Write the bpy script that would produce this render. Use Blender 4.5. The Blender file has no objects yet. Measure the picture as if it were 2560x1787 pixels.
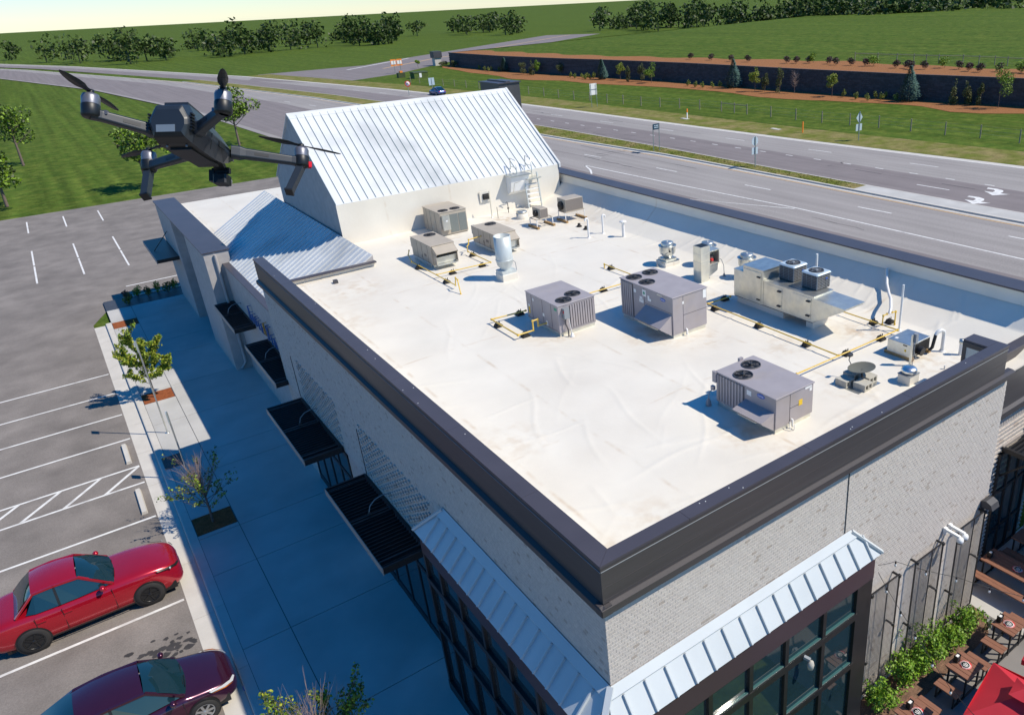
import bpy, math, random
from mathutils import Vector, Matrix, noise
from math import sin, cos, pi, radians, sqrt, atan2, hypot
S = bpy.context.scene
COL = S.collection
rnd = random.Random(7)

# ------------------------------------------------------------------ camera, sky, sun, exposure
cam = bpy.data.objects.new('camera', bpy.data.cameras.new('camera'))
COL.objects.link(cam); S.camera = cam
cam.data.sensor_width = 36.0
cam.data.lens = 1923 / 2560 * 36
cam.data.shift_x = -(1619 - 1280) / 2560
cam.data.shift_y = (877 - 893.5) / 2560
cam.data.clip_end = 6000; cam.data.clip_start = 0.05
cam.matrix_world = Matrix(((0.78524, 0.29017, -0.54699, 0), (-0.6176, 0.30382, -0.72544, 0), (-0.04432, 0.90747, 0.41778, 16), (0, 0, 0, 1)))
SUN_EL, SUN_DIR = radians(50), Vector((0.69, -0.72, 0))
w = bpy.data.worlds.new('World'); S.world = w; w.use_nodes = True
nt = w.node_tree; bg = nt.nodes['Background']
sky = nt.nodes.new('ShaderNodeTexSky'); sky.sky_type = 'NISHITA'; sky.sun_disc = False
sky.sun_elevation = SUN_EL; sky.sun_rotation = atan2(SUN_DIR.x, SUN_DIR.y)
sky.ozone_density = 8.0; sky.dust_density = 0.0; sky.air_density = 1.0
hsv = nt.nodes.new('ShaderNodeHueSaturation'); hsv.inputs['Saturation'].default_value = 1.28
nt.links.new(sky.outputs[0], hsv.inputs['Color']); nt.links.new(hsv.outputs[0], bg.inputs[0]); bg.inputs[1].default_value = 0.145
sl = bpy.data.lights.new('sun', 'SUN'); sl.energy = 5.0; sl.angle = radians(0.53); sl.color = (1.0, 0.915, 0.77)
so = bpy.data.objects.new('sun', sl); COL.objects.link(so)
sdir = Vector((SUN_DIR.x * cos(SUN_EL), SUN_DIR.y * cos(SUN_EL), sin(SUN_EL)))
so.rotation_euler = sdir.to_track_quat('Z', 'Y').to_euler(); so.location = (20, -20, 60)
S.view_settings.view_transform = 'Standard'; S.view_settings.look = 'None'
S.view_settings.exposure = 0.0; S.view_settings.gamma = 1.0; S.view_settings.use_curve_mapping = False
S.cycles.max_bounces = 8; S.cycles.use_denoising = True

# ------------------------------------------------------------------ materials
MATS = {}
def mat(name, c, rough=.6, metal=0., var=.12, scale=3., detail=6, bump=0., bscale=40., c2=None, thr=.5, soft=.2, spec=.5, stretch=None, trans=0., coat=0., alpha=1., emit=None, fine=0., fscale=90., streak=0., sscale=(1.2, .02, 1)):
    """base colour with noise variation, optional second colour in patches, fine speckle and bump"""
    m = bpy.data.materials.new(name); m.use_nodes = True; n = m.node_tree; b = n.nodes['Principled BSDF']
    N = n.nodes.new; L = n.links.new
    geo = N('ShaderNodeNewGeometry'); src = geo.outputs['Position']
    if stretch:
        mp = N('ShaderNodeMapping'); mp.inputs['Scale'].default_value = stretch; L(src, mp.inputs['Vector']); src = mp.outputs[0]
    t = N('ShaderNodeTexNoise'); t.inputs['Scale'].default_value = scale; t.inputs['Detail'].default_value = detail; L(src, t.inputs['Vector'])
    r = N('ShaderNodeMapRange'); r.inputs[1].default_value = .25; r.inputs[2].default_value = .75
    r.inputs[3].default_value = 1 - var; r.inputs[4].default_value = 1 + var; L(t.outputs['Fac'], r.inputs[0])
    col = N('ShaderNodeRGB'); col.outputs[0].default_value = (*c, 1); cs = col.outputs[0]
    if c2:
        t2 = N('ShaderNodeTexNoise'); t2.inputs['Scale'].default_value = scale * .37; t2.inputs['Detail'].default_value = 8; L(src, t2.inputs['Vector'])
        r2 = N('ShaderNodeMapRange'); r2.inputs[1].default_value = thr - soft; r2.inputs[2].default_value = thr + soft; L(t2.outputs['Fac'], r2.inputs[0])
        mx = N('ShaderNodeMix'); mx.data_type = 'RGBA'; L(r2.outputs[0], mx.inputs[0]); L(cs, mx.inputs[6]); mx.inputs[7].default_value = (*c2, 1); cs = mx.outputs[2]
    hs = N('ShaderNodeHueSaturation'); L(cs, hs.inputs['Color']); val = r.outputs[0]
    if fine:
        t3 = N('ShaderNodeTexNoise'); t3.inputs['Scale'].default_value = fscale; t3.inputs['Detail'].default_value = 2; L(src, t3.inputs['Vector'])
        r3 = N('ShaderNodeMapRange'); r3.inputs[1].default_value = .3; r3.inputs[2].default_value = .7; r3.inputs[3].default_value = 1 - fine; r3.inputs[4].default_value = 1 + fine
        L(t3.outputs['Fac'], r3.inputs[0]); mu = N('ShaderNodeMath'); mu.operation = 'MULTIPLY'; L(val, mu.inputs[0]); L(r3.outputs[0], mu.inputs[1]); val = mu.outputs[0]
    if streak:
        mp2 = N('ShaderNodeMapping'); mp2.inputs['Scale'].default_value = sscale; L(geo.outputs['Position'], mp2.inputs['Vector'])
        t5 = N('ShaderNodeTexNoise'); t5.inputs['Scale'].default_value = 1.; t5.inputs['Detail'].default_value = 3; L(mp2.outputs[0], t5.inputs['Vector'])
        r5 = N('ShaderNodeMapRange'); r5.inputs[1].default_value = .3; r5.inputs[2].default_value = .7; r5.inputs[3].default_value = 1 - streak; r5.inputs[4].default_value = 1 + streak; L(t5.outputs['Fac'], r5.inputs[0])
        mu2 = N('ShaderNodeMath'); mu2.operation = 'MULTIPLY'; L(val, mu2.inputs[0]); L(r5.outputs[0], mu2.inputs[1]); val = mu2.outputs[0]
    L(val, hs.inputs['Value']); L(hs.outputs[0], b.inputs['Base Color'])
    b.inputs['Roughness'].default_value = rough; b.inputs['Metallic'].default_value = metal; b.inputs['Specular IOR Level'].default_value = spec
    if bump:
        t4 = N('ShaderNodeTexNoise'); t4.inputs['Scale'].default_value = bscale; t4.inputs['Detail'].default_value = 4; L(src, t4.inputs['Vector'])
        bp = N('ShaderNodeBump'); bp.inputs['Strength'].default_value = bump; bp.inputs['Distance'].default_value = .02; L(t4.outputs['Fac'], bp.inputs['Height']); L(bp.outputs[0], b.inputs['Normal'])
    b.inputs['Transmission Weight'].default_value = trans; b.inputs['Coat Weight'].default_value = coat
    b.inputs['Alpha'].default_value = alpha
    MATS[name] = m
    return m

mat('roof_membrane', (.75, .71, .62), .55, var=.05, scale=.9, c2=(.70, .65, .56), thr=.60, soft=.16, bump=.12, bscale=9, fine=.03)
mat('roof_stain', (.62, .50, .34), .7, var=.15, scale=5)
mat('coping', (.066, .060, .072), .42, metal=.0, var=.10, scale=1.2, fine=.04, spec=.5)
mat('fascia', (.060, .054, .056), .45, var=.12, scale=1.5, stretch=(.3, .3, 6))
mat('mortar', (.585, .54, .495), .9, var=.08)
for i, c in enumerate([(.53, .485, .445), (.515, .47, .43), (.545, .50, .455), (.50, .455, .415), (.40, .345, .30)]):
    mat('brick_%s' % 'abcde'[i], c, .9, var=.10, scale=14, bump=.25, bscale=60, fine=.08, fscale=120)
mat('stone_pier', (.42, .40, .39), .85, var=.12, scale=3)
mat('zinc_roof', (.54, .575, .59), .42, metal=.0, var=.04, scale=1.2, spec=.5, c2=(.48, .52, .54), thr=.62, soft=.1)
mat('white_metal_roof', (.66, .675, .675), .42, var=.05, scale=.9, c2=(.46, .48, .485), thr=.60, soft=.1)
mat('seam_metal', (.16, .24, .29), .4, var=.05)
mat('galv', (.55, .57, .56), .36, metal=.85, var=.14, scale=6, c2=(.66, .66, .60), thr=.5, soft=.2, bump=.05, bscale=30)
mat('galv_matt', (.74, .72, .62), .36, metal=.75, var=.10, scale=5, c2=(.54, .56, .55), thr=.55)
mat('shiny_alu', (.80, .80, .78), .32, metal=1., var=.04, scale=8)
mat('galv_dull', (.56, .60, .59), .5, metal=.25, var=.10, scale=4, stretch=(3, 3, .6))
mat('rtu_beige', (.43, .375, .30), .5, var=.07, scale=4)
mat('rtu_mauve', (.345, .315, .325), .5, var=.07, scale=3, c2=(.36, .315, .29), thr=.66, soft=.08)
mat('coil_dark', (.09, .085, .085), .6, var=.25, scale=30)
mat('coil_beige', (.20, .175, .155), .7, var=.12, scale=40)
mat('coil_grey', (.17, .19, .18), .65, var=.12, scale=40)
mat('black', (.012, .012, .013), .5, var=.2)
mat('black_metal', (.016, .016, .018), .42, var=.2, scale=4)
mat('awning_edge', (.33, .29, .26), .5, var=.1)
mat('dark_grey', (.06, .06, .065), .5, var=.15)
mat('mid_grey', (.25, .27, .29), .5, var=.1)
mat('white_paint', (.80, .80, .78), .5, var=.05)
mat('pvc', (.78, .77, .74), .4, var=.06, scale=6)
mat('gas_yellow', (.72, .47, .05), .5, var=.10, scale=6, c2=(.70, .55, .24), thr=.6)
mat('rubber', (.02, .019, .018), .8, var=.2)
mat('timber', (.36, .23, .10), .8, var=.25, scale=10)
mat('table_wood', (.235, .105, .065), .6, var=.18, scale=5, stretch=(8, 1, 1))
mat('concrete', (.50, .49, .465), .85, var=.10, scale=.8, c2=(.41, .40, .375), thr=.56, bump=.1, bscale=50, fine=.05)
mat('patio_shaded', (.19, .18, .175), .85, var=.12, scale=1.2, c2=(.24, .225, .21), thr=.55, fine=.08)  # patio concrete with the shade around the tables put into its colour
mat('kerb', (.56, .53, .48), .85, var=.08, scale=1.5, fine=.05)
mat('concrete_block', (.46, .44, .38), .9, var=.1, scale=8, bump=.2)
mat('asphalt', (.29, .268, .258), .9, var=.07, scale=.35, spec=.2, c2=(.315, .295, .28), thr=.5, fine=.16, fscale=22, stretch=(1, .35, 1), streak=.10)
mat('asphalt_new', (.215, .19, .188), .9, var=.07, scale=.4, fine=.14, fscale=22, spec=.2, streak=.09)
mat('lot_asphalt', (.19, .17, .155), .9, spec=.2, var=.18, scale=.8, c2=(.24, .215, .195), thr=.5, fine=.14, fscale=30)
mat('road_white', (.74, .73, .70), .7, var=.12, scale=5, c2=(.50, .48, .46), thr=.62, soft=.10)
mat('road_yellow', (.62, .40, .18), .7, var=.12, scale=3)
mat('oil_stain', (.045, .042, .042), .8, var=.3, scale=4)
mat('grass', (.062, .105, .015), .95, spec=.05, var=.30, scale=1.6, c2=(.11, .145, .025), thr=.55, soft=.14, fine=.28, fscale=9, streak=.22, sscale=(.9, .015, 1))
mat('verge', (.135, .155, .03), .95, spec=.05, var=.22, scale=1.2, c2=(.24, .20, .085), thr=.52, soft=.14, fine=.25, fscale=9)
mat('blades_green', (.07, .13, .016), .9, var=.3, scale=.9)
mat('mulch', (.29, .135, .06), .95, spec=.05, var=.25, scale=6, fine=.35, fscale=20)
mat('mulch_red', (.27, .085, .035), .95, spec=.05, var=.25, scale=6, fine=.4, fscale=35)
mat('mulch_brown', (.17, .10, .065), .95, var=.3, scale=6, fine=.4, fscale=35)
mat('block_wall', (.075, .070, .078), .9, var=.2, scale=2)
mat('block_wall_b', (.060, .056, .062), .9, var=.2, scale=2)
mat('bark', (.17, .125, .10), .9, var=.2, scale=12)
mat('twig', (.34, .25, .21), .9, var=.15, scale=10)
mat('leaf', (.10, .165, .012), .6, var=.3, scale=3)
mat('leaf_light', (.30, .33, .03), .6, var=.3, scale=3)
mat('leaf_bright', (.19, .31, .012), .6, var=.3, scale=2)
mat('leaf_shrub', (.17, .33, .025), .55, var=.35, scale=7)
mat('leaf_dark', (.05, .07, .022), .6, var=.3, scale=3)
mat('leaf_olive', (.12, .13, .035), .6, var=.3, scale=3)
mat('spruce', (.13, .24, .20), .8, var=.3, scale=4)
mat('spruce_b', (.065, .13, .105), .8, var=.3, scale=4)
mat('plum', (.075, .028, .04), .7, var=.3, scale=4)
mat('post_wood', (.30, .25, .19), .9, var=.15, scale=6)
mat('steel_pole', (.22, .27, .26), .5, metal=.3, var=.1)
mat('sign_back', (.52, .62, .68), .4, metal=.2, var=.06)
mat('sign_blue', (.015, .05, .085), .5, var=.1)
mat('red_sign', (.60, .03, .03), .5, var=.05)
mat('orange', (.85, .25, .03), .5, var=.08)
mat('glass_dark', (.015, .035, .045), .04, var=.1, spec=.8)
mat('glass_green', (.05, .13, .125), .03, var=.05, spec=.8, trans=.0)
mat('interior', (.05, .035, .03), .8, var=.4, scale=2)
mat('bay_fascia', (.055, .035, .045), .38, var=.08, scale=1)
mat('car_red', (.42, .006, .02), .22, metal=.35, var=.04, coat=1.)
mat('car_purple', (.055, .010, .030), .22, metal=.45, var=.05, coat=1.)
mat('car_glass', (.008, .03, .042), .03, var=.05, spec=.9)
mat('car_black', (.012, .012, .013), .3, var=.1)
mat('tyre', (.022, .021, .021), .8, var=.2)
mat('rim_silver', (.55, .55, .55), .3, metal=.7, var=.05)
mat('headlamp', (.70, .72, .75), .08, metal=.3, var=.05, coat=1.)
mat('amber', (.75, .20, .02), .2, var=.05)
mat('red_cloth', (.52, .018, .035), .75, var=.06, scale=2)
mat('red_led', (.75, .02, .03), .25, var=.02)
mat('letter_blue', (.05, .13, .33), .4, var=.05)
mat('letter_orange', (.60, .30, .06), .4, var=.05)
mat('logo_blue', (.02, .10, .45), .35, var=.05)
mat('sticker_yellow', (.80, .52, .02), .5, var=.03)
mat('sticker_green', (.04, .30, .18), .5, var=.03)
mat('logo_red', (.55, .04, .04), .5, var=.03)
mat('drone_body', (.018, .025, .036), .42, var=.06, scale=60, spec=.5)
mat('drone_dark', (.008, .010, .013), .45, var=.06, scale=60)
mat('motor_silver', (.20, .205, .24), .42, metal=.6, var=.05)
mat('drone_panel', (.16, .20, .25), .3, var=.03)
mat('dish', (.15, .145, .11), .5, var=.08)
mat('far_wood', (.045, .075, .02), .95, spec=.05, var=.4, scale=.2)
mat('hedge_green', (.08, .12, .02), .8, var=.3, scale=1)

def stain_roof(spots):
    """rust and dirt where water stands: blotches round given places and dirt along the welded laps"""
    m = MATS['roof_membrane']; n = m.node_tree; N = n.nodes.new; L = n.links.new; b = n.nodes['Principled BSDF']; src = b.inputs['Base Color'].links[0].from_socket
    geo = N('ShaderNodeNewGeometry'); pos = geo.outputs['Position']; acc = None
    def math_(op, a, c):
        q = N('ShaderNodeMath'); q.operation = op
        for i, v in ((0, a), (1, c)):
            if isinstance(v, (int, float)): q.inputs[i].default_value = v
            else: L(v, q.inputs[i])
        return q.outputs[0]
    def noise_(sc, det=6, vec=pos):
        t = N('ShaderNodeTexNoise'); t.inputs['Scale'].default_value = sc; t.inputs['Detail'].default_value = det; L(vec, t.inputs['Vector']); return t.outputs['Fac']
    def ramp(v, a, c, lo=0., hi=1.):
        r = N('ShaderNodeMapRange'); r.inputs[1].default_value = a; r.inputs[2].default_value = c; r.inputs[3].default_value = lo; r.inputs[4].default_value = hi; L(v, r.inputs[0]); return r.outputs[0]
    for x, y, rad, st in spots:
        d = N('ShaderNodeVectorMath'); d.operation = 'DISTANCE'; L(pos, d.inputs[0]); d.inputs[1].default_value = (x, y, 7.0); k = ramp(d.outputs['Value'], rad, rad * .15, 0, st); acc = k if acc is None else math_('MAXIMUM', acc, k)
    blot = math_('MULTIPLY', acc, ramp(noise_(3.2, 9), .44, .66))
    sep = N('ShaderNodeSeparateXYZ'); L(pos, sep.inputs[0]); wob = math_('MULTIPLY', math_('SUBTRACT', noise_(.8, 3), .5), .25); lap = None
    for ax, vals in (('X', (5.62, 6.15, 8.1, 11.1, 14.1, 17.1)), ('Y', (13.2, 19.6, 25.5))):
        for v in vals:
            dd = math_('ABSOLUTE', math_('SUBTRACT', math_('ADD', sep.outputs[ax], wob) if ax == 'Y' else math_('ADD', sep.outputs[ax], math_('MULTIPLY', wob, .2)), v), 0); k = ramp(dd, .07, .0); lap = k if lap is None else math_('MAXIMUM', lap, k)
    lapm = math_('MULTIPLY', lap, ramp(noise_(1.7, 8), .46, .68, 0, .55)); film = ramp(noise_(.42, 10), .50, .72, 0, .20); specks = ramp(noise_(26, 2), .70, .76, 0, .35)
    tot = math_('MAXIMUM', math_('MAXIMUM', blot, lapm), math_('MULTIPLY', specks, ramp(noise_(.9, 4), .5, .62)))
    for f, c in ((film, (.67, .61, .51)), (tot, (.53, .40, .26))):
        mx = N('ShaderNodeMix'); mx.data_type = 'RGBA'; L(f, mx.inputs[0]); L(src, mx.inputs[6]); mx.inputs[7].default_value = (*c, 1); src = mx.outputs[2]
    L(src, b.inputs['Base Color'])
stain_roof([(17.0, 12.4, .9, .8), (16.0, 31.4, 1.3, .8), (17.2, 30.2, 1.2, .7), (18.2, 28.4, 1.2, .5), (16.6, 10.0, 1.2, .6), (14.0, 10.4, 1.0, .45), (12.7, 9.0, 1.1, .45), (11.1, 9.6, .9, .45), (10.6, 10.6, .9, .6), (12.6, 16.2, 1.3, .6), (10.4, 18.2, .9, .55), (13.4, 15.2, 1.0, .5), (9.3, 8.6, .8, .45), (7.2, 9.6, 1.0, .35), (5.9, 9.2, .9, .55), (6.4, 14, 1.2, .4), (12.5, 30.4, 1.2, .5), (14.8, 13.2, 1.0, .45), (16.3, 17.2, .9, .5), (6.0, 24, 1.5, .4), (7.4, 27, 1.6, .45)])

# ------------------------------------------------------------------ mesh building
def V(*a): return Vector(a)
class MB:
    def __init__(s, *mats):
        s.v = []; s.f = []; s.m = []; s.s = []; s.mats = list(mats)
    def mi(s, m):
        if m is None: return 0
        if m not in s.mats: s.mats.append(m)
        return s.mats.index(m)
    def add(s, vs, fs, m=None, smooth=False):
        o = len(s.v); k = s.mi(m); s.v += [tuple(p) for p in vs]
        for f in fs: s.f.append(tuple(i + o for i in f)); s.m.append(k); s.s.append(smooth)
        return s
    def box(s, x0, x1, y0, y1, z0, z1, m=None, bottom=True):
        v = [(x0, y0, z0), (x1, y0, z0), (x1, y1, z0), (x0, y1, z0), (x0, y0, z1), (x1, y0, z1), (x1, y1, z1), (x0, y1, z1)]
        f = [(4, 5, 6, 7), (0, 1, 5, 4), (1, 2, 6, 5), (2, 3, 7, 6), (3, 0, 4, 7)]
        if bottom: f.append((3, 2, 1, 0))
        return s.add(v, f, m)
    def bbox(s, x0, x1, y0, y1, z0, z1, b=.01, m=None):
        """box with bevelled vertical edges and top edge"""
        P = [(x0 + b, y0), (x1 - b, y0), (x1, y0 + b), (x1, y1 - b), (x1 - b, y1), (x0 + b, y1), (x0, y1 - b), (x0, y0 + b)]
        Q = [(x0 + 2 * b, y0 + b), (x1 - 2 * b, y0 + b), (x1 - b, y0 + 2 * b), (x1 - b, y1 - 2 * b), (x1 - 2 * b, y1 - b), (x0 + 2 * b, y1 - b), (x0 + b, y1 - 2 * b), (x0 + b, y0 + 2 * b)]
        v = [(p[0], p[1], z0) for p in P] + [(p[0], p[1], z1 - b) for p in P] + [(p[0], p[1], z1) for p in Q]
        f = [(i, (i + 1) % 8, 8 + (i + 1) % 8, 8 + i) for i in range(8)] + [(8 + i, 8 + (i + 1) % 8, 16 + (i + 1) % 8, 16 + i) for i in range(8)]
        f += [tuple(range(16, 24)), tuple(range(7, -1, -1))]
        return s.add(v, f, m)
    def obox(s, c, ax, ay, az, m=None):
        """box from centre and three half-axis vectors"""
        c, ax, ay, az = map(Vector, (c, ax, ay, az))
        v = [c + ax * i + ay * j + az * k for k in (-1, 1) for i, j in ((-1, -1), (1, -1), (1, 1), (-1, 1))]
        return s.add(v, [(4, 5, 6, 7), (0, 1, 5, 4), (1, 2, 6, 5), (2, 3, 7, 6), (3, 0, 4, 7), (3, 2, 1, 0)], m)
    def bar(s, a, b, wd, h=None, m=None, up=(0, 0, 1)):
        """rectangular bar from a to b"""
        a, b = Vector(a), Vector(b); d = b - a; l = d.length; d.normalize(); u = Vector(up)
        if abs(d.dot(u)) > .98: u = Vector((1, 0, 0))
        sd = d.cross(u).normalized(); u = sd.cross(d); h = h or wd
        return s.obox((a + b) / 2, d * l / 2, sd * wd / 2, u * h / 2, m)
    def prism(s, pts, z0, z1, m=None):
        n = len(pts); v = [(p[0], p[1], z0) for p in pts] + [(p[0], p[1], z1) for p in pts]
        return s.add(v, [tuple(range(n, 2 * n)), tuple(range(n - 1, -1, -1))] + [(i, (i + 1) % n, n + (i + 1) % n, n + i) for i in range(n)], m)
    def ext(s, pts, d, m=None):
        """extrude 3-D polygon by vector d"""
        n = len(pts); pts = [Vector(p) for p in pts]; d = Vector(d)
        return s.add(pts + [p + d for p in pts], [tuple(range(n - 1, -1, -1)), tuple(range(n, 2 * n))] + [(i, (i + 1) % n, n + (i + 1) % n, n + i) for i in range(n)], m)
    def poly(s, pts, m=None): return s.add(pts, [tuple(range(len(pts)))], m)
    def cyl(s, a, b, r0, r1=None, n=14, caps=True, m=None, smooth=True):
        a, b = Vector(a), Vector(b); d = (b - a).normalized(); r1 = r0 if r1 is None else r1
        u = Vector((1, 0, 0)) if abs(d.x) < .9 else Vector((0, 1, 0)); x = d.cross(u).normalized(); y = d.cross(x)
        o = [x * cos(2 * pi * i / n) + y * sin(2 * pi * i / n) for i in range(n)]
        s.add([a + p * r0 for p in o] + [b + p * r1 for p in o], [(i, n + i, n + (i + 1) % n, (i + 1) % n)[::-1] for i in range(n)], m, smooth)
        if caps:
            s.add([a + p * r0 for p in o], [tuple(range(n))], m); s.add([b + p * r1 for p in o], [tuple(range(n - 1, -1, -1))], m)
        return s
    def tube(s, path, r, n=8, m=None, caps=True):
        path = [Vector(p) for p in path]; vs = []; k = len(path); up = None
        for i, p in enumerate(path):
            d = (path[min(i + 1, k - 1)] - path[max(i - 1, 0)]).normalized()
            if up is None: up = Vector((0, 0, 1)) if abs(d.z) < .9 else Vector((1, 0, 0))
            x = d.cross(up)
            if x.length < 1e-4: x = d.cross(Vector((0, 1, 0)))
            x.normalize(); up = x.cross(d).normalized()
            rr = r[i] if isinstance(r, (list, tuple)) else r
            vs += [p + (x * cos(2 * pi * j / n) + up * sin(2 * pi * j / n)) * rr for j in range(n)]
        fs = [(i * n + j, i * n + (j + 1) % n, (i + 1) * n + (j + 1) % n, (i + 1) * n + j) for i in range(k - 1) for j in range(n)]
        s.add(vs, fs, m, True)
        if caps: s.add(vs[:n], [tuple(range(n - 1, -1, -1))], m); s.add(vs[-n:], [tuple(range(n))], m)
        return s
    def lathe(s, prof, c=(0, 0, 0), n=24, m=None, ax=None, smooth=True):
        c = Vector(c); Z = Vector(ax).normalized() if ax else Vector((0, 0, 1))
        X = Vector((1, 0, 0)) if abs(Z.x) < .9 else Vector((0, 1, 0)); X = (X - Z * X.dot(Z)).normalized(); Y = Z.cross(X)
        vs = [c + (X * cos(2 * pi * j / n) + Y * sin(2 * pi * j / n)) * r + Z * z for r, z in prof for j in range(n)]
        return s.add(vs, [(i * n + j, i * n + (j + 1) % n, (i + 1) * n + (j + 1) % n, (i + 1) * n + j) for i in range(len(prof) - 1) for j in range(n)], m, smooth)
    def strip(s, left, right, m=None):
        """sheet between two polylines of equal length"""
        n = len(left); return s.add(list(left) + list(right), [(i, i + 1, n + i + 1, n + i) for i in range(n - 1)], m)
    def grid(s, fn, nu, nv, m=None, smooth=True):
        return s.add([fn(i / nu, j / nv) for i in range(nu + 1) for j in range(nv + 1)], [(i * (nv + 1) + j, (i + 1) * (nv + 1) + j, (i + 1) * (nv + 1) + j + 1, i * (nv + 1) + j + 1) for i in range(nu) for j in range(nv)], m, smooth)
    def mesh(s, name):
        me = bpy.data.meshes.new(name); me.from_pydata(s.v, [], s.f)
        for m in s.mats: me.materials.append(MATS[m])
        me.polygons.foreach_set('material_index', s.m); me.polygons.foreach_set('use_smooth', s.s)
        me.validate(); me.update(); return me

def loc_of(o):
    p = Vector((0, 0, 0))
    while o is not None: p += o.location; o = o.parent
    return p
def props(o, label=None, cat=None, group=None, kind=None):
    if label: o['label'] = label
    if cat: o['category'] = cat
    if group: o['group'] = group
    if kind: o['kind'] = kind
    return o
def link(name, data, parent=None):
    o = bpy.data.objects.new(name, data); COL.objects.link(o)
    if parent is not None: o.parent = parent
    return o
def part(name, mb, parent, label=None, kind=None, local=False):
    """one mesh object under its thing; coordinates of mb are world ones unless local"""
    if not local and parent is not None:
        off = loc_of(parent); mb.v = [(a - off.x, b - off.y, c - off.z) for a, b, c in mb.v]
    return props(link(name, mb.mesh(name), parent), label, None, None, kind)
def thing(name, label, cat, loc=(0, 0, 0), group=None, rz=0):
    o = link(name, None); o.location = loc; o.rotation_euler = (0, 0, rz); o.empty_display_size = .2
    return props(o, label, cat, group)
def single(name, mb, label, cat, group=None, kind=None):
    """a thing that is one mesh, its origin at the middle of its base"""
    xs = [p[0] for p in mb.v]; ys = [p[1] for p in mb.v]; zs = [p[2] for p in mb.v]
    off = Vector(((min(xs) + max(xs)) / 2, (min(ys) + max(ys)) / 2, min(zs)))
    mb.v = [(a - off.x, b - off.y, c - off.z) for a, b, c in mb.v]
    o = link(name, mb.mesh(name)); o.location = off
    return props(o, label, cat, group, kind)
def struct(name, mb, kind='structure', parent=None): return props(link(name, mb.mesh(name), parent), kind=kind)
def copy_thing(src, loc, label=None, group=None, rz=None):
    def cp(o, par):
        c = o.copy(); COL.objects.link(c); c.parent = par
        for ch in list(o.children): cp(ch, c)
        return c
    r = cp(src, None); r.location = loc
    if rz is not None: r.rotation_euler = (0, 0, rz)
    if label: r['label'] = label
    if group: r['group'] = group
    return r
def lerp(a, b, t): return a + (b - a) * t
def plin(pts, y):
    """x on a polyline given as (y, x) pairs sorted by y, extended at the ends"""
    if y <= pts[0][0]: a, b = pts[0], pts[1]
    elif y >= pts[-1][0]: a, b = pts[-2], pts[-1]
    else:
        for a, b in zip(pts, pts[1:]):
            if a[0] <= y <= b[0]: break
    return lerp(a[1], b[1], (y - a[0]) / (b[0] - a[0]))
# ================================================================== SETTING
Z0 = -.12                                                  # level of the car park
# ground: one sheet to the horizon, a little lower on the car-park side
m = MB('grass'); xs = [-3000, -600, -100, 22, 28, 70, 110, 400, 1200, 3000]; ys = [-2500, -400, -60, 0, 60, 150, 300, 700, 1500, 3500]
def gz(x): return -.15 if x < 23 else -.012
m.add([(x, y, gz(x)) for x in xs for y in ys], [(i * 10 + j, (i + 1) * 10 + j, (i + 1) * 10 + j + 1, i * 10 + j + 1) for i in range(9) for j in range(9)])
struct('ground', m)

YS = [-60, -20, 10, 30, 41, 49, 56, 62, 67, 75, 83, 93, 103, 112, 130, 150, 175, 210, 260, 330, 420, 600]
FAR = [(-60, 75.5), (36, 72.2), (50, 71.3), (62, 70.6), (83, 70.0), (112, 69.3), (140, 68.3), (175, 65.2), (260, 54), (420, 22), (600, -25)]
MEDF = [(-60, 57), (30, 56.3), (49, 56.4), (70, 56.85), (93, 56.9), (130, 55.6), (175, 52.5), (260, 42), (420, 10), (600, -38)]
MEDN = [(-60, 54.6), (31, 54.15), (47.5, 54.4), (67, 54.35), (86, 53.0), (130, 51.3), (175, 48), (260, 37.5), (420, 6), (600, -42)]
NEAR = [(-60, 28), (93, 28), (175, 25), (260, 16), (420, -14), (600, -60)]
def px(pl, y, d=0, z=0): return (plin(pl, y) + d, y, z)
def ribbon(mb, pa, da, pb, db, z, ys=YS, m=None): mb.strip([px(pa, y, da, z) for y in ys], [px(pb, y, db, z) for y in ys], m)
m = MB('asphalt'); ribbon(m, NEAR, 0, MEDN, -.62, 0); ribbon(m, MEDF, .02, FAR, -.9, 0)
road = struct('road', m)
m = MB('asphalt_new'); ribbon(m, MEDF, .05, MEDF, 6.6, .004); ribbon(m, NEAR, 1, NEAR, 15.4, .004); struct('lane_asphalt', m)
m = MB('kerb'); ribbon(m, FAR, -.9, FAR, 0, .006); ribbon(m, MEDN, -.62, MEDN, -.14, .006)
struct('gutter', m)
m = MB('kerb')
for pl, a, b in ((MEDN, -.14, .12), (MEDF, -.16, .0)):
    yy = [y for y in YS if y < 300]
    ribbon(m, pl, a, pl, b, .14, yy); m.strip([px(pl, y, a, 0) for y in yy], [px(pl, y, a, .14) for y in yy]); m.strip([px(pl, y, b, .14) for y in yy], [px(pl, y, b, 0) for y in yy])
struct('median_kerb', m)
yy = [41.5] + [y for y in YS if 42 < y < 300]
m = MB('verge'); m.strip([px(MEDN, y, .12, .13) for y in yy], [px(MEDF, y, -.16, .13) for y in yy])
# the median crowns a little and is grown with tufts
struct('median_grass', m)
yy = [y for y in YS if y < 41.4] + [41.5]
m = MB('concrete'); m.strip([px(MEDN, y, .12, .135) for y in yy], [px(MEDF, y, -.16, .135) for y in yy]); struct('median_paving', m)

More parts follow.
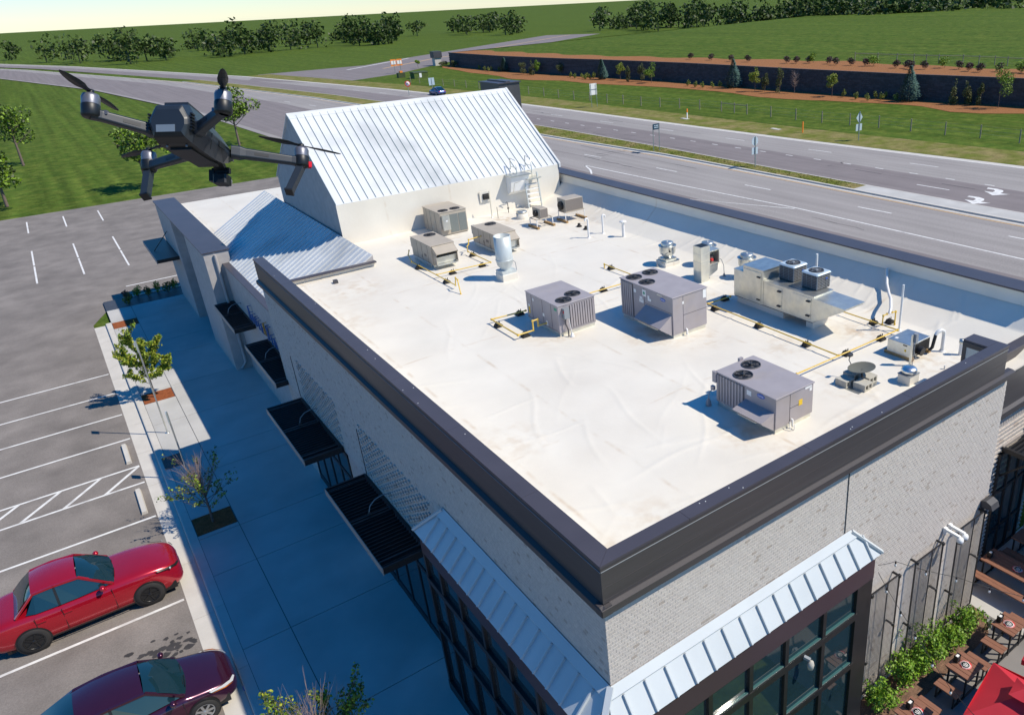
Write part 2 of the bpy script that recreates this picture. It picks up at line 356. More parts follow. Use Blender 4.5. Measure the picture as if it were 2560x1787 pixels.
# painted markings of the road: each mark a part of the road
def mark(name, pts, z=.010, m='road_white'):
    part(name, MB(m).poly([(x, y, z) for x, y in pts]), road)
def markline(name, pl, d, wd, ya, yb, m='road_white', z=.010):
    yy = [ya] + [y for y in YS if ya < y < yb] + [yb]
    part(name, MB(m).strip([px(pl, y, d - wd / 2, z) for y in yy], [px(pl, y, d + wd / 2, z) for y in yy]), road)
markline('edge_line', MEDN, -.85, .16, -40, 300, 'road_yellow')
LANE2 = [(31, 67.5), (41, 67.0), (54, 66.55), (67, 66.0), (80, 65.5), (93, 64.9), (150, 62.6), (220, 55)]
for k in range(-1, 12):
    y = 41.4 + 12.55 * k; mark('lane_dash', [(plin(LANE2, y) - .07, y), (plin(LANE2, y) + .07, y), (plin(LANE2, y + 3.1) + .07, y + 3.1), (plin(LANE2, y + 3.1) - .07, y + 3.1)])
LANE1 = [(30, 63.35), (41, 63.2), (52, 62.8), (63, 62.3), (74, 61.95), (85, 61.4), (97, 60.8), (150, 58.6), (220, 51)]
for k in range(-2, 30):
    y = 33.65 + 3.71 * k; mark('turn_dash', [(plin(LANE1, y) - .08, y), (plin(LANE1, y) + .08, y), (plin(LANE1, y + .9) + .08, y + .9), (plin(LANE1, y + .9) - .08, y + .9)])
LN = [(30, 50.4), (47, 49.87), (59.3, 49.45), (72, 48.9), (85, 48.0), (150, 44.5), (220, 37)]
for k in range(-1, 12):
    y = 34.6 + 12.35 * k; mark('lane_dash', [(plin(LN, y) - .08, y), (plin(LN, y) + .08, y), (plin(LN, y + 3.1) + .08, y + 3.1), (plin(LN, y + 3.1) - .08, y + 3.1)])
mark('turn_dash', [(59.55, 35.6), (59.7, 35.6), (59.7, 38.75), (59.55, 38.75)])
markline('edge_line', [(30, 46.6), (41, 46.65), (56.7, 45.7), (69.6, 45.2)], 0, .16, -20, 69.6)
mark('edge_line', [(42.75, 49.95), (42.9, 49.75), (46.45, 41.0), (46.3, 41.0)])
mark('edge_line', [(45.2, 69.6), (45.32, 69.5), (44.36, 66.95), (43.3, 65.2), (43.15, 65.3), (44.2, 67.1)])
markline('edge_line', FAR, -1.0, .14, 24, 46)
markline('edge_line', FAR, -.95, .10, 46, 260)
def arrow(cx, cy, s=1.):
    # left-turn arrow: curved shank and pointed head
    A = [(62.36, 33.60), (62.42, 32.75), (62.20, 32.18), (61.75, 31.92), (61.15, 31.86), (61.30, 31.10), (60.15, 31.95), (61.05, 33.22), (61.10, 32.50), (61.62, 32.56), (61.95, 32.86), (61.92, 33.50)]
    mb = MB('road_white'); P = [(cx + (x - 61.3) * s, cy + (y - 32.3) * s, .012) for x, y in A]
    mb.add(P, [(0, 1, 2, 10, 11), (2, 3, 9, 10), (3, 4, 8, 9), (4, 5, 6, 7, 8)]); part('turn_arrow', mb, road)
arrow(61.35, 32.4); arrow(57.85, 32.05)
mb = MB('black'); mb.box(52.9, 53.4, 70.2, 71.6, .0, .012); part('drain_grate', mb, road)

# sealed cracks and tar lines
rnd.seed(9); mb = MB('asphalt_new', 'oil_stain')
for k in range(46):
    x, y = rnd.uniform(33, 69), rnd.uniform(28, 150)
    if 52.5 < x < 57.5: continue
    across = rnd.random() < .45; ln = rnd.uniform(1.5, 5) if across else rnd.uniform(5, 22); n_ = 7; P = []
    for i in range(n_): f = i / (n_ - 1); P.append((x + (ln * f if across else rnd.gauss(0, .08)), y + (rnd.gauss(0, .15) if across else ln * f)))
    wd = rnd.uniform(.03, .07)
    for (ax_, ay_), (bx_, by_) in zip(P, P[1:]):
        dx, dy = bx_ - ax_, by_ - ay_; l_ = hypot(dx, dy) + 1e-6; ux, uy = -dy / l_ * wd, dx / l_ * wd; mb.poly([(ax_ - ux, ay_ - uy, .0085), (bx_ - ux, by_ - uy, .0085), (bx_ + ux, by_ + uy, .0085), (ax_ + ux, ay_ + uy, .0085)], rnd.choice(('asphalt_new', 'oil_stain', 'asphalt_new')))
part('sealed_crack', mb, road, kind='stuff')
# side road joining far away
m = MB('asphalt_new'); m.add([(62, 205, .003), (82, 215, .003), (100, 233, .003), (130, 262, .003), (240, 345, .003), (225, 372, .003), (112, 282, .003), (90, 262, .003), (58, 262, .003), (50, 240, .003)], [tuple(range(10))]); side = struct('side_road', m)
part('edge_line', MB('road_yellow').poly([(88, 240, .01), (112, 262, .01), (230, 357, .01), (229.6, 357.6, .01), (111.5, 262.7, .01), (87.6, 240.6, .01)]), side)
part('edge_line', MB('road_white').poly([(80, 248, .01), (112, 279, .01), (111.4, 279.6, .01), (79.5, 248.6, .01)]), side)

# far verge: mown strip along the road in a drier green, mulch beds, terrace
m = MB('verge'); ribbon(m, FAR, 0, FAR, 6.5, .02, [y for y in YS if y < 300]); struct('verge', m)
WALL = [(-60, 111), (40, 108.6), (55, 107.7), (72, 106.2), (95, 105.8), (124, 106.2), (150, 104.6), (165, 102.9), (192, 101.4), (224, 102.6)]
BED = [(-60, 105), (40, 102.8), (46, 103), (52, 101.8), (56, 99.2), (60, 98.4), (66, 101), (70, 101), (75, 99.9), (82, 98.6), (88, 96.9), (95, 96.6), (103, 98.4), (112, 98.4), (120, 98.1), (130, 96.6), (140, 94.6), (153, 95), (160, 92.2), (169, 91.0), (178, 93.2), (185, 94), (196, 94.2), (206, 96.0), (221, 98), (228, 101)]
m = MB('mulch'); yy = [-60 + 2.0 * i for i in range(145)]
yy = [y for y in yy if y < 228]
m.grid(lambda u, v: (lerp(plin(BED, yy[round(u * (len(yy) - 1))]), plin(WALL, yy[round(u * (len(yy) - 1))]), v), yy[round(u * (len(yy) - 1))], .03 + .05 * noise.noise((yy[round(u * (len(yy) - 1))] * .6, v * 5, 3))), len(yy) - 1, 6); struct('mulch_bed', m)
TZ = 3.62
m = MB('mulch'); TM = [(-60, 121), (60, 119.5), (75, 118.5), (95, 121), (124, 117), (165, 112), (224, 112)]
m.strip([(plin(WALL, y) + .3, y, TZ) for y in yy], [(plin(TM, y) + 1.2 * sin(y * .35), y, TZ) for y in yy]); struct('terrace_mulch', m)
m = MB('grass'); m.strip([(plin(TM, y) + 1.2 * sin(y * .35), y, TZ) for y in yy], [(plin(TM, y) + 260, y, TZ + 4) for y in yy])
m.strip([(plin(WALL, yy[-1]) + .3, yy[-1], TZ), (plin(TM, yy[-1]) + 260, yy[-1], TZ + 4)], [(plin(WALL, yy[-1]) + 18, yy[-1] + 14, -.02), (plin(TM, yy[-1]) + 270, yy[-1] + 14, -.02)]); struct('terrace_lawn', m)

# block retaining wall: coursed split blocks, every course stepping back
wall = thing('retaining_wall', 'long dark block retaining wall behind the mulch bed across the road', 'retaining wall', (plin(WALL, 80), 80, 0))
m = MB('block_wall', 'block_wall_b'); rnd.seed(3)
yb = -60.
while yb < 223:
    ln = .9 if 30 < yb < 150 else 2.5
    for c in range(12):
        z = c * .3; y0 = yb + (.45 if c % 2 else 0); jj = rnd.uniform(-.012, .012)
        x0 = plin(WALL, y0) - .15 + c * .012 + jj; x1 = plin(WALL, y0 + ln) - .15 + c * .012 + jj
        m.add([(x0, y0 + .015, z + .008), (x1, y0 + ln - .015, z + .008), (x1, y0 + ln - .015, z + .292), (x0, y0 + .015, z + .292), (x0 + .2, y0 + .015, z + .292), (x1 + .2, y0 + ln - .015, z + .292)], [(0, 3, 2, 1), (3, 4, 5, 2)], rnd.choice(('block_wall', 'block_wall_b')))
    yb += ln
part('block', m, wall, kind='stuff')
m = MB('mortar'); m.mats = ['block_wall_b']
m.strip([(plin(WALL, y) + .06, y, -.01) for y in yy], [(plin(WALL, y) + .2, y, 3.6) for y in yy]); part('core', m, wall)
m = MB('concrete_block'); m.mats = ['block_wall']
m.strip([(plin(WALL, y) - .06, y, 3.68) for y in yy], [(plin(WALL, y) + .34, y, 3.68) for y in yy]); m.strip([(plin(WALL, y) - .06, y, 3.6) for y in yy], [(plin(WALL, y) - .06, y, 3.68) for y in yy]); part('coping', m, wall)

# ------------------------------------------------------------------ car park, pavement, kerb
m = MB('lot_asphalt'); m.add([(-90, -60, Z0), (-.42, -60, Z0), (-.42, 53.4, Z0), (-90, 53.4, Z0)], [(0, 1, 2, 3)]); m.add([(-90, 53.4, Z0), (-.42, 53.4, Z0), (1.2, 57.6, Z0), (60, 57.6, Z0), (60, 92, Z0), (-90, 92, Z0)], [(0, 1, 2, 3, 4, 5)]); lot = struct('car_park', m)
def lotline(name, pts): part(name, MB('road_white').poly([(x, y, Z0 + .006) for x, y in pts]), lot)
def stall(y, wd=.11, x0=-.47, x1=-5.6): lotline('stall_line', [(x0, y - wd / 2), (x0, y + wd / 2), (x1, y + wd / 2), (x1, y - wd / 2)])
for y in (12.5, 15.27, 18.03, 20.8, 23.55, 26.35, 29.13, 31.97, 33.48, 36.3, 39.1, 41.9, 44.7): stall(y)
for i in range(4):
    a = -.6 - i * 1.3; lotline('hatch_line', [(a, 33.42), (a + .16, 33.42), (a - 1.05, 32.03), (a - 1.21, 32.03)])
for k in range(26):
    for ya in (66, 71.5, 84): lotline('stall_line', [(-66 + k * 2.75, ya), (-65.89 + k * 2.75, ya), (-65.89 + k * 2.75, ya + 5.2), (-66 + k * 2.75, ya + 5.2)])
lotline('edge_line', [(2.0, 60.4), (60, 61.5), (60, 61.65), (2.0, 60.55)])
rnd.seed(5)
m = MB('oil_stain')
for k in range(44):
    cx, cy = rnd.gauss(-1.15, .42), rnd.gauss(21.6, .28); r = rnd.uniform(.03, .13)
    if cx > -.46: continue
    m.poly([(cx + r * (1 + rnd.uniform(-.4, .4)) * cos(t), cy + .8 * r * (1 + rnd.uniform(-.4, .4)) * sin(t), Z0 + .004 + k * .00005) for t in [i * pi / 4 for i in range(8)]])
part('oil_stain', m, lot, kind='stuff')

m = MB('kerb'); gy = [-60 + 3.05 * i for i in range(38)]
for a, b in zip(gy, gy[1:]): m.box(-.42, .155, a + .008, min(b, 53.4) - .008, Z0 - .05, Z0 + .004)
struct('gutter', m)
m = MB('kerb')
for a, b in zip(gy, gy[1:]):
    a, b = a + .006, min(b, 53.4) - .006
    P = [(.16, Z0 - .05), (.16, -.035), (.18, -.008), (.215, .0), (.45, .0), (.45, -.15)]
    m.ext([(x, a, z) for x, z in P], (0, b - a, 0))
struct('kerb', m)

m = MB('dark_grey'); m.box(.45, 5.40, -10, 57.5, -.14, -.018); pav = struct('pavement', m)
XC, XW = (.462, 1.725), (1.747, 5.40)
rows = [-8, -4, 0, 4, 8, 12, 16.02, 19.98, 23.93, 26.29, 30.9, 32.58, 36.6, 40.6, 44.95, 47.4, 52.38, 55.3]
pits = [(13.4, 14.62), (26.54, 27.76), (39.18, 40.41), (51.43, 52.66)]
for a, b in zip(rows, rows[1:]):
    part('slab', MB('concrete').box(XW[0] + .004, XW[1], a + .013, b - .013, -.05, 0), pav)
    cuts = [a]
    segs = []; c = a
    for p0, p1 in pits:
        if p0 < b and p1 > a:
            if p0 - c > .1: segs.append((c, p0))
            c = p1
    if b - c > .1: segs.append((c, b))
    for s0, s1 in segs:
        if not (s0 < 31 and s1 > 31.5 and False): part('slab', MB('concrete').box(XC[0], XC[1] + .004, s0 + .013, s1 - .013, -.05, 0), pav)
for p0, p1 in pits:
    m = MB('mulch_red'); m.grid(lambda u, v: (lerp(.475, 1.715, u), lerp(p0 + .01, p1 - .01, v), -.004 + .012 * noise.noise((u * 6, v * 6, p0))), 10, 10)
    o = struct('mulch_pit', m)
# rough-surfaced warning mat at the ramp
m = MB('dark_grey'); m.box(.30, .97, 32.12, 33.22, -.002, .012)
for i in range(9):
    for j in range(15): m.lathe([(.018, 0), (.012, .006), (0, .006)], (.345 + i * .073, 32.17 + j * .072, .012), 6)
part('warning_mat', m, pav)
# bed at the end of the pavement
m = MB('mulch_brown'); m.add([(1.3, 55.35, -.02), (4.9, 55.35, -.02), (4.9, 57.3, -.05), (1.6, 57.3, -.05)], [(0, 1, 2, 3)]); struct('plant_bed', m)
m = MB('kerb'); m.box(1.55, 4.95, 57.3, 57.5, -.14, .03); struct('bed_kerb', m)

# patio floor: shade around the tables painted dark, sunlit end left pale
m = MB('patio_shaded'); m.box(11.3, 17.0, -6, 8.8, -.03, .0); m.box(17.0, 24, -6, 8.8, -.03, .0, 'concrete'); patio = struct('patio', m)
m = MB('mulch_brown'); B = [(11.6, 7.6), (12.3, 7.12), (13.4, 6.98), (14.4, 7.02), (15.5, 7.0), (16.35, 7.05), (16.85, 7.4), (17.0, 7.9), (11.6, 7.9)]
m.poly([(x, y, .02) for x, y in B]); struct('planting_bed', m)
# ================================================================== THE BUILDING
import numpy as np
BL = thing('commercial_building', 'low flat-roofed shop building of pale grey brick with dark metal parapet and white roof', 'building', (4.87, 7.92, 0))
X0, Y0, X1, Y1, XR, YF, ZR, ZT = 4.87, 7.92, 16.85, 29.15, 20.1, 33.0, 7.0, 8.25
# mortar backing of the brick walls
m = MB('mortar')
m.box(X0 + .008, X1 - .008, Y0 + .008, 8.118, 0, 7.36); m.box(X0 + .008, 5.148, 8.118, Y1 - .01, 0, 7.36)
m.box(X1 - .30, X1 - .008, 8.118, 8.79, 0, 7.2); m.box(X1 - .008, 20.9, 8.815, 9.1, 0, 6.55)
part('wall', m, BL)
m = MB('stone_pier'); m.box(20.13, 20.70, 9.1, 46, 0, 8.18); m.box(5.36, 9.0, Y1 - .01, Y1 + .12, 0, 7.2); part('rear_wall', m, BL)

# bricks
BP, BH, BT = .115, .072, .003
rnd.seed(11)
tones = ['brick_a'] * 8 + ['brick_b'] * 8 + ['brick_c'] * 7 + ['brick_d'] * 3 + ['brick_e']
bm = {}
for t in set(tones):
    q = MB(t); q.box(0, BP - .011, -BT, .004, 0, BH - .011); bm[t] = q.mesh('brick')
wallpart = bpy.data.objects['wall']
wo = loc_of(wallpart)
nb = 0
stuffR = MB(*['brick_%s' % c for c in 'abcde'])
def quad_brick(mb, o, u, n, ln, h, t, d=BT):
    """brick face proud of the wall: o lower corner, u along, n outward"""
    o = Vector(o); u = Vector(u); n = Vector(n); k = Vector((0, 0, 1))
    a = [o, o + u * ln, o + u * ln + k * h, o + k * h]; b = [p + n * d for p in a]
    mb.add(a + b, [(4, 5, 6, 7), (0, 1, 5, 4), (1, 2, 6, 5), (2, 3, 7, 6), (3, 0, 4, 7)], t)
course = 0; z = 7.32 - BH
while z > -.01:
    off = (course % 2) * BP / 2; x = X0 - off
    while x < X1 - .02:
        a, b = max(x, X0), min(x + BP - .011, X1)
        if b - a > .02 and not (x + BP < 11.3 and z < 5.5):
            t = rnd.choice(tones)
            if nb < 298 and z > 5.62 and x < 6.32 and b - a > BP - .012:
                o = link('brick', bm[t], wallpart); o.location = Vector((a, Y0 + .006, z)) - wo; nb += 1
            else: quad_brick(stuffR, (a, Y0 + .008, z), (1, 0, 0), (0, -1, 0), b - a, BH - .011, t, BT + rnd.uniform(-.0012, .0012))
        x += BP
    z -= BH; course += 1
# left wall: running bond with diagonal panels of projecting headers
course = 0; z = 7.32 - BH
while z > -.01:
    off = (course % 2) * BP / 2; y = Y0 - off; k = 0
    while y < Y1 - .02:
        a, b = max(y, Y0), min(y + BP - .011, Y1)
        under = (22.3 < y < 27.4 or 16 < y < 20.9) and z < 3.35
        if b - a > .02 and not (y < 15 and z < 5.4) and not under:
            d = BT + rnd.uniform(-.0012, .0012); t = rnd.choice(tones)
            pan = (15.35 < y < 20.3 and 3.6 < z < 5.35) or (22.3 < y < 26.6 and 3.6 < z < 5.2)
            if pan:
                ph = ((y - 15.35) / BP + course) % 4
                if ph < 1: d = .048
            quad_brick(stuffR, (X0 + .008, b, z), (0, -1, 0), (-1, 0, 0), b - a, BH - .011, t, d)
        y += BP
    z -= BH; course += 1
# recessed wall: soldier course over ribbed courses
course = 0; z = 4.74 - BH
x = X1
while x < 20.9:
    quad_brick(stuffR, (x, 8.81, 4.75), (1, 0, 0), (0, -1, 0), .05, .33, rnd.choice(tones[:20]), .03); x += .088
while z > -.01:
    x = X1 - (course % 2) * BP
    while x < 20.9:
        quad_brick(stuffR, (max(x, X1), 8.81, z), (1, 0, 0), (0, -1, 0), min(2 * BP, x + 2 * BP - X1) - .011, BH - .014, rnd.choice(tones), .045 if course % 2 else .006); x += 2 * BP
    z -= BH; course += 1
part('brickwork', stuffR, BL, kind='stuff')
# movement joint on the lit wall and on the side wall
m = MB('dark_grey'); m.box(10.862, 10.869, Y0 - .014, Y0 + .01, 5.7, 7.32); m.box(X0 - .014, X0 + .01, 20.52, 20.535, 3.5, 5.1); m.box(X0 - .014, X0 + .01, 27.3, 27.315, 3.5, 5.1); part('movement_joint', m, BL, kind='stuff')

# parapet: fascia, drip ledge and coping pieces
m = MB('fascia')
m.box(4.828, 16.49, 7.858, 8.116, 7.5, 8.21); m.box(4.828, 5.146, 8.116, Y1, 7.5, 8.21)
m.box(16.06, 16.49, 8.116, 8.735, 6.9, 8.21)
for a, b in ((7.56, 7.568), (7.80, 7.806)): m.box(4.824, 16.492, 7.853, 7.86, a, b)
part('fascia', m, BL)
m = MB('fascia')
PR = [(-.0, 7.50), (-.085, 7.47), (-.085, 7.345), (-.02, 7.32), (.12, 7.32), (.12, 7.5)]
def ledge(path_fn, n): pass
m.ext([(4.745, 7.85 + d, zz) for d, zz in PR], (12.11, 0, 0))
m.ext([(4.82 + d, 7.78, zz) for d, zz in PR], (0, Y1 - 7.78, 0))
m.ext([(16.86, 8.60, 5.55), (16.86, 8.50, 5.50), (16.86, 8.50, 5.32), (16.86, 8.60, 5.28)], (3.95, 0, 0))
part('drip_ledge', m, BL)
m = MB('mid_grey'); m.box(4.815, 16.5, 7.848, 7.86, 8.122, 8.131); m.box(4.817, 4.83, 7.848, Y1, 8.122, 8.131); part('drip_edge', m, BL)
def coping(pts, z=ZT, t=.05):
    part('coping', MB('coping').prism(pts, z - t, z), BL)
xs = [5.15, 8.2, 11.25, 14.3, 16.5]
coping([(4.815, 7.845), (6.6, 7.845), (6.6, 8.125), (5.155, 8.125)]);  coping([(4.815, 7.85), (5.155, 8.13), (5.155, 10.2), (4.815, 10.2)])
for a, b in zip([6.606, 9.65, 12.70, 15.4], [9.644, 12.694, 15.394, 16.5]): coping([(a, 7.845), (b, 7.845), (b, 8.125), (a, 8.125)])
for a, b in zip([10.206, 13.25, 16.3, 19.35, 22.4, 25.45], [13.244, 16.294, 19.344, 22.394, 25.444, Y1 + .02]): coping([(4.815, a), (5.155, a), (5.155, b), (4.815, b)])
coping([(16.05, 8.13), (16.5, 8.13), (16.5, 8.75), (16.05, 8.75)])
coping([(5.16, Y1 - .18), (8.2, Y1 - .18), (8.2, Y1 + .02), (5.16, Y1 + .02)], 7.22)
coping([(8.206, Y1 - .18), (9.0, Y1 - .18), (9.0, Y1 + .02), (8.206, Y1 + .02)], 7.22)
coping([(16.51, 8.58), (20.8, 8.58), (20.8, 8.88), (16.51, 8.88)], 7.3)
ys = [8.9, 11.9, 14.95, 18.0, 21.05, 24.1, 27.15, 30.2, 33.25]
for a, b in zip(ys, ys[1:]): coping([(20.04, a + .003), (20.78, a + .003), (20.78, b - .003), (20.04, b - .003)])
coping([(20.04, 33.253), (20.78, 33.253), (20.78, 36.3), (20.04, 36.3)])
m = MB('fascia'); m.box(16.5, 20.78, 8.6, 8.8, 5.28, 7.25); m.box(20.72, 20.76, 8.9, 36.3, 7.3, 8.2); part('fascia', m, BL)
m = MB('fascia'); m.box(16.03, 16.058, 8.13, 8.24, 7.0, 8.2); m.box(16.03, 16.058, 8.64, 8.74, 7.0, 8.2); m.box(16.03, 16.058, 8.24, 8.64, 8.08, 8.2); part('return_frame', m, BL)
m = MB('roof_membrane'); m.box(16.04, 16.056, 8.24, 8.64, 7.0, 8.08); part('upstand_panel', m, BL)
# rivets on the coping
m = MB('white_paint'); rnd.seed(21)
for k in range(16):
    if k % 2: c = (rnd.uniform(4.86, 5.1), rnd.uniform(8.3, 28), ZT)
    else: c = (rnd.uniform(5.3, 16.3), rnd.uniform(7.88, 8.09), ZT)
    m.lathe([(.011, 0), (.008, .004), (0, .005)], c, 6)
part('rivet', m, BL, kind='stuff')

# roof membrane: welded sheets with wrinkles and a tapered edge along the back parapet
def roofz(x, y):
    z = np.full_like(x, ZR); z = z + np.clip((x - 18.5) / 1.0, 0, 1) * .30 + np.clip((x - 19.5) / .6, 0, 1) * .53
    z += np.exp(-((x - 18.5) / .12) ** 2) * .006
    rs = np.random.RandomState(4)
    for k in range(150):
        cx, cy = rs.uniform(5.3, 17.5), rs.uniform(8.3, 32.5); an = rs.choice([0.2, 1.9, 1.2, 2.6]) + rs.normal(0, .35); ln = rs.uniform(.5, 2.0); h = rs.uniform(.004, .014); wd = rs.uniform(.03, .06)
        dx, dy = x - cx, y - cy; u = dx * cos(an) + dy * sin(an); v = -dx * sin(an) + dy * cos(an) + .06 * np.sin(u * 2.2 + k)
        z += h * np.exp(-(v / wd) ** 2) * np.exp(-(u / ln) ** 4)
    for k in range(60):
        cy = rs.uniform(9.5, 32); cx = rs.uniform(18.2, 19.8); an = rs.normal(0, .25)
        dx, dy = x - cx, y - cy; u = dx * cos(an) + dy * sin(an); v = -dx * sin(an) + dy * cos(an)
        z += .017 * np.exp(-(v / .05) ** 2) * np.exp(-(u / .5) ** 4)
    for xs_ in (5.62, 8.1, 11.1, 14.1, 17.1): z += .004 * (1 / (1 + np.exp(-(x - xs_ - .03 * np.sin(y * .7)) / .012))) - .002
    z += .010 * np.sin(x * .9 + 1) * np.sin(y * .7) + .006 * np.sin(x * 2.3) * np.sin(y * 1.7 + 2)
    # small cove at the parapets
    z += .10 * np.clip(1 - (x - 5.15) / .12, 0, 1) ** 2 + .10 * np.clip(1 - (y - 8.12) / .12, 0, 1) ** 2
    return z
def roofsheet(x0, x1, y0, y1, step):
    nx, ny = int((x1 - x0) / step), int((y1 - y0) / step); xs = np.linspace(x0, x1, nx + 1); ys = np.linspace(y0, y1, ny + 1)
    X, Y = np.meshgrid(xs, ys, indexing='ij'); Z = roofz(X, Y); vs = np.stack([X, Y, Z], -1).reshape(-1, 3)
    i, j = np.meshgrid(np.arange(nx), np.arange(ny), indexing='ij'); a = (i * (ny + 1) + j).ravel()
    mb = MB('roof_membrane'); mb.v = [tuple(p) for p in vs.tolist()]; mb.f = np.stack([a, a + ny + 1, a + ny + 2, a + 1], -1).tolist(); mb.m = [0] * len(mb.f); mb.s = [True] * len(mb.f)
    return mb
part('roof_membrane', roofsheet(5.15, 20.1, 8.12, Y1, .055), BL)
part('roof_membrane', roofsheet(9.0, 20.1, Y1, YF, .07), BL)
m = MB('roof_membrane')
m.grid(lambda u, v: (20.1 - .05 * (1 - v) ** 3 + .006 * noise.noise((u * 40, v * 4, 0)), lerp(8.88, 36.2, u), lerp(7.82, 8.196, v)), 160, 8)
m.box(5.146, 5.158, 8.13, Y1, 7.0, 8.2); m.box(5.15, 16.05, 8.112, 8.124, 7.0, 8.2); m.box(16.5, 20.1, 8.86, 8.875, 6.9, 7.25)
part('upstand', m, BL)
# gabled hall behind: white standing-seam roof
GX0, GX1, EZ, RZ_, RY = 9.05, 20.0, 8.7, 12.0, 37.6
m = MB('roof_membrane'); m.grid(lambda u, v: (lerp(GX0, 19.9, u), YF - .10 * (1 - v) ** 2 * .8 + .012 * noise.noise((u * 14, v * 3, 5)), lerp(6.98, EZ, v)), 60, 10); part('gable_wall', m, BL)
m = MB('stone_pier'); m.ext([(GX0 + .05, YF + .02, 0), (GX0 + .05, 42.2, 0), (GX0 + .05, 42.2, EZ), (GX0 + .05, RY, RZ_ - .04), (GX0 + .05, YF + .02, EZ - .02)], (GX1 - GX0 - .1, 0, 0)); part('hall', m, BL)
sp = .343; x = 11.81 - 8 * sp; k = 0
panel = MB('white_metal_roof', 'seam_metal')
d = Vector((0, RY - YF, RZ_ - EZ)); L = d.length; d.normalize(); nrm = Vector((0, -d.z, d.y)); ax = Vector((1, 0, 0))
panel.obox(d * L / 2 + ax * sp / 2 - nrm * .012, ax * (sp / 2 - .004), d * L / 2, nrm * .012, 'white_metal_roof')
panel.obox(d * (L / 2 - .06) + nrm * .014, ax * .007, d * (L / 2 - .10), nrm * .014, 'seam_metal')
pme = panel.mesh('roof_panel'); off = loc_of(BL)
while x < GX1 - .2:
    o = link('roof_panel', pme, BL); o.location = Vector((x, YF, EZ)) - off; x += sp
m = MB('white_metal_roof'); m.ext([(GX0, RY - .28, RZ_ - .18), (GX0, RY, RZ_ + .03), (GX0, RY + .28, RZ_ - .18), (GX0, RY + .28, RZ_ - .21), (GX0, RY, RZ_ - .0), (GX0, RY - .28, RZ_ - .21)], (GX1 - GX0 + .05, 0, 0)); part('ridge_cap', m, BL)
m = MB('white_metal_roof'); m.ext([(GX1 - .06, YF - .06, EZ - .14), (GX1 - .06, RY, RZ_ - .10), (GX1 - .06, RY, RZ_ + .05), (GX1 - .06, YF - .06, EZ + .06)], (.1, 0, 0)); part('rake_trim', m, BL)
m = MB('white_metal_roof'); m.ext([(GX0, RY, RZ_), (GX0, 42.3, EZ - .05), (GX0, 42.3, EZ - .09), (GX0, RY, RZ_ - .04)], (GX1 - GX0, 0, 0)); part('rear_slope', m, BL)
m = MB('dark_grey'); m.box(20.05, 21.3, 38.5, 40.6, 0, 12.15); part('tower', m, BL)
m = MB('coping'); m.box(19.98, 21.37, 38.43, 40.67, 12.15, 12.2); m.box(20.5, 20.75, 38.5, 40.6, 12.2, 12.26); part('tower_cap', m, BL)

m = MB('stone_pier'); m.ext([(5.36, Y1 + .13, 5.38), (9.0, Y1 + .13, 7.4), (9.0, Y1 + .13, 5.2), (5.36, Y1 + .13, 5.2)], (0, .05, 0)); part('end_wall', m, BL)
m = MB('roof_membrane'); m.box(5.15, 9.0, Y1 - .02, Y1 + .12, 6.9, 7.18); part('end_upstand', m, BL)
# front part with the lettered wall: shed roof of standing seams
m = MB('stone_pier'); m.box(5.36, 5.6, Y1 + .12, 40.3, 0, 5.36); m.box(4.63, 5.7, 40.2, 45.3, 0, 6.0); m.box(4.65, 5.7, 49.8, 55.3, 0, 6.0); m.box(5.7, 20, 45.3, 55.2, 0, 5.6); part('sign_wall', m, BL)
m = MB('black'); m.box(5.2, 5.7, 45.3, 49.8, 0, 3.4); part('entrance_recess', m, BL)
m = MB('stone_pier'); m.box(5.2, 5.7, 45.3, 49.8, 3.4, 6.0); part('lintel', m, BL)
m = MB('coping'); m.box(5.31, 5.66, Y1 + .12, 40.2, 5.36, 5.40); m.box(4.58, 5.76, 40.15, 55.36, 6.0, 6.05); part('coping', m, BL)
y = Y1 + .13; sd = Vector((9.0 - 5.62, 0, 2.0)); sl_ = sd.length; sd.normalize(); sn = Vector((-sd.z, 0, sd.x)); sw = .43
panel = MB('white_metal_roof', 'seam_metal'); panel.obox(sd * sl_ / 2 + Vector((0, sw / 2, 0)), sd * sl_ / 2, (0, sw / 2 - .004, 0), sn * .012, 'white_metal_roof'); panel.obox(sd * sl_ / 2 + sn * .03, sd * sl_ / 2, (0, .012, 0), sn * .03, 'white_metal_roof')
pme = panel.mesh('shed_panel')
while y < 45.2:
    o = link('shed_panel', pme, BL); o.location = Vector((5.62, y, 5.39)) - off; y += sw
m = MB('roof_membrane'); m.box(5.7, 20, 45.3, 55.2, 5.6, 5.64); part('rear_roof', m, BL)

# zinc canopy roof over the glazed corner bay
ez, jz = 5.05, 5.66
EX, EY, TX, TY = 4.27, 7.47, 4.86, 7.91                       # eave corner, wall corner
bay = thing('glazed_bay', 'dark framed glazed corner bay with pale zinc canopy roof wrapping the brick corner', 'shopfront', (4.4, 7.6, 0))
def panelq(name, a, b, c, d_, seam=True, th=.02):
    """roof panel a-b eave, c-d wall side, seam standing on the a-d edge"""
    a, b, c, d_ = map(Vector, (a, b, c, d_)); n = (b - a).cross(d_ - a).normalized()
    if n.z < 0: n = -n
    q = MB('zinc_roof'); q.ext([a, b, c, d_], -n * th)
    if seam: q.bar(a.lerp(d_, .02) + n * .028, a.lerp(d_, .97) + n * .028, .030, .062, up=n)
    part(name, q, bay)
sp = .447; xs = [4.27 + .30 + sp * i for i in range(16)]; xs = [x for x in xs if x < 11.3]
fl = .23                                                       # share of the slope that is flashing
def wy(t, lo, hi): return lerp(lo, hi, t)
t = 1 - fl; hipr = (lerp(EX, TX, t), lerp(EY, TY, t), lerp(ez, jz, t))
prev = EX
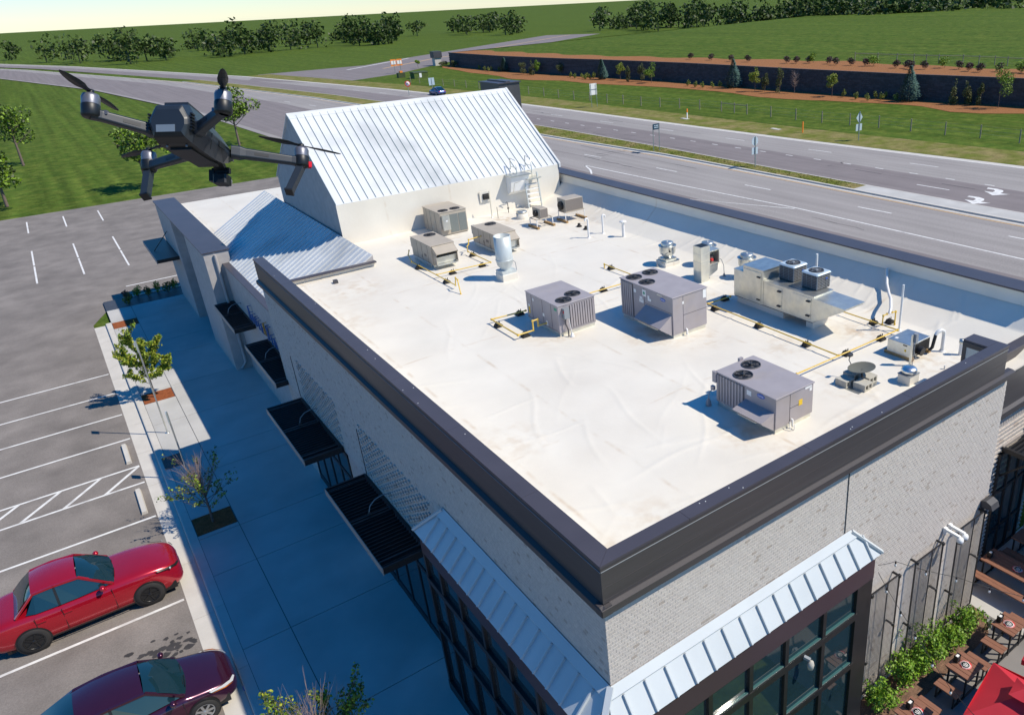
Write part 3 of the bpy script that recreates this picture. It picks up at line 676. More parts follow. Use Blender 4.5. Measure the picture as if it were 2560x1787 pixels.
for i, x in enumerate(xs + [11.62]):
    # panels of the sunny side; first and last are cut by hips
    ta = min(1, max(0, (prev - EX) / (hipr[0] - EX))) if prev < hipr[0] else 1
    up0 = max(prev, hipr[0]); up1 = min(max(x, hipr[0] + .01), 11.62 - (.42) * t)
    panelq('roof_panel', (prev + .003, EY, ez), (x - .003, EY, ez), (max(up1, up0 + .01) - .003, hipr[1], hipr[2]), (up0 + .003, hipr[1], hipr[2]), seam=i > 0)
    prev = x
panelq('hip_panel', (11.62, EY, ez), (11.62, TY, ez + .02), (11.05, TY, jz), (11.18, hipr[1], hipr[2]), seam=False)
q = MB('zinc_roof'); q.bar((11.62, EY, ez + .03), (11.06, TY - .03, jz + .02), .09, .05); part('hip_cap', q, bay)
q = MB('zinc_roof'); q.ext([(hipr[0], hipr[1] - .02, hipr[2] + .012), (11.2, hipr[1] - .02, hipr[2] + .012), (11.05, TY, jz + .02), (TX, TY, jz + .02)], (0, -.004, .02)); part('flashing', q, bay)
ys = [EY + .28 + .44 * i for i in range(20)]; ys = [y for y in ys if y < 14.7]
prev = EY
for i, y in enumerate(ys + [15.0]):
    up0 = max(prev, hipr[1]); up1 = min(max(y, hipr[1] + .01), 15.0 - .5 * t)
    panelq('roof_panel', (EX, prev + .003, ez), (EX, y - .003, ez), (hipr[0], max(up1, up0 + .01) - .003, hipr[2]), (hipr[0], up0 + .003, hipr[2]), seam=i > 0)
    prev = y
panelq('hip_panel', (EX, 15.0, ez), (TX, 15.0, ez + .02), (TX, 14.42, jz), (hipr[0], 14.5, hipr[2]), seam=False)
q = MB('zinc_roof'); q.bar((EX, 15.0, ez + .03), (TX - .03, 14.42, jz + .02), .09, .05); part('hip_cap', q, bay)
q = MB('zinc_roof'); q.ext([(hipr[0] - .02, hipr[1], hipr[2] + .012), (TX, TY, jz + .02), (TX, 14.42, jz + .02), (hipr[0] - .02, 14.5, hipr[2] + .012)], (-.004, 0, .02)); part('flashing', q, bay)
q = MB('zinc_roof'); q.bar((EX, EY, ez + .03), (TX - .01, TY - .01, jz + .045), .11, .05); part('hip_cap', q, bay)
# bay body: fascia, posts, rails, panes
FX, FY = 4.36, 7.55
q = MB('bay_fascia'); q.box(FX, 11.5, FY, FY + .10, 4.40, 5.03); q.box(FX, FX + .10, FY + .10, 14.95, 4.40, 5.03); q.box(FX - .03, 11.53, FY - .03, FY, 4.96, 5.03); q.box(FX - .03, FX, FY, 14.98, 4.96, 5.03); q.box(11.40, 11.5, FY + .1, Y0, 0, 5.0); q.box(FX + .1, X0, 14.85, 14.95, 0, 5.0); part('fascia', q, bay)
cols = [4.41, 5.05, 5.90, 6.75, 7.80, 8.80, 9.93, 11.02]
q = MB('black_metal')
for x in cols: q.box(x - .05, x + .05, FY + .0, FY + .16, 0, 4.40)
q.box(11.02, 11.5, FY + .012, FY + .15, 0, 4.40); part('post', q, bay)
for z0, z1 in ((3.54, 3.70), (2.12, 2.26), (0, .32)): part('rail', MB('black_metal').box(FX + .1, 11.02, FY - .012, FY + .17, z0, z1), bay)
for a, b in zip(cols, cols[1:]):
    for z0, z1 in ((3.70, 4.40), (2.26, 3.54), (.32, 2.12)):
        part('pane', MB('glass_dark').box(a + .05, b - .05, FY + .07, FY + .085, z0, z1), bay)
        part('sill', MB('glass_green').box(a + .05, b - .05, FY + .02, FY + .068, z0, z0 + .035), bay)
colsy = [7.6, 8.65, 9.75, 10.85, 11.95, 13.05, 14.05, 14.9]
q = MB('black_metal')
for y in colsy: q.box(FX, FX + .16, y - .05, y + .05, 0, 4.40)
part('post', q, bay)
for z0, z1 in ((3.54, 3.70), (2.12, 2.26), (0, .32)): part('rail', MB('black_metal').box(FX - .012, FX + .17, FY + .1, 14.95, z0, z1), bay)
for a, b in zip(colsy, colsy[1:]):
    for z0, z1 in ((3.70, 4.40), (2.26, 3.54), (.32, 2.12)):
        part('pane', MB('glass_dark').box(FX + .07, FX + .085, a + .05, b - .05, z0, z1), bay)
q = MB('interior'); q.box(4.75, 11.3, Y0 - .05, Y0 + .004, 0, 5); q.box(X0 - .06, X0 + .004, Y0, 14.8, 0, 5); part('back_panel', q, bay)

# shop windows under the awnings
def storefront(ya, yb, n, label):
    t = thing('shop_window', label, 'shop window', (X0, (ya + yb) / 2, 0))
    q = MB('black_metal'); q.box(X0 - .03, X0 + .02, ya, yb, 0, .25); q.box(X0 - .03, X0 + .02, ya, yb, 3.2, 3.36); q.box(X0 - .03, X0 + .02, ya, yb, 2.3, 2.42)
    for i in range(n + 1):
        y = lerp(ya + .04, yb - .04, i / n); q.box(X0 - .035, X0 + .02, y - .04, y + .04, 0, 3.36)
    part('frame', q, t)
    for i in range(n):
        a, b = lerp(ya + .04, yb - .04, i / n) + .04, lerp(ya + .04, yb - .04, (i + 1) / n) - .04
        for z0, z1 in ((.25, 2.3), (2.42, 3.2)): part('pane', MB('glass_dark').box(X0 - .01, X0 + .01, a, b, z0, z1), t)
storefront(16.05, 20.85, 4, 'dark framed shop window under the awning nearest the brick corner')
storefront(22.35, 27.35, 4, 'dark framed shop window under the second awning from the brick corner')
storefront(8.0, 8.05, 1, 'x') if False else None

# slatted black awnings on the side wall
AW = []
def awning(y0, y1, x0, x1, z, label, lamp=True):
    t = thing('awning', label, 'awning', (x1, (y0 + y1) / 2, z), 'black slatted awnings along the side wall')
    q = MB('black_metal'); h = .17
    q.box(x0 + .02, x1, y0, y0 + .07, z - h, z + .02); q.box(x0 + .02, x1, y1 - .07, y1, z - h, z + .02); q.box(x1 - .06, x1, y0 + .07, y1 - .07, z - h, z + .02)
    q.box(x0 + .02, x1 - .06, (y0 + y1) / 2 - .03, (y0 + y1) / 2 + .03, z - h, z + .025)
    part('frame', q, t)
    part('front_edge', MB('awning_edge').box(x0, x0 + .02, y0, y1, z - h - .02, z + .03), t)
    for yy in (y0 + .28, (y0 + y1) / 2 + .12, y1 - .28): part('cross_bar', MB('dark_grey').box(x0 + .03, x1 - .06, yy - .012, yy + .012, z + .024, z + .04), t)
    n = 28; sm = MB('black_metal'); sm.obox((0, 0, 0), ((x1 - x0) / 2 - .06, 0, 0), (0, .013, 0), (0, 0, .065)); me = sm.mesh('slat'); off = loc_of(t)
    for i in range(n):
        o = link('slat', me, t); o.location = Vector(((x0 + x1) / 2 - .02, lerp(y0 + .14, y1 - .14, i / (n - 1)), z - .065)) - off
    if lamp:
        yl = (y0 + y1) / 2 + .15
        g = thing('gooseneck_lamp', 'curved lamp arm over the ' + label.replace('black slatted ', '').replace(' near the far end of the brick wall',''), 'lamp', (x1, yl, z + .2), 'gooseneck lamps over the awnings')
        q = MB('mid_grey'); q.tube([(x1, yl, z + .42), (x1 - .2, yl, z + .46), (x1 - .42, yl - .02, z + .42), (x1 - .58, yl - .04, z + .30), (x1 - .64, yl - .05, z + .14)], .014, 6); q.lathe([(.03, 0), (.03, .02)], (x1 - .01, yl, z + .42), 8, ax=(-1, 0, 0)); part('arm', q, g)
        part('shade', MB('dark_grey').lathe([(.02, .06), (.05, 0), (.045, 0)], (x1 - .64, yl - .05, z + .08), 10), g)
awning(16.1, 20.65, 3.66, 4.855, 3.52, 'black slatted awning nearest the brick corner')
awning(22.62, 27.12, 3.64, 4.855, 3.52, 'black slatted awning second from the brick corner')
awning(28.95, 33.8, 4.42, 5.355, 3.52, 'black slatted awning below the blue letters near the far end of the brick wall')
awning(35.95, 40.15, 4.46, 5.355, 3.52, 'black slatted awning beside the far stone pier')
t = thing('entrance_canopy', 'dark flat canopy over the far shop entrance beside the planted bed', 'canopy', (4.5, 53, 3.5)); part('slab', MB('black_metal').box(3.5, 4.63, 50.6, 56.2, 3.4, 3.6), t); part('bracket', MB('black_metal').bar((3.7, 53, 3.6), (4.62, 53, 4.6), .04), t)
part('front_edge', MB('mid_grey').box(3.48, 3.5, 50.6, 56.2, 3.38, 3.62), t)
# downpipes
t = single('downpipe', MB('stone_pier').tube([(5.1, 40.12, 5.9), (5.1, 40.12, .35), (4.85, 40.05, .08)], .07, 8), 'grey downpipe running down the far pier to the pavement', 'downpipe')

# raised letters on the sign wall: blue strokes with one orange emblem
sg = thing('wall_sign', 'raised blue script letters with an orange emblem on the far brick wall', 'sign', (5.36, 33.4, 4.3))
def stroke(name, pts, w, m):
    q = MB(m)
    for a, b in zip(pts, pts[1:]): q.bar((5.22, a[0], a[1]), (5.22, b[0], b[1]), .05, w, up=(1, 0, 0))
    for a in pts: q.box(5.22, 5.36, a[0] - .012, a[0] + .012, a[1] - .012, a[1] + .012)
    part(name, q, sg)
rnd.seed(8); yy = 35.9
for k in range(11):
    h = .62 if k in (0, 6) else .40; b = 3.86; y = yy
    S_ = [[(y, b), (y - .05, b + h), (y - .2, b + h * .6), (y - .26, b)], [(y, b + h * .5), (y - .12, b + h), (y - .24, b + h * .5), (y - .12, b), (y, b + h * .5)], [(y, b + h), (y - .03, b), (y - .22, b + h * .1), (y - .26, b + h)], [(y - .1, b + h), (y - .12, b), (y - .24, b + .05)]]
    if k == 5: stroke('emblem', [(y, b + .1), (y - .12, b + .62), (y - .26, b + .1), (y - .02, b + .42), (y - .26, b + .42), (y, b + .1)], .06, 'letter_orange')
    else: stroke('letter', S_[k % 4], .045, 'letter_blue')
    yy -= .52
# ================================================================== ROOF EQUIPMENT
def fan_top(t, c, r, guard='black'):
    """condenser fan let into a cabinet top: ring, dark well, hub, blades, wire guard"""
    c = Vector(c)
    part('fan_well', MB('black').lathe([(0, .004), (r * .97, .004)], c, 24), t)
    q = MB('dark_grey'); q.lathe([(r * .95, .0), (r * .96, .022), (r * 1.05, .022), (r * 1.06, 0)], c, 28); part('fan_ring', q, t)
    q = MB('coil_dark')
    for k in range(4):
        a = k * pi / 2 + c.x; q.add([c + V(.03 * cos(a), .03 * sin(a), .006), c + V(r * .85 * cos(a - .35), r * .85 * sin(a - .35), .006), c + V(r * .88 * cos(a + .3), r * .88 * sin(a + .3), .016), c + V(.03 * cos(a + 1.2), .03 * sin(a + 1.2), .016)], [(0, 1, 2, 3)])
    q.m = [0] * len(q.f); part('fan_blade', q, t)
    q = MB(guard)
    for k in range(8):
        a = k * pi / 8 * 2; q.bar(c + V(.04 * cos(a), .04 * sin(a), .024), c + V(r * cos(a), r * sin(a), .024), .006)
    q.lathe([(.05, .02), (.05, .032), (0, .034)], c, 12); q.lathe([(r * .55, .022), (r * .55, .028), (r * .57, .028), (r * .57, .022)], c, 24)
    part('fan_guard', q, t)
def ribs(t, a, b, n, z0, z1, out, base='coil_dark', rib='rtu_mauve', rw=.35, name='coil_grille'):
    """louvred coil panel from a to b (xy), ribs proud along out"""
    a, b, o = Vector((a[0], a[1], 0)), Vector((b[0], b[1], 0)), Vector((out[0], out[1], 0))
    q = MB(base); d = (b - a) / n
    q.obox((a + b) / 2 + V(0, 0, (z0 + z1) / 2) + o * .004, (b - a) / 2, o * .004, (0, 0, (z1 - z0) / 2), base)
    for i in range(n):
        c = a + d * (i + .5); q.obox(c + V(0, 0, (z0 + z1) / 2) + o * .014, d * rw, o * .010, (0, 0, (z1 - z0) / 2), rib)
    part(name, q, t)
def plate(t, name, c, u, n, w, h, m, lab=None):
    """thin plate (sticker, label, door) of w x h centred at c, u along, n outward"""
    c, u, n = Vector(c), Vector(u), Vector(n); q = MB(m); q.obox(c + n * .003, u * w / 2, n * .003, (0, 0, h / 2), m); return part(name, q, t, lab)
def oval(t, name, c, u, n, w, h, m):
    c, u, n = Vector(c), Vector(u), Vector(n); P = [c + u * cos(k * pi / 9) * w / 2 + V(0, 0, sin(k * pi / 9) * h / 2) for k in range(18)]
    part(name, MB(m).ext(P, n * .008), t)
LX, FR_ = (0, -1, 0), (1, 0, 0)           # 'along' on the -x face and on the -y face
NX, NY = (-1, 0, 0), (0, -1, 0)
def seamlines(t, segs, m='dark_grey'):
    q = MB(m)
    for a, b in segs: q.bar(a, b, .006, .006)
    part('panel_gap', q, t, kind='stuff')
def text_on(t, name, s, c, u, n, h, m):
    """flat lettering made as a mesh, standing on a face"""
    cu = bpy.data.curves.new(name, 'FONT'); cu.body = s; cu.size = h; cu.align_x = 'CENTER'; cu.align_y = 'CENTER'; cu.extrude = .001
    ob = bpy.data.objects.new('tmp', cu); COL.objects.link(ob)
    dg = bpy.context.evaluated_depsgraph_get(); me = bpy.data.meshes.new_from_object(ob.evaluated_get(dg)); bpy.data.objects.remove(ob)
    u, n = Vector(u).normalized(), Vector(n).normalized(); k = n.cross(u)
    M = Matrix((u, k, n)).transposed().to_4x4(); off = loc_of(t); M.translation = Vector(c) + n * .001 - off
    me.transform(M); me.materials.clear(); me.materials.append(MATS[m]); me.name = name
    return link(name, me, t)

# --- mauve packaged unit with the disconnect box on its front
A = thing('rooftop_unit', 'mauve rooftop air unit with two fans and a grey switch box, left of the largest', 'air unit', (11.15, 19.1, ZR), 'mauve packaged rooftop units')
q = MB('rtu_mauve'); q.bbox(10.5, 11.80, 18.17, 20.02, 7.12, 7.955, .012); part('cabinet', q, A)
part('top_panel', MB('rtu_mauve').bbox(10.485, 11.815, 18.155, 20.035, 7.955, 7.975, .006), A)
part('curb', MB('galv_matt').box(10.53, 11.77, 18.2, 19.99, 6.98, 7.12), A)
for c in ((10.91, 18.47), (11.40, 18.74)): fan_top(A, (*c, 7.975), .235)
ribs(A, (10.90, 18.168), (11.77, 18.168), 10, 7.20, 7.90, (0, -1, 0))
plate(A, 'switch_box', (10.73, 18.13, 7.72), FR_, (0, -1, 0), .20, .32, 'mid_grey'); part('switch_box', MB('mid_grey').box(10.64, 10.82, 18.04, 18.165, 7.56, 7.88), A); part('switch_handle', MB('red_sign').box(10.625, 10.64, 18.06, 18.09, 7.74, 7.82), A)
plate(A, 'warning_sticker', (10.5, 19.86, 7.40), LX, NX, .07, .22, 'sticker_yellow'); plate(A, 'warning_sticker', (10.5, 19.86, 7.55), LX, NX, .07, .08, 'white_paint'); plate(A, 'rating_sticker', (10.5, 18.30, 7.84), LX, NX, .14, .08, 'sticker_green')
plate(A, 'rating_sticker', (10.5, 19.58, 7.80), LX, NX, .06, .08, 'white_paint'); plate(A, 'rating_sticker', (10.5, 18.85, 7.25), LX, NX, .10, .15, 'white_paint'); plate(A, 'rating_sticker', (10.5, 19.02, 7.47), LX, NX, .09, .10, 'white_paint')
q = MB('coil_dark'); q.tube([(10.70, 18.10, 7.56), (10.68, 18.08, 7.40), (10.74, 18.06, 7.20), (10.70, 18.0, 7.02)], .022, 6); part('conduit', q, A)
q = MB('pvc'); q.tube([(10.80, 18.10, 7.56), (10.80, 18.02, 7.3), (10.80, 17.98, 7.1)], .010, 6); q.lathe([(.07, 0), (.03, .10), (.012, .14)], (10.80, 17.97, ZR + .002), 10); part('conduit_boot', q, A)
seamlines(A, [((10.497, y, 7.16), (10.497, y, 7.94)) for y in (18.55, 19.05, 19.68)] + [((10.497, 18.2, 7.16), (10.497, 20.0, 7.16))])

# --- big three-fan unit
B = thing('rooftop_unit', 'largest mauve rooftop unit with three fans and a hood, behind the silver-free open roof', 'air unit', (13.45, 16.95, ZR), 'mauve packaged rooftop units')
B['label'] = 'largest mauve rooftop air unit with three fans, white stickers and a hood'
part('cabinet', MB('rtu_mauve').bbox(12.81, 14.11, 15.72, 18.2, 7.12, 8.25, .012), B); part('top_panel', MB('rtu_mauve').bbox(12.79, 14.13, 15.70, 18.22, 8.25, 8.275, .006), B)
part('curb', MB('galv_matt').box(12.84, 14.08, 15.75, 18.17, 6.98, 7.12), B)
for c in ((13.12, 17.90), (13.74, 17.90), (13.13, 17.28)): fan_top(B, (*c, 8.275), .235)
ribs(B, (12.81, 18.17), (12.81, 17.58), 6, 7.16, 8.22, (-1, 0, 0))
def hood(t, xw, y0, y1, zt, out, zo, zb, m='rtu_mauve'):
    P = [(xw, zt), (xw - out, zo), (xw - out * .92, zo - .05), (xw - .02, zb)]
    q = MB(m); q.ext([(x, y0, z) for x, z in P], (0, y1 - y0, 0)); part('hood', q, t)
    q = MB('galv_matt'); dx = .08 * out
    for k in range(3): q.bar((xw - out * .88 + k * .09, y0 + .2 + k * .1, zo - .075 - k * .07), (xw - out * .88 + k * .09, y1 - .15, zo - .075 - k * .07), .03, .012)
    part('hood_filter', q, t)
hood(B, 12.812, 15.76, 16.97, 7.74, .46, 7.44, 7.10)
oval(B, 'badge', (12.81, 16.15, 8.10), LX, NX, .24, .10, 'logo_blue'); text_on(B, 'badge_text', 'Carrier', (12.801, 16.15, 8.10), LX, NX, .06, 'white_paint')
plate(B, 'handle', (12.81, 16.3, 8.20), LX, NX, .22, .03, 'galv_matt')
for y, z, w_, h_ in ((17.47, 8.04, .10, .10), (17.02, 8.08, .16, .20), (17.17, 7.80, .20, .10), (17.18, 7.88, .13, .1), (16.78, 7.93, .15, .08), (16.82, 8.01, .08, .08)): plate(B, 'sticker', (12.81, y, z), LX, NX, w_, h_, 'white_paint')
part('sticker', MB('sticker_green').ext([(12.80, 17.02, 8.02), (12.80, 16.97, 8.08), (12.80, 17.02, 8.14), (12.80, 17.07, 8.08)], (-.004, 0, 0)), B)
plate(B, 'sticker', (14.02, 15.72, 8.10), FR_, NY, .12, .26, 'white_paint'); plate(B, 'sticker', (13.20, 15.72, 8.03), FR_, NY, .06, .08, 'white_paint')
q = MB('pvc'); q.tube([(13.28, 15.70, 7.20), (13.28, 15.66, 7.20), (13.28, 15.66, 7.04)], .028, 8); part('drain_trap', q, B)
seamlines(B, [((13.20, 15.717, 7.14), (13.20, 15.717, 8.23)), ((13.2, 15.717, 7.65), (14.1, 15.717, 7.65)), ((12.807, 17.02, 7.14), (12.807, 17.02, 8.23)), ((12.807, 15.75, 7.78), (12.807, 17.0, 7.78)), ((12.807, 17.56, 7.14), (12.807, 17.56, 8.23))])

# --- the near unit
C = thing('rooftop_unit', 'nearest mauve rooftop air unit with yellow sticker on its end and a hood', 'air unit', (11.7, 11.1, ZR), 'mauve packaged rooftop units')
part('cabinet', MB('rtu_mauve').bbox(11.08, 12.32, 10.13, 12.05, 7.12, 7.875, .012), C); part('top_panel', MB('rtu_mauve').bbox(11.06, 12.34, 10.11, 12.07, 7.875, 7.90, .006), C)
part('curb', MB('galv_matt').box(11.11, 12.29, 10.16, 12.02, 6.98, 7.12), C)
for c in ((11.91, 11.72), (11.39, 11.46)): fan_top(C, (*c, 7.90), .225)
ribs(C, (11.08, 12.02), (11.08, 11.12), 9, 7.17, 7.84, (-1, 0, 0))
hood(C, 11.082, 10.16, 11.07, 7.545, .42, 7.43, 7.10)
oval(C, 'badge', (11.08, 10.58, 7.80), LX, NX, .24, .11, 'logo_blue'); text_on(C, 'badge_text', 'Carrier', (11.071, 10.58, 7.80), LX, NX, .06, 'white_paint')
plate(C, 'sticker', (11.08, 10.95, 7.74), LX, NX, .14, .12, 'white_paint'); plate(C, 'sticker', (11.89, 10.13, 7.53), FR_, NY, .12, .14, 'sticker_yellow'); plate(C, 'sticker', (12.14, 10.13, 7.83), FR_, NY, .22, .06, 'white_paint'); plate(C, 'sticker', (12.22, 10.13, 7.76), FR_, NY, .08, .10, 'white_paint')
q = MB('pvc'); q.tube([(11.58, 10.11, 7.22), (11.58, 10.07, 7.22), (11.58, 10.07, 7.04)], .022, 8); q.tube([(11.50, 10.08, 7.2), (11.46, 10.02, 7.02), (11.54, 9.98, 7.02), (11.62, 10.04, 7.1)], .012, 6); part('drain_trap', q, C)
q = MB('rtu_mauve'); q.box(11.02, 11.08, 12.0, 12.12, 7.62, 7.90); q.box(11.00, 11.07, 12.06, 12.16, 7.40, 7.50); q.box(11.86, 11.98, 12.05, 12.12, 7.84, 7.96); part('corner_bracket', q, C)
q = MB('mid_grey'); q.tube([(11.02, 12.1, 7.42), (10.94, 12.14, 7.36), (10.92, 12.15, 7.2)], .012, 6); q.lathe([(.075, 0), (.06, .10), (.03, .17), (.012, .2)], (10.92, 12.15, ZR + .002), 10); part('conduit_boot', q, C)
seamlines(C, [((11.54, 10.127, 7.14), (11.54, 10.127, 7.86)), ((11.54, 10.127, 7.50), (11.86, 10.127, 7.50)), ((11.077, 11.09, 7.14), (11.077, 11.09, 7.86))])

# --- beige units at the far end
D = thing('rooftop_unit', 'tall beige rooftop unit with two fans and grey coil panels against the gable wall', 'air unit', (13.2, 31.9, ZR), 'beige rooftop units')
part('cabinet', MB('rtu_beige').bbox(12.6, 13.84, 30.95, 32.7, 7.06, 8.02, .012), D); part('top_panel', MB('rtu_beige').bbox(12.58, 13.86, 30.93, 32.72, 8.02, 8.04, .006), D); part('curb', MB('concrete_block').box(12.63, 13.81, 31.0, 32.66, 6.98, 7.06), D)
for c in ((12.90, 31.22), (13.46, 31.24)): fan_top(D, (*c, 8.04), .21)
for a, b in ((13.03, 13.42), (13.45, 13.80)): plate(D, 'coil_panel', ((a + b) / 2, 30.945, 7.5), FR_, NY, b - a, .78, 'coil_grey')
part('switch_box', MB('galv_matt').box(12.66, 12.98, 30.80, 30.94, 7.28, 7.92), D); plate(D, 'switch_plate', (12.84, 30.80, 7.68), FR_, NY, .08, .06, 'white_paint')
for y, z, w_, h_ in ((31.9, 7.75, .06, .30), (31.55, 7.55, .12, .10), (31.8, 7.3, .14, .14), (32.4, 7.6, .05, .1)): plate(D, 'sticker', (12.6, y, z), LX, NX, w_, h_, 'concrete_block')
seamlines(D, [((12.597, y, 7.08), (12.597, y, 8.0)) for y in (31.45, 31.95, 32.35)])
def beige(x0, x1, y0, y1, zt, label):
    t = thing('rooftop_unit', label, 'air unit', ((x0 + x1) / 2, (y0 + y1) / 2, ZR), 'beige rooftop units')
    part('cabinet', MB('rtu_beige').bbox(x0, x1, y0, y1, 7.14, zt, .012), t); part('top_panel', MB('rtu_beige').bbox(x0 - .015, x1 + .015, y0 - .015, y1 + .015, zt, zt + .02, .006), t)
    part('curb', MB('galv_matt').box(x0 + .03, x1 - .02, y0 + .03, y1 - .02, 6.98, 7.14), t)
    fan_top(t, (x1 - .30, y1 - .37, zt + .02), .225)
    q = MB('rtu_beige'); q.ext([(x0 + .04, y0, zt - .02), (x0 + .04, y0 - .36, zt - .24), (x0 + .04, y0 - .36, zt - .30), (x0 + .04, y0 - .01, zt - .30)], (.012, 0, 0)); q.ext([(x1 - .05, y0, zt - .02), (x1 - .05, y0 - .36, zt - .24), (x1 - .05, y0 - .36, zt - .30), (x1 - .05, y0 - .01, zt - .30)], (.012, 0, 0))
    q.ext([(x0 + .04, y0, zt - .02), (x0 + .04, y0 - .36, zt - .24), (x0 + .04, y0 - .36, zt - .26), (x0 + .04, y0, zt - .04)], (x1 - x0 - .08, 0, 0)); q.box(x0 + .04, x0 + .055, y0 - .30, y0, 7.2, zt - .28); q.box(x1 - .055, x1 - .04, y0 - .30, y0, 7.2, zt - .28)
    part('hood', q, t)
    q = MB('galv_matt'); q.box(x0 + .06, x1 - .06, y0 - .16, y0 - .13, 7.2, 7.44); q.box(x0 + .06, x1 - .06, y0 - .32, y0 - .02, 7.16, 7.19); q.box(x0 + .055, x1 - .055, y0 - .24, y0 - .02, 7.455, 7.475); part('hood_filter', q, t); plate(t, 'hood_dark', ((x0 + x1) / 2, y0 - .004, 7.5), FR_, NY, x1 - x0 - .14, .3, 'black')
    part('switch_box', MB('mid_grey').box(x0 + .02, x0 + .16, y1, y1 + .10, 7.45, 7.8), t)
    q = MB('galv'); q.tube([(x0 - .03, y1 - .3, 7.16), (x0 - .03, y0 + .1, 7.16)], .018, 6); q.bar((x0 - .03, y0 + .42, 7.02), (x0 - .03, y0 + .42, 7.3), .02); part('drain_pipe', q, t)
    for y, z, w_, h_ in ((y0 + .95, 7.32, .06, .12), (y0 + .62, 7.42, .22, .10)): plate(t, 'sticker', (x0, y, z), LX, NX, w_, h_, 'coil_beige')
    seamlines(t, [((x0 - .003, y, 7.16), (x0 - .003, y, zt - .01)) for y in (y0 + .35, y0 + .9, y0 + 1.35)])
    return t
beige(10.47, 11.42, 27.05, 28.95, 7.87, 'beige rooftop unit with open front hood, nearest the left parapet')
beige(13.05, 14.02, 26.95, 28.86, 7.79, 'beige rooftop unit partly hidden behind the round galvanised stack')

# --- exhaust stack
t = thing('exhaust_stack', 'tall round galvanised exhaust stack open at the top on a white curb', 'exhaust stack', (11.93, 24.0, ZR))
part('curb', MB('roof_membrane').bbox(11.64, 12.24, 23.74, 24.28, 6.98, 7.25, .012), t)
q = MB('galv_dull'); q.box(11.66, 12.22, 23.76, 24.26, 7.25, 7.36); q.lathe([(.17, .36), (.17, .40), (.28, .56), (.305, .72), (.315, .73), (.315, .76), (.30, .76)], (11.93, 24.02, ZR), 28); part('fan_bowl', q, t)
q = MB('galv_dull'); q.lathe([(.30, .76), (.30, 1.60), (.287, 1.60), (.287, .8), (0, .8)], (11.93, 24.02, ZR), 32); part('cylinder', q, t)
part('cable', MB('mid_grey').tube([(12.15, 23.85, 7.7), (12.24, 23.82, 7.6), (12.26, 23.82, 7.3)], .012, 6), t); part('label_plate', MB('white_paint').obox((11.9, 23.75, 7.82), (.06, 0, 0), (0, .004, 0), (0, 0, .03)), t)

# --- upblast mushroom fans, one built and copied
def upblast():
    t = thing('exhaust_fan', 'shiny mushroom exhaust fan nearest the square flue, left of it', 'exhaust fan', (17.04, 21.1, ZR), 'mushroom exhaust fans along the rear parapet')
    L0 = t.location
    q = MB('roof_membrane'); q.bbox(L0.x - .34, L0.x + .34, L0.y - .28, L0.y + .28, 6.98, 7.14, .01); part('curb', q, t)
    q = MB('galv'); q.box(L0.x - .33, L0.x + .33, L0.y - .27, L0.y + .27, 7.14, 7.20); q.prism([(L0.x - .25, L0.y - .2), (L0.x + .25, L0.y - .2), (L0.x + .25, L0.y + .2), (L0.x - .25, L0.y + .2)], 7.20, 7.28); part('base', q, t)
    q = MB('galv'); q.lathe([(.15, .28), (.16, .33), (.27, .44), (.295, .50), (.30, .70), (.33, .725), (.335, .74), (.32, .74), (.27, .70), (.22, .66), (.0, .66)], L0, 32); part('bowl', q, t)
    q = MB('galv'); q.lathe([(.225, .66), (.225, .84), (.21, .865), (0, .875)], L0, 28); part('cap', q, t)
    part('cap_bolt', MB('white_paint').lathe([(.03, .875), (.03, .885), (0, .885)], L0, 10), t)
    part('conduit_port', MB('black').cyl(L0 + V(-.12, -.25, .58), L0 + V(-.13, -.31, .58), .03, n=10), t)
    q = MB('mid_grey'); q.tube([L0 + V(-.11, -.26, .58), L0 + V(-.25, -.20, .48), L0 + V(-.42, .0, .36), L0 + V(-.45, .05, .2), L0 + V(-.45, .05, .08)], .011, 6); q.lathe([(.05, 0), (.045, .06), (.015, .14)], L0 + V(-.45, .05, .002), 8); part('power_lead', q, t)
    return t
uf = upblast()
copy_thing(uf, (18.04, 20.02, ZR), 'shiny mushroom exhaust fan partly hidden behind the square flue')
copy_thing(uf, (18.02, 18.0, ZR + .01), 'shiny mushroom exhaust fan behind the long silver air handler')

# --- square flue with burner box
t = thing('square_flue', 'square galvanised flue with tapered foot and an open burner box beside it', 'flue', (16.7, 18.85, ZR))
q = MB('galv_matt'); q.box(16.50, 16.90, 18.64, 19.04, 7.42, 8.28); q.v[4:8] = q.v[4:8]
q.ext([(16.54, 18.68, 7.0), (16.86, 18.68, 7.0), (16.90, 18.64, 7.42), (16.50, 18.64, 7.42)], (0, .4, 0)); part('flue_body', q, t)
part('flue_mouth', MB('black').box(16.525, 16.875, 18.665, 19.015, 8.281, 8.284), t)
q = MB('galv'); 
for z in (7.72, 8.0): q.box(16.494, 16.906, 18.634, 19.046, z, z + .02)
part('joint_band', q, t)
q = MB('galv_matt'); q.box(16.92, 17.36, 18.66, 19.06, 8.02, 8.06); q.box(16.92, 17.36, 19.03, 19.06, 7.60, 8.02); q.box(17.33, 17.36, 18.66, 19.03, 7.60, 8.02); q.box(16.92, 17.36, 18.66, 19.06, 7.56, 7.60); part('burner_box', q, t)
q = MB('coil_dark'); q.box(17.0, 17.2, 18.8, 18.98, 7.60, 7.82); part('burner', q, t); part('gas_valve', MB('red_sign').box(17.05, 17.14, 18.72, 18.8, 7.66, 7.74), t)
q = MB('galv'); q.ext([(16.92, 18.7, 7.56), (17.34, 18.7, 7.56), (17.30, 18.7, 7.30), (16.92, 18.7, 7.14)], (0, .3, 0)); part('elbow', q, t)
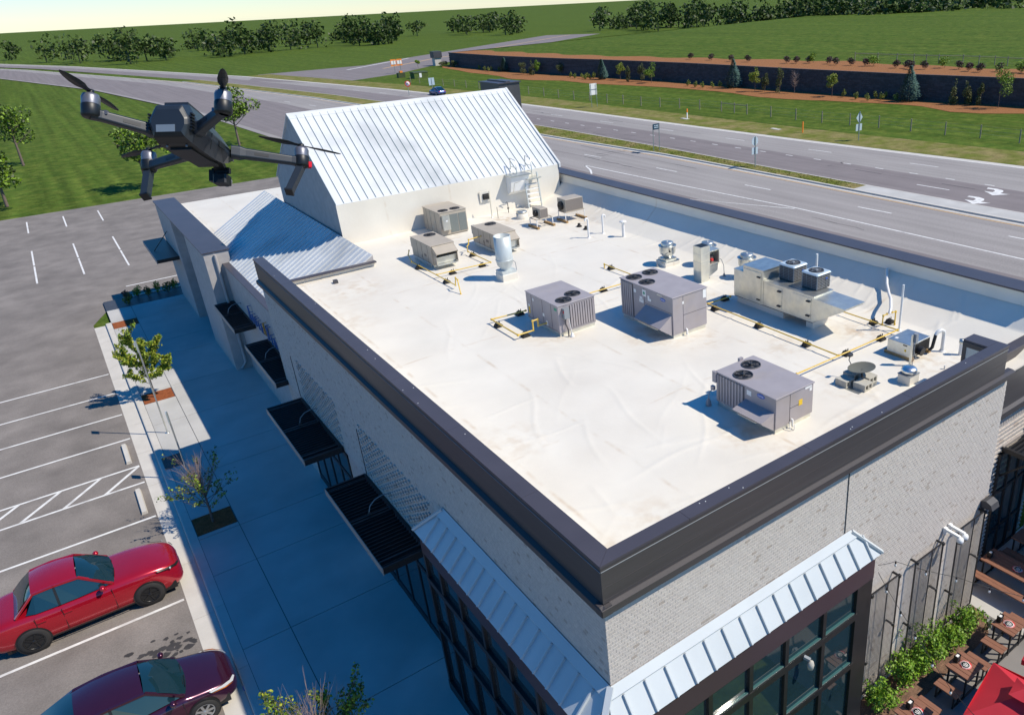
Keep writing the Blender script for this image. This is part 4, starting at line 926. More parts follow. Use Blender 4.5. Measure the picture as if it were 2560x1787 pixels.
q = MB('mid_grey'); q.tube([(17.36, 18.8, 7.72), (17.52, 18.74, 7.62), (17.58, 18.68, 7.4), (17.58, 18.66, 7.1)], .012, 6); q.lathe([(.05, 0), (.045, .06), (.015, .12)], (17.58, 18.66, ZR + .002), 8); part('power_lead', q, t)

# --- long make-up air handler with two condensers standing on it
t = thing('air_handler', 'long galvanised air handler with hinged doors and a sloping intake hood', 'air handler', (16.5, 15.0, ZR))
q = MB('galv_matt'); q.bbox(16.10, 16.93, 13.40, 15.36, 7.26, 8.04, .008); part('low_section', q, t)
q = MB('galv_matt'); q.bbox(16.085, 17.06, 15.36, 16.22, 7.26, 8.34, .008); part('tall_section', q, t); q = MB('galv'); q.box(16.07, 17.08, 15.34, 16.24, 8.34, 8.365); part('tall_lid', q, t)
part('end_section', MB('galv_matt').bbox(16.10, 16.93, 16.22, 16.64, 7.26, 8.12, .008), t); part('low_lid', MB('galv').box(16.09, 16.95, 13.39, 15.34, 8.04, 8.055), t); part('end_lid', MB('galv').box(16.09, 16.95, 16.24, 16.65, 8.12, 8.135), t)
q = MB('galv_matt'); P = [(13.40, 7.98), (12.32, 7.955), (12.32, 7.91), (13.40, 7.28)]
q.ext([(16.10, y, z) for y, z in P], (.02, 0, 0)); q.ext([(16.92, y, z) for y, z in P], (.02, 0, 0)); q.ext([(16.08, 13.40, 8.0), (16.08, 12.28, 7.975), (16.08, 12.28, 7.955), (16.08, 13.40, 7.98)], (.88, 0, 0)); q.ext([(16.12, 12.34, 7.91), (16.12, 13.40, 7.28), (16.12, 13.40, 7.26), (16.12, 12.34, 7.89)], (.8, 0, 0)); part('intake_hood', q, t)
def door(y0, y1, z0, z1, hz):
    q = MB('galv_matt'); q.box(16.07 if y0 > 15 else 16.088, 16.10, y0, y1, z0, z1); d = part('door', q, t)
    h = MB('black')
    for z in hz: h.box(16.04, 16.07 if y0 > 15 else 16.088, (y0 + .03) if y0 != 14.62 else (y0 + .03), y0 + .16, z, z + .035)
    part('latch', h, d, kind=None)
door(15.44, 16.18, 7.30, 8.26, (7.38, 8.10)); door(14.60, 15.22, 7.34, 7.98, (7.40, 7.86)); door(13.48, 14.24, 7.32, 7.98, (7.42, 7.86))
part('curb', MB('roof_membrane').box(16.2, 16.86, 14.62, 16.58, 6.98, 7.26), t); part('curb', MB('roof_membrane').box(16.2, 16.86, 13.46, 13.72, 6.98, 7.26), t); part('skid', MB('dark_grey').box(16.11, 16.92, 13.42, 16.62, 7.235, 7.262), t)
def condenser():
    c = thing('condenser', 'square black condenser with grey fan top on the air handler, nearer the intake hood', 'condenser', (16.8, 13.93, 8.055), 'condensers standing on the air handler'); p = c.location; r = .305
    part('foot_rail', MB('black').box(p.x - r + .03, p.x + r - .03, p.y - r + .03, p.y + r - .03, 8.055, 8.085), c)
    part('coil', MB('coil_dark').bbox(p.x - r + .012, p.x + r - .012, p.y - r + .012, p.y + r - .012, 8.085, 8.50, .04), c)
    q = MB('mid_grey')
    for k in range(9): z = 8.10 + k * .048; q.box(p.x - r + .03, p.x + r - .03, p.y - r, p.y + r, z, z + .004); q.box(p.x - r, p.x + r, p.y - r + .03, p.y + r - .03, z, z + .004)
    for sx in (-1, 1):
        for k in (-.33, .33): q.box(p.x + sx * r - .003, p.x + sx * r + .003, p.y + k * r - .004, p.y + k * r + .004, 8.09, 8.5); q.box(p.x + k * r - .004, p.x + k * r + .004, p.y + sx * r - .003, p.y + sx * r + .003, 8.09, 8.5)
        for sy in (-1, 1): q.box(p.x + sx * (r - .03) - .012, p.x + sx * (r - .03) + .012, p.y + sy * (r - .03) - .012, p.y + sy * (r - .03) + .012, 8.08, 8.51)
    part('wire_guard', q, c)
    q = MB('sign_back'); q.bbox(p.x - r - .012, p.x + r + .012, p.y - r - .012, p.y + r + .012, 8.50, 8.545, .035); part('top_cover', q, c)
    fan_top(c, (p.x, p.y, 8.546), .21, 'mid_grey'); oval(c, 'badge', (p.x + .1, p.y - r, 8.36), FR_, NY, .10, .045, 'logo_blue')
    return c
c1 = condenser(); copy_thing(c1, (16.86, 14.88, 8.055), 'square black condenser with grey fan top on the air handler, beside its tall section')

# --- refrigeration condensers on pipe stands
def stand_unit(x0, x1, y0, y1, zb, zt, lx0, lx1, ly0, ly1, label):
    t = thing('refrigeration_condenser', label, 'condenser', ((x0 + x1) / 2, (y0 + y1) / 2, ZR), 'refrigeration condensers on stands'); part('cabinet', MB('rtu_beige').bbox(x0, x1, y0, y1, zb, zt, .01), t)
    plate(t, 'coil', ((x0 + x1) / 2, y0, (zb + zt) / 2), FR_, NY, x1 - x0 - .05, zt - zb - .05, 'coil_beige')
    q = MB('rtu_beige'); q.bar((lx0, ly0, zb - .02), (lx1, ly0, zb - .02), .035); q.bar((lx0, ly1, zb - .02), (lx1, ly1, zb - .02), .035); q.bar((lx0, ly0, zb - .02), (lx0, ly1, zb - .02), .03); q.bar((lx1, ly0, zb - .02), (lx1, ly1, zb - .02), .03); q.bar((x0 + .02, y0 + .02, zb - .05), (x0 + .02, y1 - .02, zb), .03); part('stand_frame', q, t)
    for x in (lx0, lx1):
        for y in (ly0, ly1): part('leg', MB('white_paint').box(x - .016, x + .016, y - .016, y + .016, 7.10, zb - .03), t)
        part('sleeper', MB('timber').box(x - .05, x + .05, ly0 - .12, ly1 + .12, 7.005, 7.10), t)
    q = MB('black'); r = (zt - zb) * .34; yc, zc = (y0 + y1) / 2, zb + (zt - zb) * .45; q.cyl((x0, yc, zc), (x0 - .10, yc, zc), r, r * 1.02, 20); q.lathe([(r, 0), (r * .8, .03), (r * .3, .03)], (x0 - .10, yc, zc), 20, ax=(-1, 0, 0)); part('fan_cowl', q, t)
    return t
stand_unit(16.36, 16.75, 28.96, 29.64, 7.42, 7.83, 16.13, 16.93, 28.93, 29.52, 'small beige condenser on white legs and timber sleepers, left one of the pair')
stand_unit(17.62, 18.55, 28.88, 29.55, 7.47, 8.02, 17.57, 18.58, 28.87, 29.45, 'larger beige condenser on white legs and timber sleepers by the rear parapet')

# --- roof hatch with ship's ladder
t = thing('roof_hatch', 'white roof hatch box with galvanised lid on the gable wall', 'roof hatch', (17.35, 32.7, 7.8))
q = MB('white_paint'); q.ext([(16.98, 32.42, 8.62), (16.98, 33.5, 8.62), (16.98, 33.5, 8.3), (16.98, 32.92, 7.72), (16.98, 32.62, 7.9)], (.95, 0, 0)); part('curb', q, t)
part('lid', MB('galv').box(16.92, 18.0, 32.34, 33.45, 8.62, 8.67), t)
q = MB('galv'); q.box(17.3, 18.35, 32.46, 32.94, 8.40, 8.43); l = thing('roof_ladder', 'galvanised ladder with guard rails beside the roof hatch', 'ladder', (18.1, 32.85, ZR)); part('platform', MB('galv_matt').box(17.75, 18.52, 32.3, 33.0, 8.38, 8.42), l)
for x in (17.74, 18.46): part('rail', MB('galv_dull').bar((x, 32.42, 7.0), (x, 32.62, 8.62), .07, .05), l)
for k in range(6): part('tread', MB('white_paint').box(17.765, 18.435, 32.42 + k * .03, 32.60 + k * .03, 7.2 + k * .22, 7.235 + k * .22), l)
for x in (17.40, 18.20):
    q = MB('galv_matt'); q.tube([(x, 32.62, 8.42), (x, 32.60, 9.30), (x + .0, 33.15, 9.36), (x, 33.22, 8.5)], .022, 6); q.tube([(x, 32.60, 8.95), (x, 33.18, 8.98)], .016, 6); q.tube([(x, 32.62, 8.66), (x, 33.2, 8.7)], .016, 6); part('guard_rail', q, l)
q = MB('galv_matt'); q.tube([(17.05, 32.5, 7.9), (17.05, 32.3, 8.35), (17.5, 32.3, 8.4)], .016, 6); part('side_rail', q, l)
# wall vent, poles and small caps
t = thing('wall_vent', 'small black louvre vent on a pale patch of the gable wall', 'vent', (15.8, 32.98, 7.7)); q = MB('black'); q.box(15.64, 15.95, 32.84, 32.93, 7.74, 8.0); part('cover', q, t); part('flashing', MB('roof_membrane').box(15.50, 16.02, 32.905, 32.945, 7.62, 8.12), t)
q = MB('black')
for z, a in ((7.80, 0), (7.87, 0), (7.94, 0)): q.ext([(15.66, 32.84, z), (15.66, 32.80, z - .03), (15.66, 32.80, z - .02), (15.66, 32.84, z + .01)], (.27, 0, 0))
part('louvre', q, t)
single('vent_pole', MB('galv_matt').tube([(15.67, 32.25, ZR), (15.67, 32.25, 8.25)], .022, 8).lathe([(.06, 0), (.03, .05)], (15.67, 32.25, ZR), 10), 'tall thin grey pole in front of the gable wall', 'pole')
single('standpipe', MB('dark_grey').tube([(16.65, 32.46, ZR), (16.65, 32.46, 7.45), (16.62, 32.46, 7.52), (16.55, 32.46, 7.5)], .018, 8).lathe([(.05, .2), (.05, .24)], (16.65, 32.46, ZR), 8), 'short dark standpipe with hooked head near the ladder foot', 'pipe')
single('standpipe', MB('dark_grey').tube([(15.82, 31.95, ZR), (15.82, 31.95, 7.52)], .012, 6), 'thin dark rod standing on stained roof near the gable wall', 'rod')
t = thing('curb_vent', 'low white curb with a round grey cap near the ladder foot', 'vent', (16.58, 31.05, ZR)); part('curb', MB('roof_membrane').lathe([(.27, 0), (.26, .26), (0, .26)], (16.58, 31.05, ZR), 20), t); part('cap', MB('galv').lathe([(.22, .26), (.25, .29), (.25, .34), (.2, .37), (0, .37)], (16.58, 31.05, ZR), 24), t)
for x, y, lb in ((17.63, 27.9, 'far one'), (17.58, 27.3, 'near one')):
    single('roof_boot', MB('rubber').lathe([(.13, 0), (.12, .03), (.06, .09), (.06, .15), (0, .16)], (x, y, ZR), 14), 'small black pipe boot beside the white gooseneck pipes, ' + lb, 'pipe boot', 'black pipe boots')
def goose(x, y, h, r, sx, label):
    single('gooseneck_pipe', MB('pvc').tube([(x, y, ZR), (x, y, ZR + h - .06), (x + sx * .02, y, ZR + h - .01), (x + sx * .07, y, ZR + h), (x + sx * .12, y, ZR + h - .03), (x + sx * .13, y, ZR + h - .09)], r, 10).lathe([(r * 2.2, .0), (r * 1.2, .06)], (x, y, ZR), 12), label, 'vent pipe', 'white gooseneck vent pipes')
goose(16.93, 26.12, .84, .042, -1, 'white gooseneck pipe, left one, hooked to the left'); goose(17.72, 26.2, .8, .042, 1, 'white gooseneck pipe, hooked towards the rear parapet')
single('capped_vent', MB('pvc').tube([(18.03, 25.17, ZR), (18.03, 25.17, 7.66)], .062, 12).lathe([(.07, .60), (.15, .64), (.15, .66), (.09, .70), (0, .71)], (18.03, 25.17, ZR), 18), 'white vent pipe with wide round cap near the rear parapet', 'vent pipe')
single('tall_pipe', MB('pvc').tube([(17.86, 11.7, ZR), (17.86, 11.7, 8.4)], .03, 10).lathe([(.07, 0), (.035, .08)], (17.86, 11.7, ZR), 12), 'tall straight white pipe beside the yellow gas risers', 'vent pipe')
single('tall_pipe', MB('pvc').tube([(17.6, 14.6, ZR), (17.6, 14.6, 8.71)], .036, 10).lathe([(.08, 0), (.045, .08)], (17.6, 14.6, ZR), 12), 'straight white pipe rising behind the condensers of the air handler', 'vent pipe')
single('vent_stub', MB('pvc').tube([(17.66, 9.66, ZR), (17.66, 9.66, 7.34)], .055, 12).lathe([(.06, .33), (.075, .36), (.07, .45), (0, .46)], (17.66, 9.66, ZR), 14, 'galv'), 'short white vent pipe with metal cap by the parapet return', 'vent pipe')
single('vent_stub', MB('pvc').tube([(16.62, 9.46, ZR), (16.62, 9.46, 7.11)], .022, 8), 'tiny white pipe stub near the front parapet', 'vent pipe')
single('vent_stub', MB('dark_grey').box(7.08, 7.22, 28.1, 28.28, 6.99, 7.12), 'small dark box on the white roof near the left parapet', 'vent box')
t = thing('return_pipe', 'white U-bend pipe with black flexible hose beside the silver heater box', 'pipe', (17.5, 10.1, ZR)); part('pipe', MB('pvc').tube([(17.5, 10.1, ZR), (17.5, 10.1, 7.52), (17.47, 10.1, 7.61), (17.38, 10.12, 7.66), (17.28, 10.16, 7.62), (17.24, 10.18, 7.54)], .05, 12).lathe([(.1, 0), (.06, .07)], (17.5, 10.1, ZR), 14), t); part('hose', MB('black').tube([(17.24, 10.18, 7.55), (17.19, 10.18, 7.4), (17.17, 10.2, 7.2), (17.1, 10.24, 7.12)], .045, 10), t)
t = thing('heater_box', 'silver box unit on timber blocks with dark open end near the parapet return', 'air unit', (16.8, 10.7, ZR)); part('cabinet', MB('galv').bbox(16.37, 17.26, 10.34, 11.04, 7.1, 7.45, .008), t); plate(t, 'open_end', (16.84, 10.34, 7.27), FR_, NY, .78, .30, 'black'); part('duct', MB('black').cyl((16.75, 10.34, 7.22), (16.75, 10.2, 7.20), .12, n=16), t)
for x in (16.42, 17.18): part('timber_block', MB('timber').box(x - .05, x + .05, 10.26, 11.12, 7.005, 7.10), t)
plate(t, 'sticker', (16.37, 10.48, 7.26), LX, NX, .05, .06, 'sticker_yellow'); plate(t, 'louvre', (16.37, 10.5, 7.40), LX, NX, .12, .03, 'black'); part('top_sticker', MB('white_paint').box(16.5, 16.6, 10.85, 10.93, 7.451, 7.454), t)
t = thing('electrical_mast', 'grey strut mast with small switch box and cables before the silver heater box', 'mast', (16.16, 10.16, ZR)); part('strut', MB('galv_matt').box(16.13, 16.18, 10.14, 10.19, ZR, 7.88), t); part('switch_box', MB('mid_grey').box(16.18, 16.28, 10.08, 10.18, 7.66, 7.90), t); part('switch_plate', MB('white_paint').box(16.281, 16.30, 10.09, 10.17, 7.62, 7.78), t)
q = MB('mid_grey'); q.tube([(16.22, 10.12, 7.66), (16.2, 10.12, 7.4), (16.3, 10.1, 7.2), (16.36, 10.2, 7.1)], .012, 6); q.tube([(16.2, 10.14, 7.64), (16.21, 10.13, 7.3), (16.19, 10.12, ZR)], .010, 6); part('cable', q, t)
t = thing('turbine_vent', 'shiny domed metal vent on a square white curb near the front parapet', 'vent', (15.35, 9.66, ZR)); part('curb', MB('roof_membrane').bbox(15.15, 15.55, 9.49, 9.84, 6.98, 7.25, .01), t); part('curb_top', MB('mid_grey').box(15.14, 15.56, 9.48, 9.85, 7.25, 7.262), t); part('dome', MB('shiny_alu').lathe([(.13, .262), (.19, .29), (.20, .34), (.19, .38), (.14, .42), (.07, .435), (0, .437)], (15.35, 9.66, ZR), 28), t)

# --- satellite dish on ballast
t = thing('satellite_dish', 'dark grey satellite dish on a low metal tray weighted with blocks', 'satellite dish', (14.4, 10.45, ZR)); part('tray', MB('galv').box(13.92, 14.80, 10.06, 10.82, 7.002, 7.02), t)
N_ = V(-.04, .10, 1.0).normalized(); U_ = V(1, 0, 0) - N_ * N_.x; U_.normalize(); W_ = N_.cross(U_); c = V(14.50, 10.45, 7.42); q = MB('dish')
for sgn in (1, -1):
    vs = [c + (U_ * cos(2 * pi * j / 28) * 1.08 + W_ * sin(2 * pi * j / 28)) * .33 * r + N_ * (.06 * (r * r - 1) - (.006 if sgn < 0 else 0)) for r in (.05, .35, .7, 1.) for j in range(28)]
    q.add(vs, [(i * 28 + j, i * 28 + (j + 1) % 28, (i + 1) * 28 + (j + 1) % 28, (i + 1) * 28 + j)[::sgn] for i in range(3) for j in range(28)], None, True)
part('reflector', q, t); q = MB('dark_grey'); q.tube([c + W_ * .32, c + W_ * .38 + N_ * .10, c + W_ * .34 + N_ * .24], .012, 6); part('feed_arm', q, t); part('receiver', MB('dark_grey').obox(c + N_ * .25 + W_ * .32, U_ * .06, W_ * .03, N_ * .035), t)
q = MB('dark_grey'); q.tube([(14.5, 10.42, 7.02), (14.5, 10.42, 7.30)], .025, 8); q.bar((14.5, 10.42, 7.28), c - N_ * .06, .06); q.bar((14.42, 10.42, 7.02), (14.5, 10.42, 7.2), .02); q.bar((14.58, 10.36, 7.02), (14.5, 10.42, 7.2), .02); part('mount', q, t)
def ballast(x0, y0, rz, label):
    t = thing('concrete_block', label, 'concrete block', (x0, y0, 7.02), 'concrete ballast blocks around the satellite dish', rz); a, b, h = .16, .17, .17; q = MB('concrete_block')
    for x in (-a, -.02, a - .04): q.box(x, x + .04, -b, b, 0, h)
    for z in (0, h - .028): q.box(-a + .04, -.02, -b, b, z, z + .028); q.box(.02, a - .04, -b, b, z, z + .028)
    part('body', q, t, local=True)
ballast(14.10, 10.62, 0, 'hollow concrete block left of the satellite dish'); ballast(14.26, 10.20, 0.05, 'hollow concrete block in front of the satellite dish'); ballast(14.66, 10.36, 0, 'hollow concrete block right of the satellite dish'); ballast(14.52, 10.72, 0, 'hollow concrete block half hidden behind the satellite dish')

# --- yellow gas lines on rubber supports
ZP = ZR + .15
def gas(path, label, r=.020):
    t = thing('gas_pipe', label, 'gas pipe', (*path[0][:2], ZR), 'yellow gas pipes across the roof'); q = MB('gas_yellow'); P = [Vector(p if len(p) == 3 else (*p, ZP)) for p in path]
    for a, b in zip(P, P[1:]): q.cyl(a, b, r, n=8)
    for p in P: q.lathe([(r * 1.5, -.025), (r * 1.5, .025)], p, 8)
    part('pipe', q, t)
    for p in P[1:-1]: part('elbow', MB('gas_yellow').lathe([(0, -.035), (.028, -.03), (.032, 0), (.028, .03), (0, .035)], p, 10), t)
    return t
gas([(10.36, 29.05, 7.32), (10.30, 29.05), (10.05, 28.1), (10.10, 24.35), (10.12, 24.3, 7.42), (10.08, 24.05, 7.42), (9.98, 23.72, 7.02)], 'yellow gas pipe running past the beige unit nearest the left parapet')
gas([(10.10, 25.92), (12.22, 25.78), (12.22, 27.7), (12.22, 27.7, 7.36), (12.4, 27.95, 7.36), (12.45, 28.0, 7.52), (13.05, 28.1, 7.52)], 'yellow gas pipe looping between the two open-hooded beige units')
gas([(10.66, 20.44), (9.51, 20.55), (9.50, 18.88), (10.02, 18.87), (10.02, 18.87, 7.45), (10.2, 18.87, 7.45), (10.2, 18.87, 7.25), (10.5, 18.87, 7.25)], 'yellow gas pipe looping out beside the two-fan mauve unit', .024)
gas([(12.3, 20.32), (14.3, 20.28), (15.16, 20.25)], 'short yellow gas pipe between the two-fan mauve unit and the largest unit')
gas([(15.13, 22.45, 7.02), (15.13, 22.45), (15.16, 16.84), (15.08, 11.62)], 'long straight yellow gas pipe running past the largest mauve unit')
gas([(15.16, 16.84), (16.1, 16.80)], 'short yellow gas pipe entering the end of the silver air handler')
gas([(12.35, 11.66), (13.47, 11.64), (17.59, 11.57), (17.60, 12.5), (17.60, 13.55)], 'yellow gas pipe behind the satellite dish crossing towards the rear parapet')
gas([(17.60, 12.1), (17.62, 12.1, 7.42), (17.76, 12.08, 7.44)], 'left yellow gas riser under the grey flexible hose'); gas([(18.12, 12.04, 7.02), (18.12, 12.04, 7.42), (17.96, 12.06, 7.44)], 'right yellow gas riser under the grey flexible hose')
single('flexible_hose', MB('pvc').tube([(17.86, 12.07, 7.42), (17.95, 12.1, 7.56), (18.5, 12.5, 7.58), (19.1, 12.98, 7.44), (19.55, 13.4, 7.55), (20.0, 13.75, 7.85)], .045, 10), 'grey flexible hose rising from the yellow gas risers to the rear parapet', 'hose')
sup = None
for i, (x, y, lb) in enumerate([(10.07, 27.5, 'beside the beige unit nearest the left parapet'), (10.15, 25.2, 'at the near end of the left gas pipe'), (10.75, 25.98, 'in front of the open-hooded beige unit'), (11.93, 25.92, 'left of the round exhaust stack'), (12.3, 27.45, 'between the two open-hooded beige units'), (10.53, 20.6, 'behind the loop at the two-fan mauve unit'), (9.55, 20.2, 'at the outer side of the loop by the two-fan unit'), (9.78, 18.95, 'in front of the loop by the two-fan unit'), (13.67, 20.45, 'between the two-fan unit and the largest unit'), (15.22, 22.15, 'at the far end of the long straight gas pipe'), (15.2, 16.55, 'under the long gas pipe beside the largest unit'), (16.0, 16.95, 'at the end of the silver air handler'), (15.2, 14.65, 'under the long gas pipe beside the air handler doors'), (15.18, 12.8, 'under the long gas pipe beyond the air handler'), (15.5, 11.68, 'at the corner where the gas pipes meet'), (16.97, 11.66, 'left of the silver heater box'), (17.75, 12.5, 'beside the left gas riser'), (18.14, 12.22, 'under the right gas riser')]):
    if sup is None:
        sup = thing('pipe_support', 'black rubber pipe support ' + lb, 'pipe support', (x, y, ZR), 'black rubber supports under the gas pipes'); part('block', MB('rubber').ext([(-.13, -.09, .0), (.13, -.09, 0), (.11, -.09, .06), (.05, -.09, .12), (-.05, -.09, .12), (-.11, -.09, .06)], (0, .18, 0)), sup, local=True)
        q = MB('rubber'); q.bar((-.04, 0, .10), (-.04, 0, .19), .02); q.bar((.04, 0, .10), (.04, 0, .19), .02); q.bar((-.05, 0, .125), (.05, 0, .125), .03); part('clamp', q, sup, local=True)
        sup.rotation_euler = (0, 0, 0)
    else: copy_thing(sup, (x, y, ZR), 'black rubber pipe support ' + lb)

# ================================================================== THE DRONE
DR = thing('camera_drone', 'dark grey folding quadcopter drone with camera, hovering in the air over the far gable roof', 'drone')
DR.matrix_world = Matrix(((.46302, -.84036, .28178, .25735), (.74808, .54102, .38429, 1.83161), (-.47539, .03286, .87916, 15.77829), (0, 0, 0, 1)))
def dpart(name, mb, par=None, label=None): return part(name, mb, par or DR, label, local=True)
# hull sections along x: half width at belly / shoulder, belly z, shoulder z, deck z, deck half width
HS = [(-.102, .024, .030, -.022, .004, .022, .020), (-.097, .028, .036, -.030, .006, .032, .024), (-.075, .031, .042, -.036, .006, .041, .026), (-.03, .031, .043, -.038, .004, .040, .026), (.02, .029, .042, -.037, .002, .032, .025), (.06, .027, .040, -.033, -.002, .026, .024), (.090, .026, .036, -.022, -.004, .018, .022), (.104, .022, .030, -.010, -.004, .008, .018)]
q = MB('drone_body', 'drone_dark'); vs = []
for x, wb, ws, zb, zs, zd, wd in HS:
    vs += [(x, wb, zb), (x, ws, zs - .012), (x, ws, zs), (x, wd, zd), (x, -wd, zd), (x, -ws, zs), (x, -ws, zs - .012), (x, -wb, zb)]
n = 8; fs = [(i * n + j, i * n + (j + 1) % n, (i + 1) * n + (j + 1) % n, (i + 1) * n + j) for i in range(len(HS) - 1) for j in range(n)]
q.add(vs, [f for k, f in enumerate(fs) if k % n != 7]); q.add(vs, [f for k, f in enumerate(fs) if k % n == 7], 'drone_dark'); q.add(vs[:n], [tuple(range(n - 1, -1, -1))]); q.add(vs[-n:], [tuple(range(n))])
hull = dpart('body', q); bv = hull.modifiers.new('bevel', 'BEVEL'); bv.width = .0022; bv.segments = 2; bv.limit_method = 'ANGLE'; bv.angle_limit = radians(15)
dpart('rear_panel', MB('drone_panel').obox((-.100, .004, -.014), (.003, 0, .001), (0, .017, 0), (0, 0, .007)))
q = MB('drone_dark')
for s in (-1, 1):
    for k in range(6): q.obox((-.088, s * .0385, -.014 + k * .006), (.006, 0, 0), (0, .0022, 0), (0, 0, .0016))
dpart('vent', q)
q = MB('drone_dark'); q.obox((-.0, 0, -.039), (.055, 0, 0), (0, .020, 0), (0, 0, .002)); q.lathe([(.008, -.004), (.008, 0)], (.03, .009, -.037), 12); q.lathe([(.008, -.004), (.008, 0)], (.03, -.009, -.037), 12); dpart('belly_plate', q)
q = MB('drone_panel')
for x_, y_ in ((-.07, .018), (-.07, -.018), (.05, .017), (.05, -.017)): q.lathe([(.0022, -.0402), (.0022, -.0375)], (x_, y_, 0), 8); q.lathe([(0, -.0404), (.0022, -.0402)], (x_, y_, 0), 8)
dpart('screw', q)
q = MB('drone_dark')
for s in (-1, 1): q.bar((-.085, s * .0425, .0), (.085, s * .0415, -.004), .0012, .0012); q.bar((-.02, s * .0432, .003), (-.02, s * .0395, -.03), .0012, .0012)
dpart('panel_gap', q)
q = MB('drone_body'); q.obox((-.015, 0, .041), (.055, 0, -.003), (0, .022, 0), (0, 0, .004)); dpart('battery', q)
for s in (-1, 1):
    q = MB('drone_dark'); q.obox((.02, s * .0432, -.008), (.012, 0, 0), (0, .001, 0), (0, 0, .006)); dpart('side_port', q)
q = MB('drone_dark'); q.obox((.098, 0, .006), (.004, 0, 0), (0, .02, 0), (0, 0, .005)); q.lathe([(.006, 0), (.005, .004), (0, .004)], (.103, .012, .004), 12, ax=(1, 0, 0)); q.lathe([(.006, 0), (.005, .004), (0, .004)], (.103, -.012, .004), 12, ax=(1, 0, 0)); dpart('front_sensor', q)
g = dpart('gimbal', MB('drone_dark').bar((.095, 0, -.018), (.112, 0, -.030), .022, .010).bar((.112, .018, -.032), (.112, -.018, -.032), .010, .012).bar((.112, .018, -.03), (.112, .018, -.055), .010, .014))
dpart('camera_head', MB('drone_dark').bbox(.096, .126, -.016, .012, -.062, -.040, .003), g)
dpart('lens', MB('glass_dark').lathe([(.011, 0), (.011, .008), (.009, .010), (0, .0095)], (.126, -.002, -.050), 16, ax=(1, 0, 0)), g)
XF, YF_, ZF, XRr, YR, ZRr = .1343, .1617, -.0053, -.1365, .1175, .0116
def blade(q, ang, L):
    c_, s_ = cos(ang), sin(ang); W = [(.0, .004), (.018, .0045), (.035, .0085), (.055, .0090), (.078, .0068), (.094, .004), (.100, .001)]
    top = [(r * L / .1, w_) for r, w_ in W]
    for a, b in zip(top, top[1:]):
        tw = lambda r: .22 - 1.6 * r
        vs = []
        for r, w_ in (a, b):
            for sg in (-1, 1):
                vs.append((r * c_ - sg * w_ * s_, r * s_ + sg * w_ * c_, sg * w_ * tw(r)))
        q.add([(x, y, z + .0006) for x, y, z in vs] + [(x, y, z - .0006) for x, y, z in vs], [(0, 2, 3, 1), (4, 5, 7, 6), (0, 4, 6, 2), (1, 3, 7, 5)], None, True)
for s, sd in ((1, 'L'), (-1, 'R')):
    for fr in (1, 0):
        mx_, my_, mz_ = (XF, s * YF_, ZF) if fr else (XRr, s * YR, ZRr)
        root = V(.072, s * .038, -.004) if fr else V(-.066, s * .036, -.008); M_ = V(mx_, my_, mz_ - (.004 if fr else .008)); d = (M_ - root).normalized()
        q = MB('drone_body'); up = V(0, 0, 1); sdv = d.cross(up).normalized(); u2 = sdv.cross(d)
        secs = [(0, .012, .0125), (.12, .012, .0135), (.2, .0095, .011), (.85, .0085, .0095), (1, .010, .011)]; vs = []; Ln = (M_ - root).length
        for t_, w_, h_ in secs:
            c_ = root + d * Ln * t_
            vs += [c_ + sdv * w_ * a + u2 * h_ * b for a, b in ((-1, -.7), (-.7, -1), (.7, -1), (1, -.7), (1, .7), (.7, 1), (-.7, 1), (-1, .7))]
        q.add(vs, [(i * 8 + j, i * 8 + (j + 1) % 8, (i + 1) * 8 + (j + 1) % 8, (i + 1) * 8 + j) for i in range(4) for j in range(8)]); arm = dpart('arm', q); bv = arm.modifiers.new('bevel', 'BEVEL'); bv.width = .0012; bv.segments = 2
        q = MB('drone_dark'); c_ = root + d * Ln * .42 + u2 * .0; q.obox(c_ - sdv * .0088 * s, d * .014, sdv * .0008, u2 * .003); dpart('arm_slot', q, arm)
        q = MB('drone_dark'); q.lathe([(0, -.016), (.013, -.016), (.0155, -.012), (.0155, .006), (.0145, .008)], (mx_, my_, mz_), 22); mt = dpart('motor_mount', q)
        dpart('motor', MB('motor_silver').lathe([(.0148, .008), (.0150, .022), (.013, .027), (.006, .028), (.005, .032), (0, .033)], (mx_, my_, mz_), 24), mt)
        q = MB('drone_dark'); a0 = {('L', 0): 183, ('R', 0): -156, ('R', 1): 135, ('L', 1): -118}[(sd, fr)]
        blade(q, radians(a0), .092); blade(q, radians(a0 + 180), .092); q.lathe([(.006, -.002), (.006, .003), (0, .004)], (0, 0, 0), 10); q.v = [(x + mx_, y + my_, z + mz_ + .033) for x, y, z in q.v]; dpart('propeller', q)
        if fr:
            tip = V(XF - .0401, s * (YF_ - .0135), ZF - .0827); a_ = V(mx_, my_, mz_ - .012); q = MB('drone_body'); q.bar(a_, tip, .014, .016, up=(1, 0, 0)); q.bar(tip + (tip - a_).normalized() * -.002, tip + (tip - a_).normalized() * .002, .0165, .0185, 'drone_dark', up=(1, 0, 0)); dpart('leg', q)
            if s < 0: dpart('marker_light', MB('red_led').obox(V(mx_, my_, mz_ - .010) + V(.006, -.0155, 0), (.006, .003, 0), (-.001, .003, 0), (0, 0, .006)))
        else: dpart('rear_light', MB('motor_silver').obox(V(mx_ + .010, my_ - s * .018, mz_ - .004), (.004, 0, 0), (0, .006, 0), (0, 0, .004)))
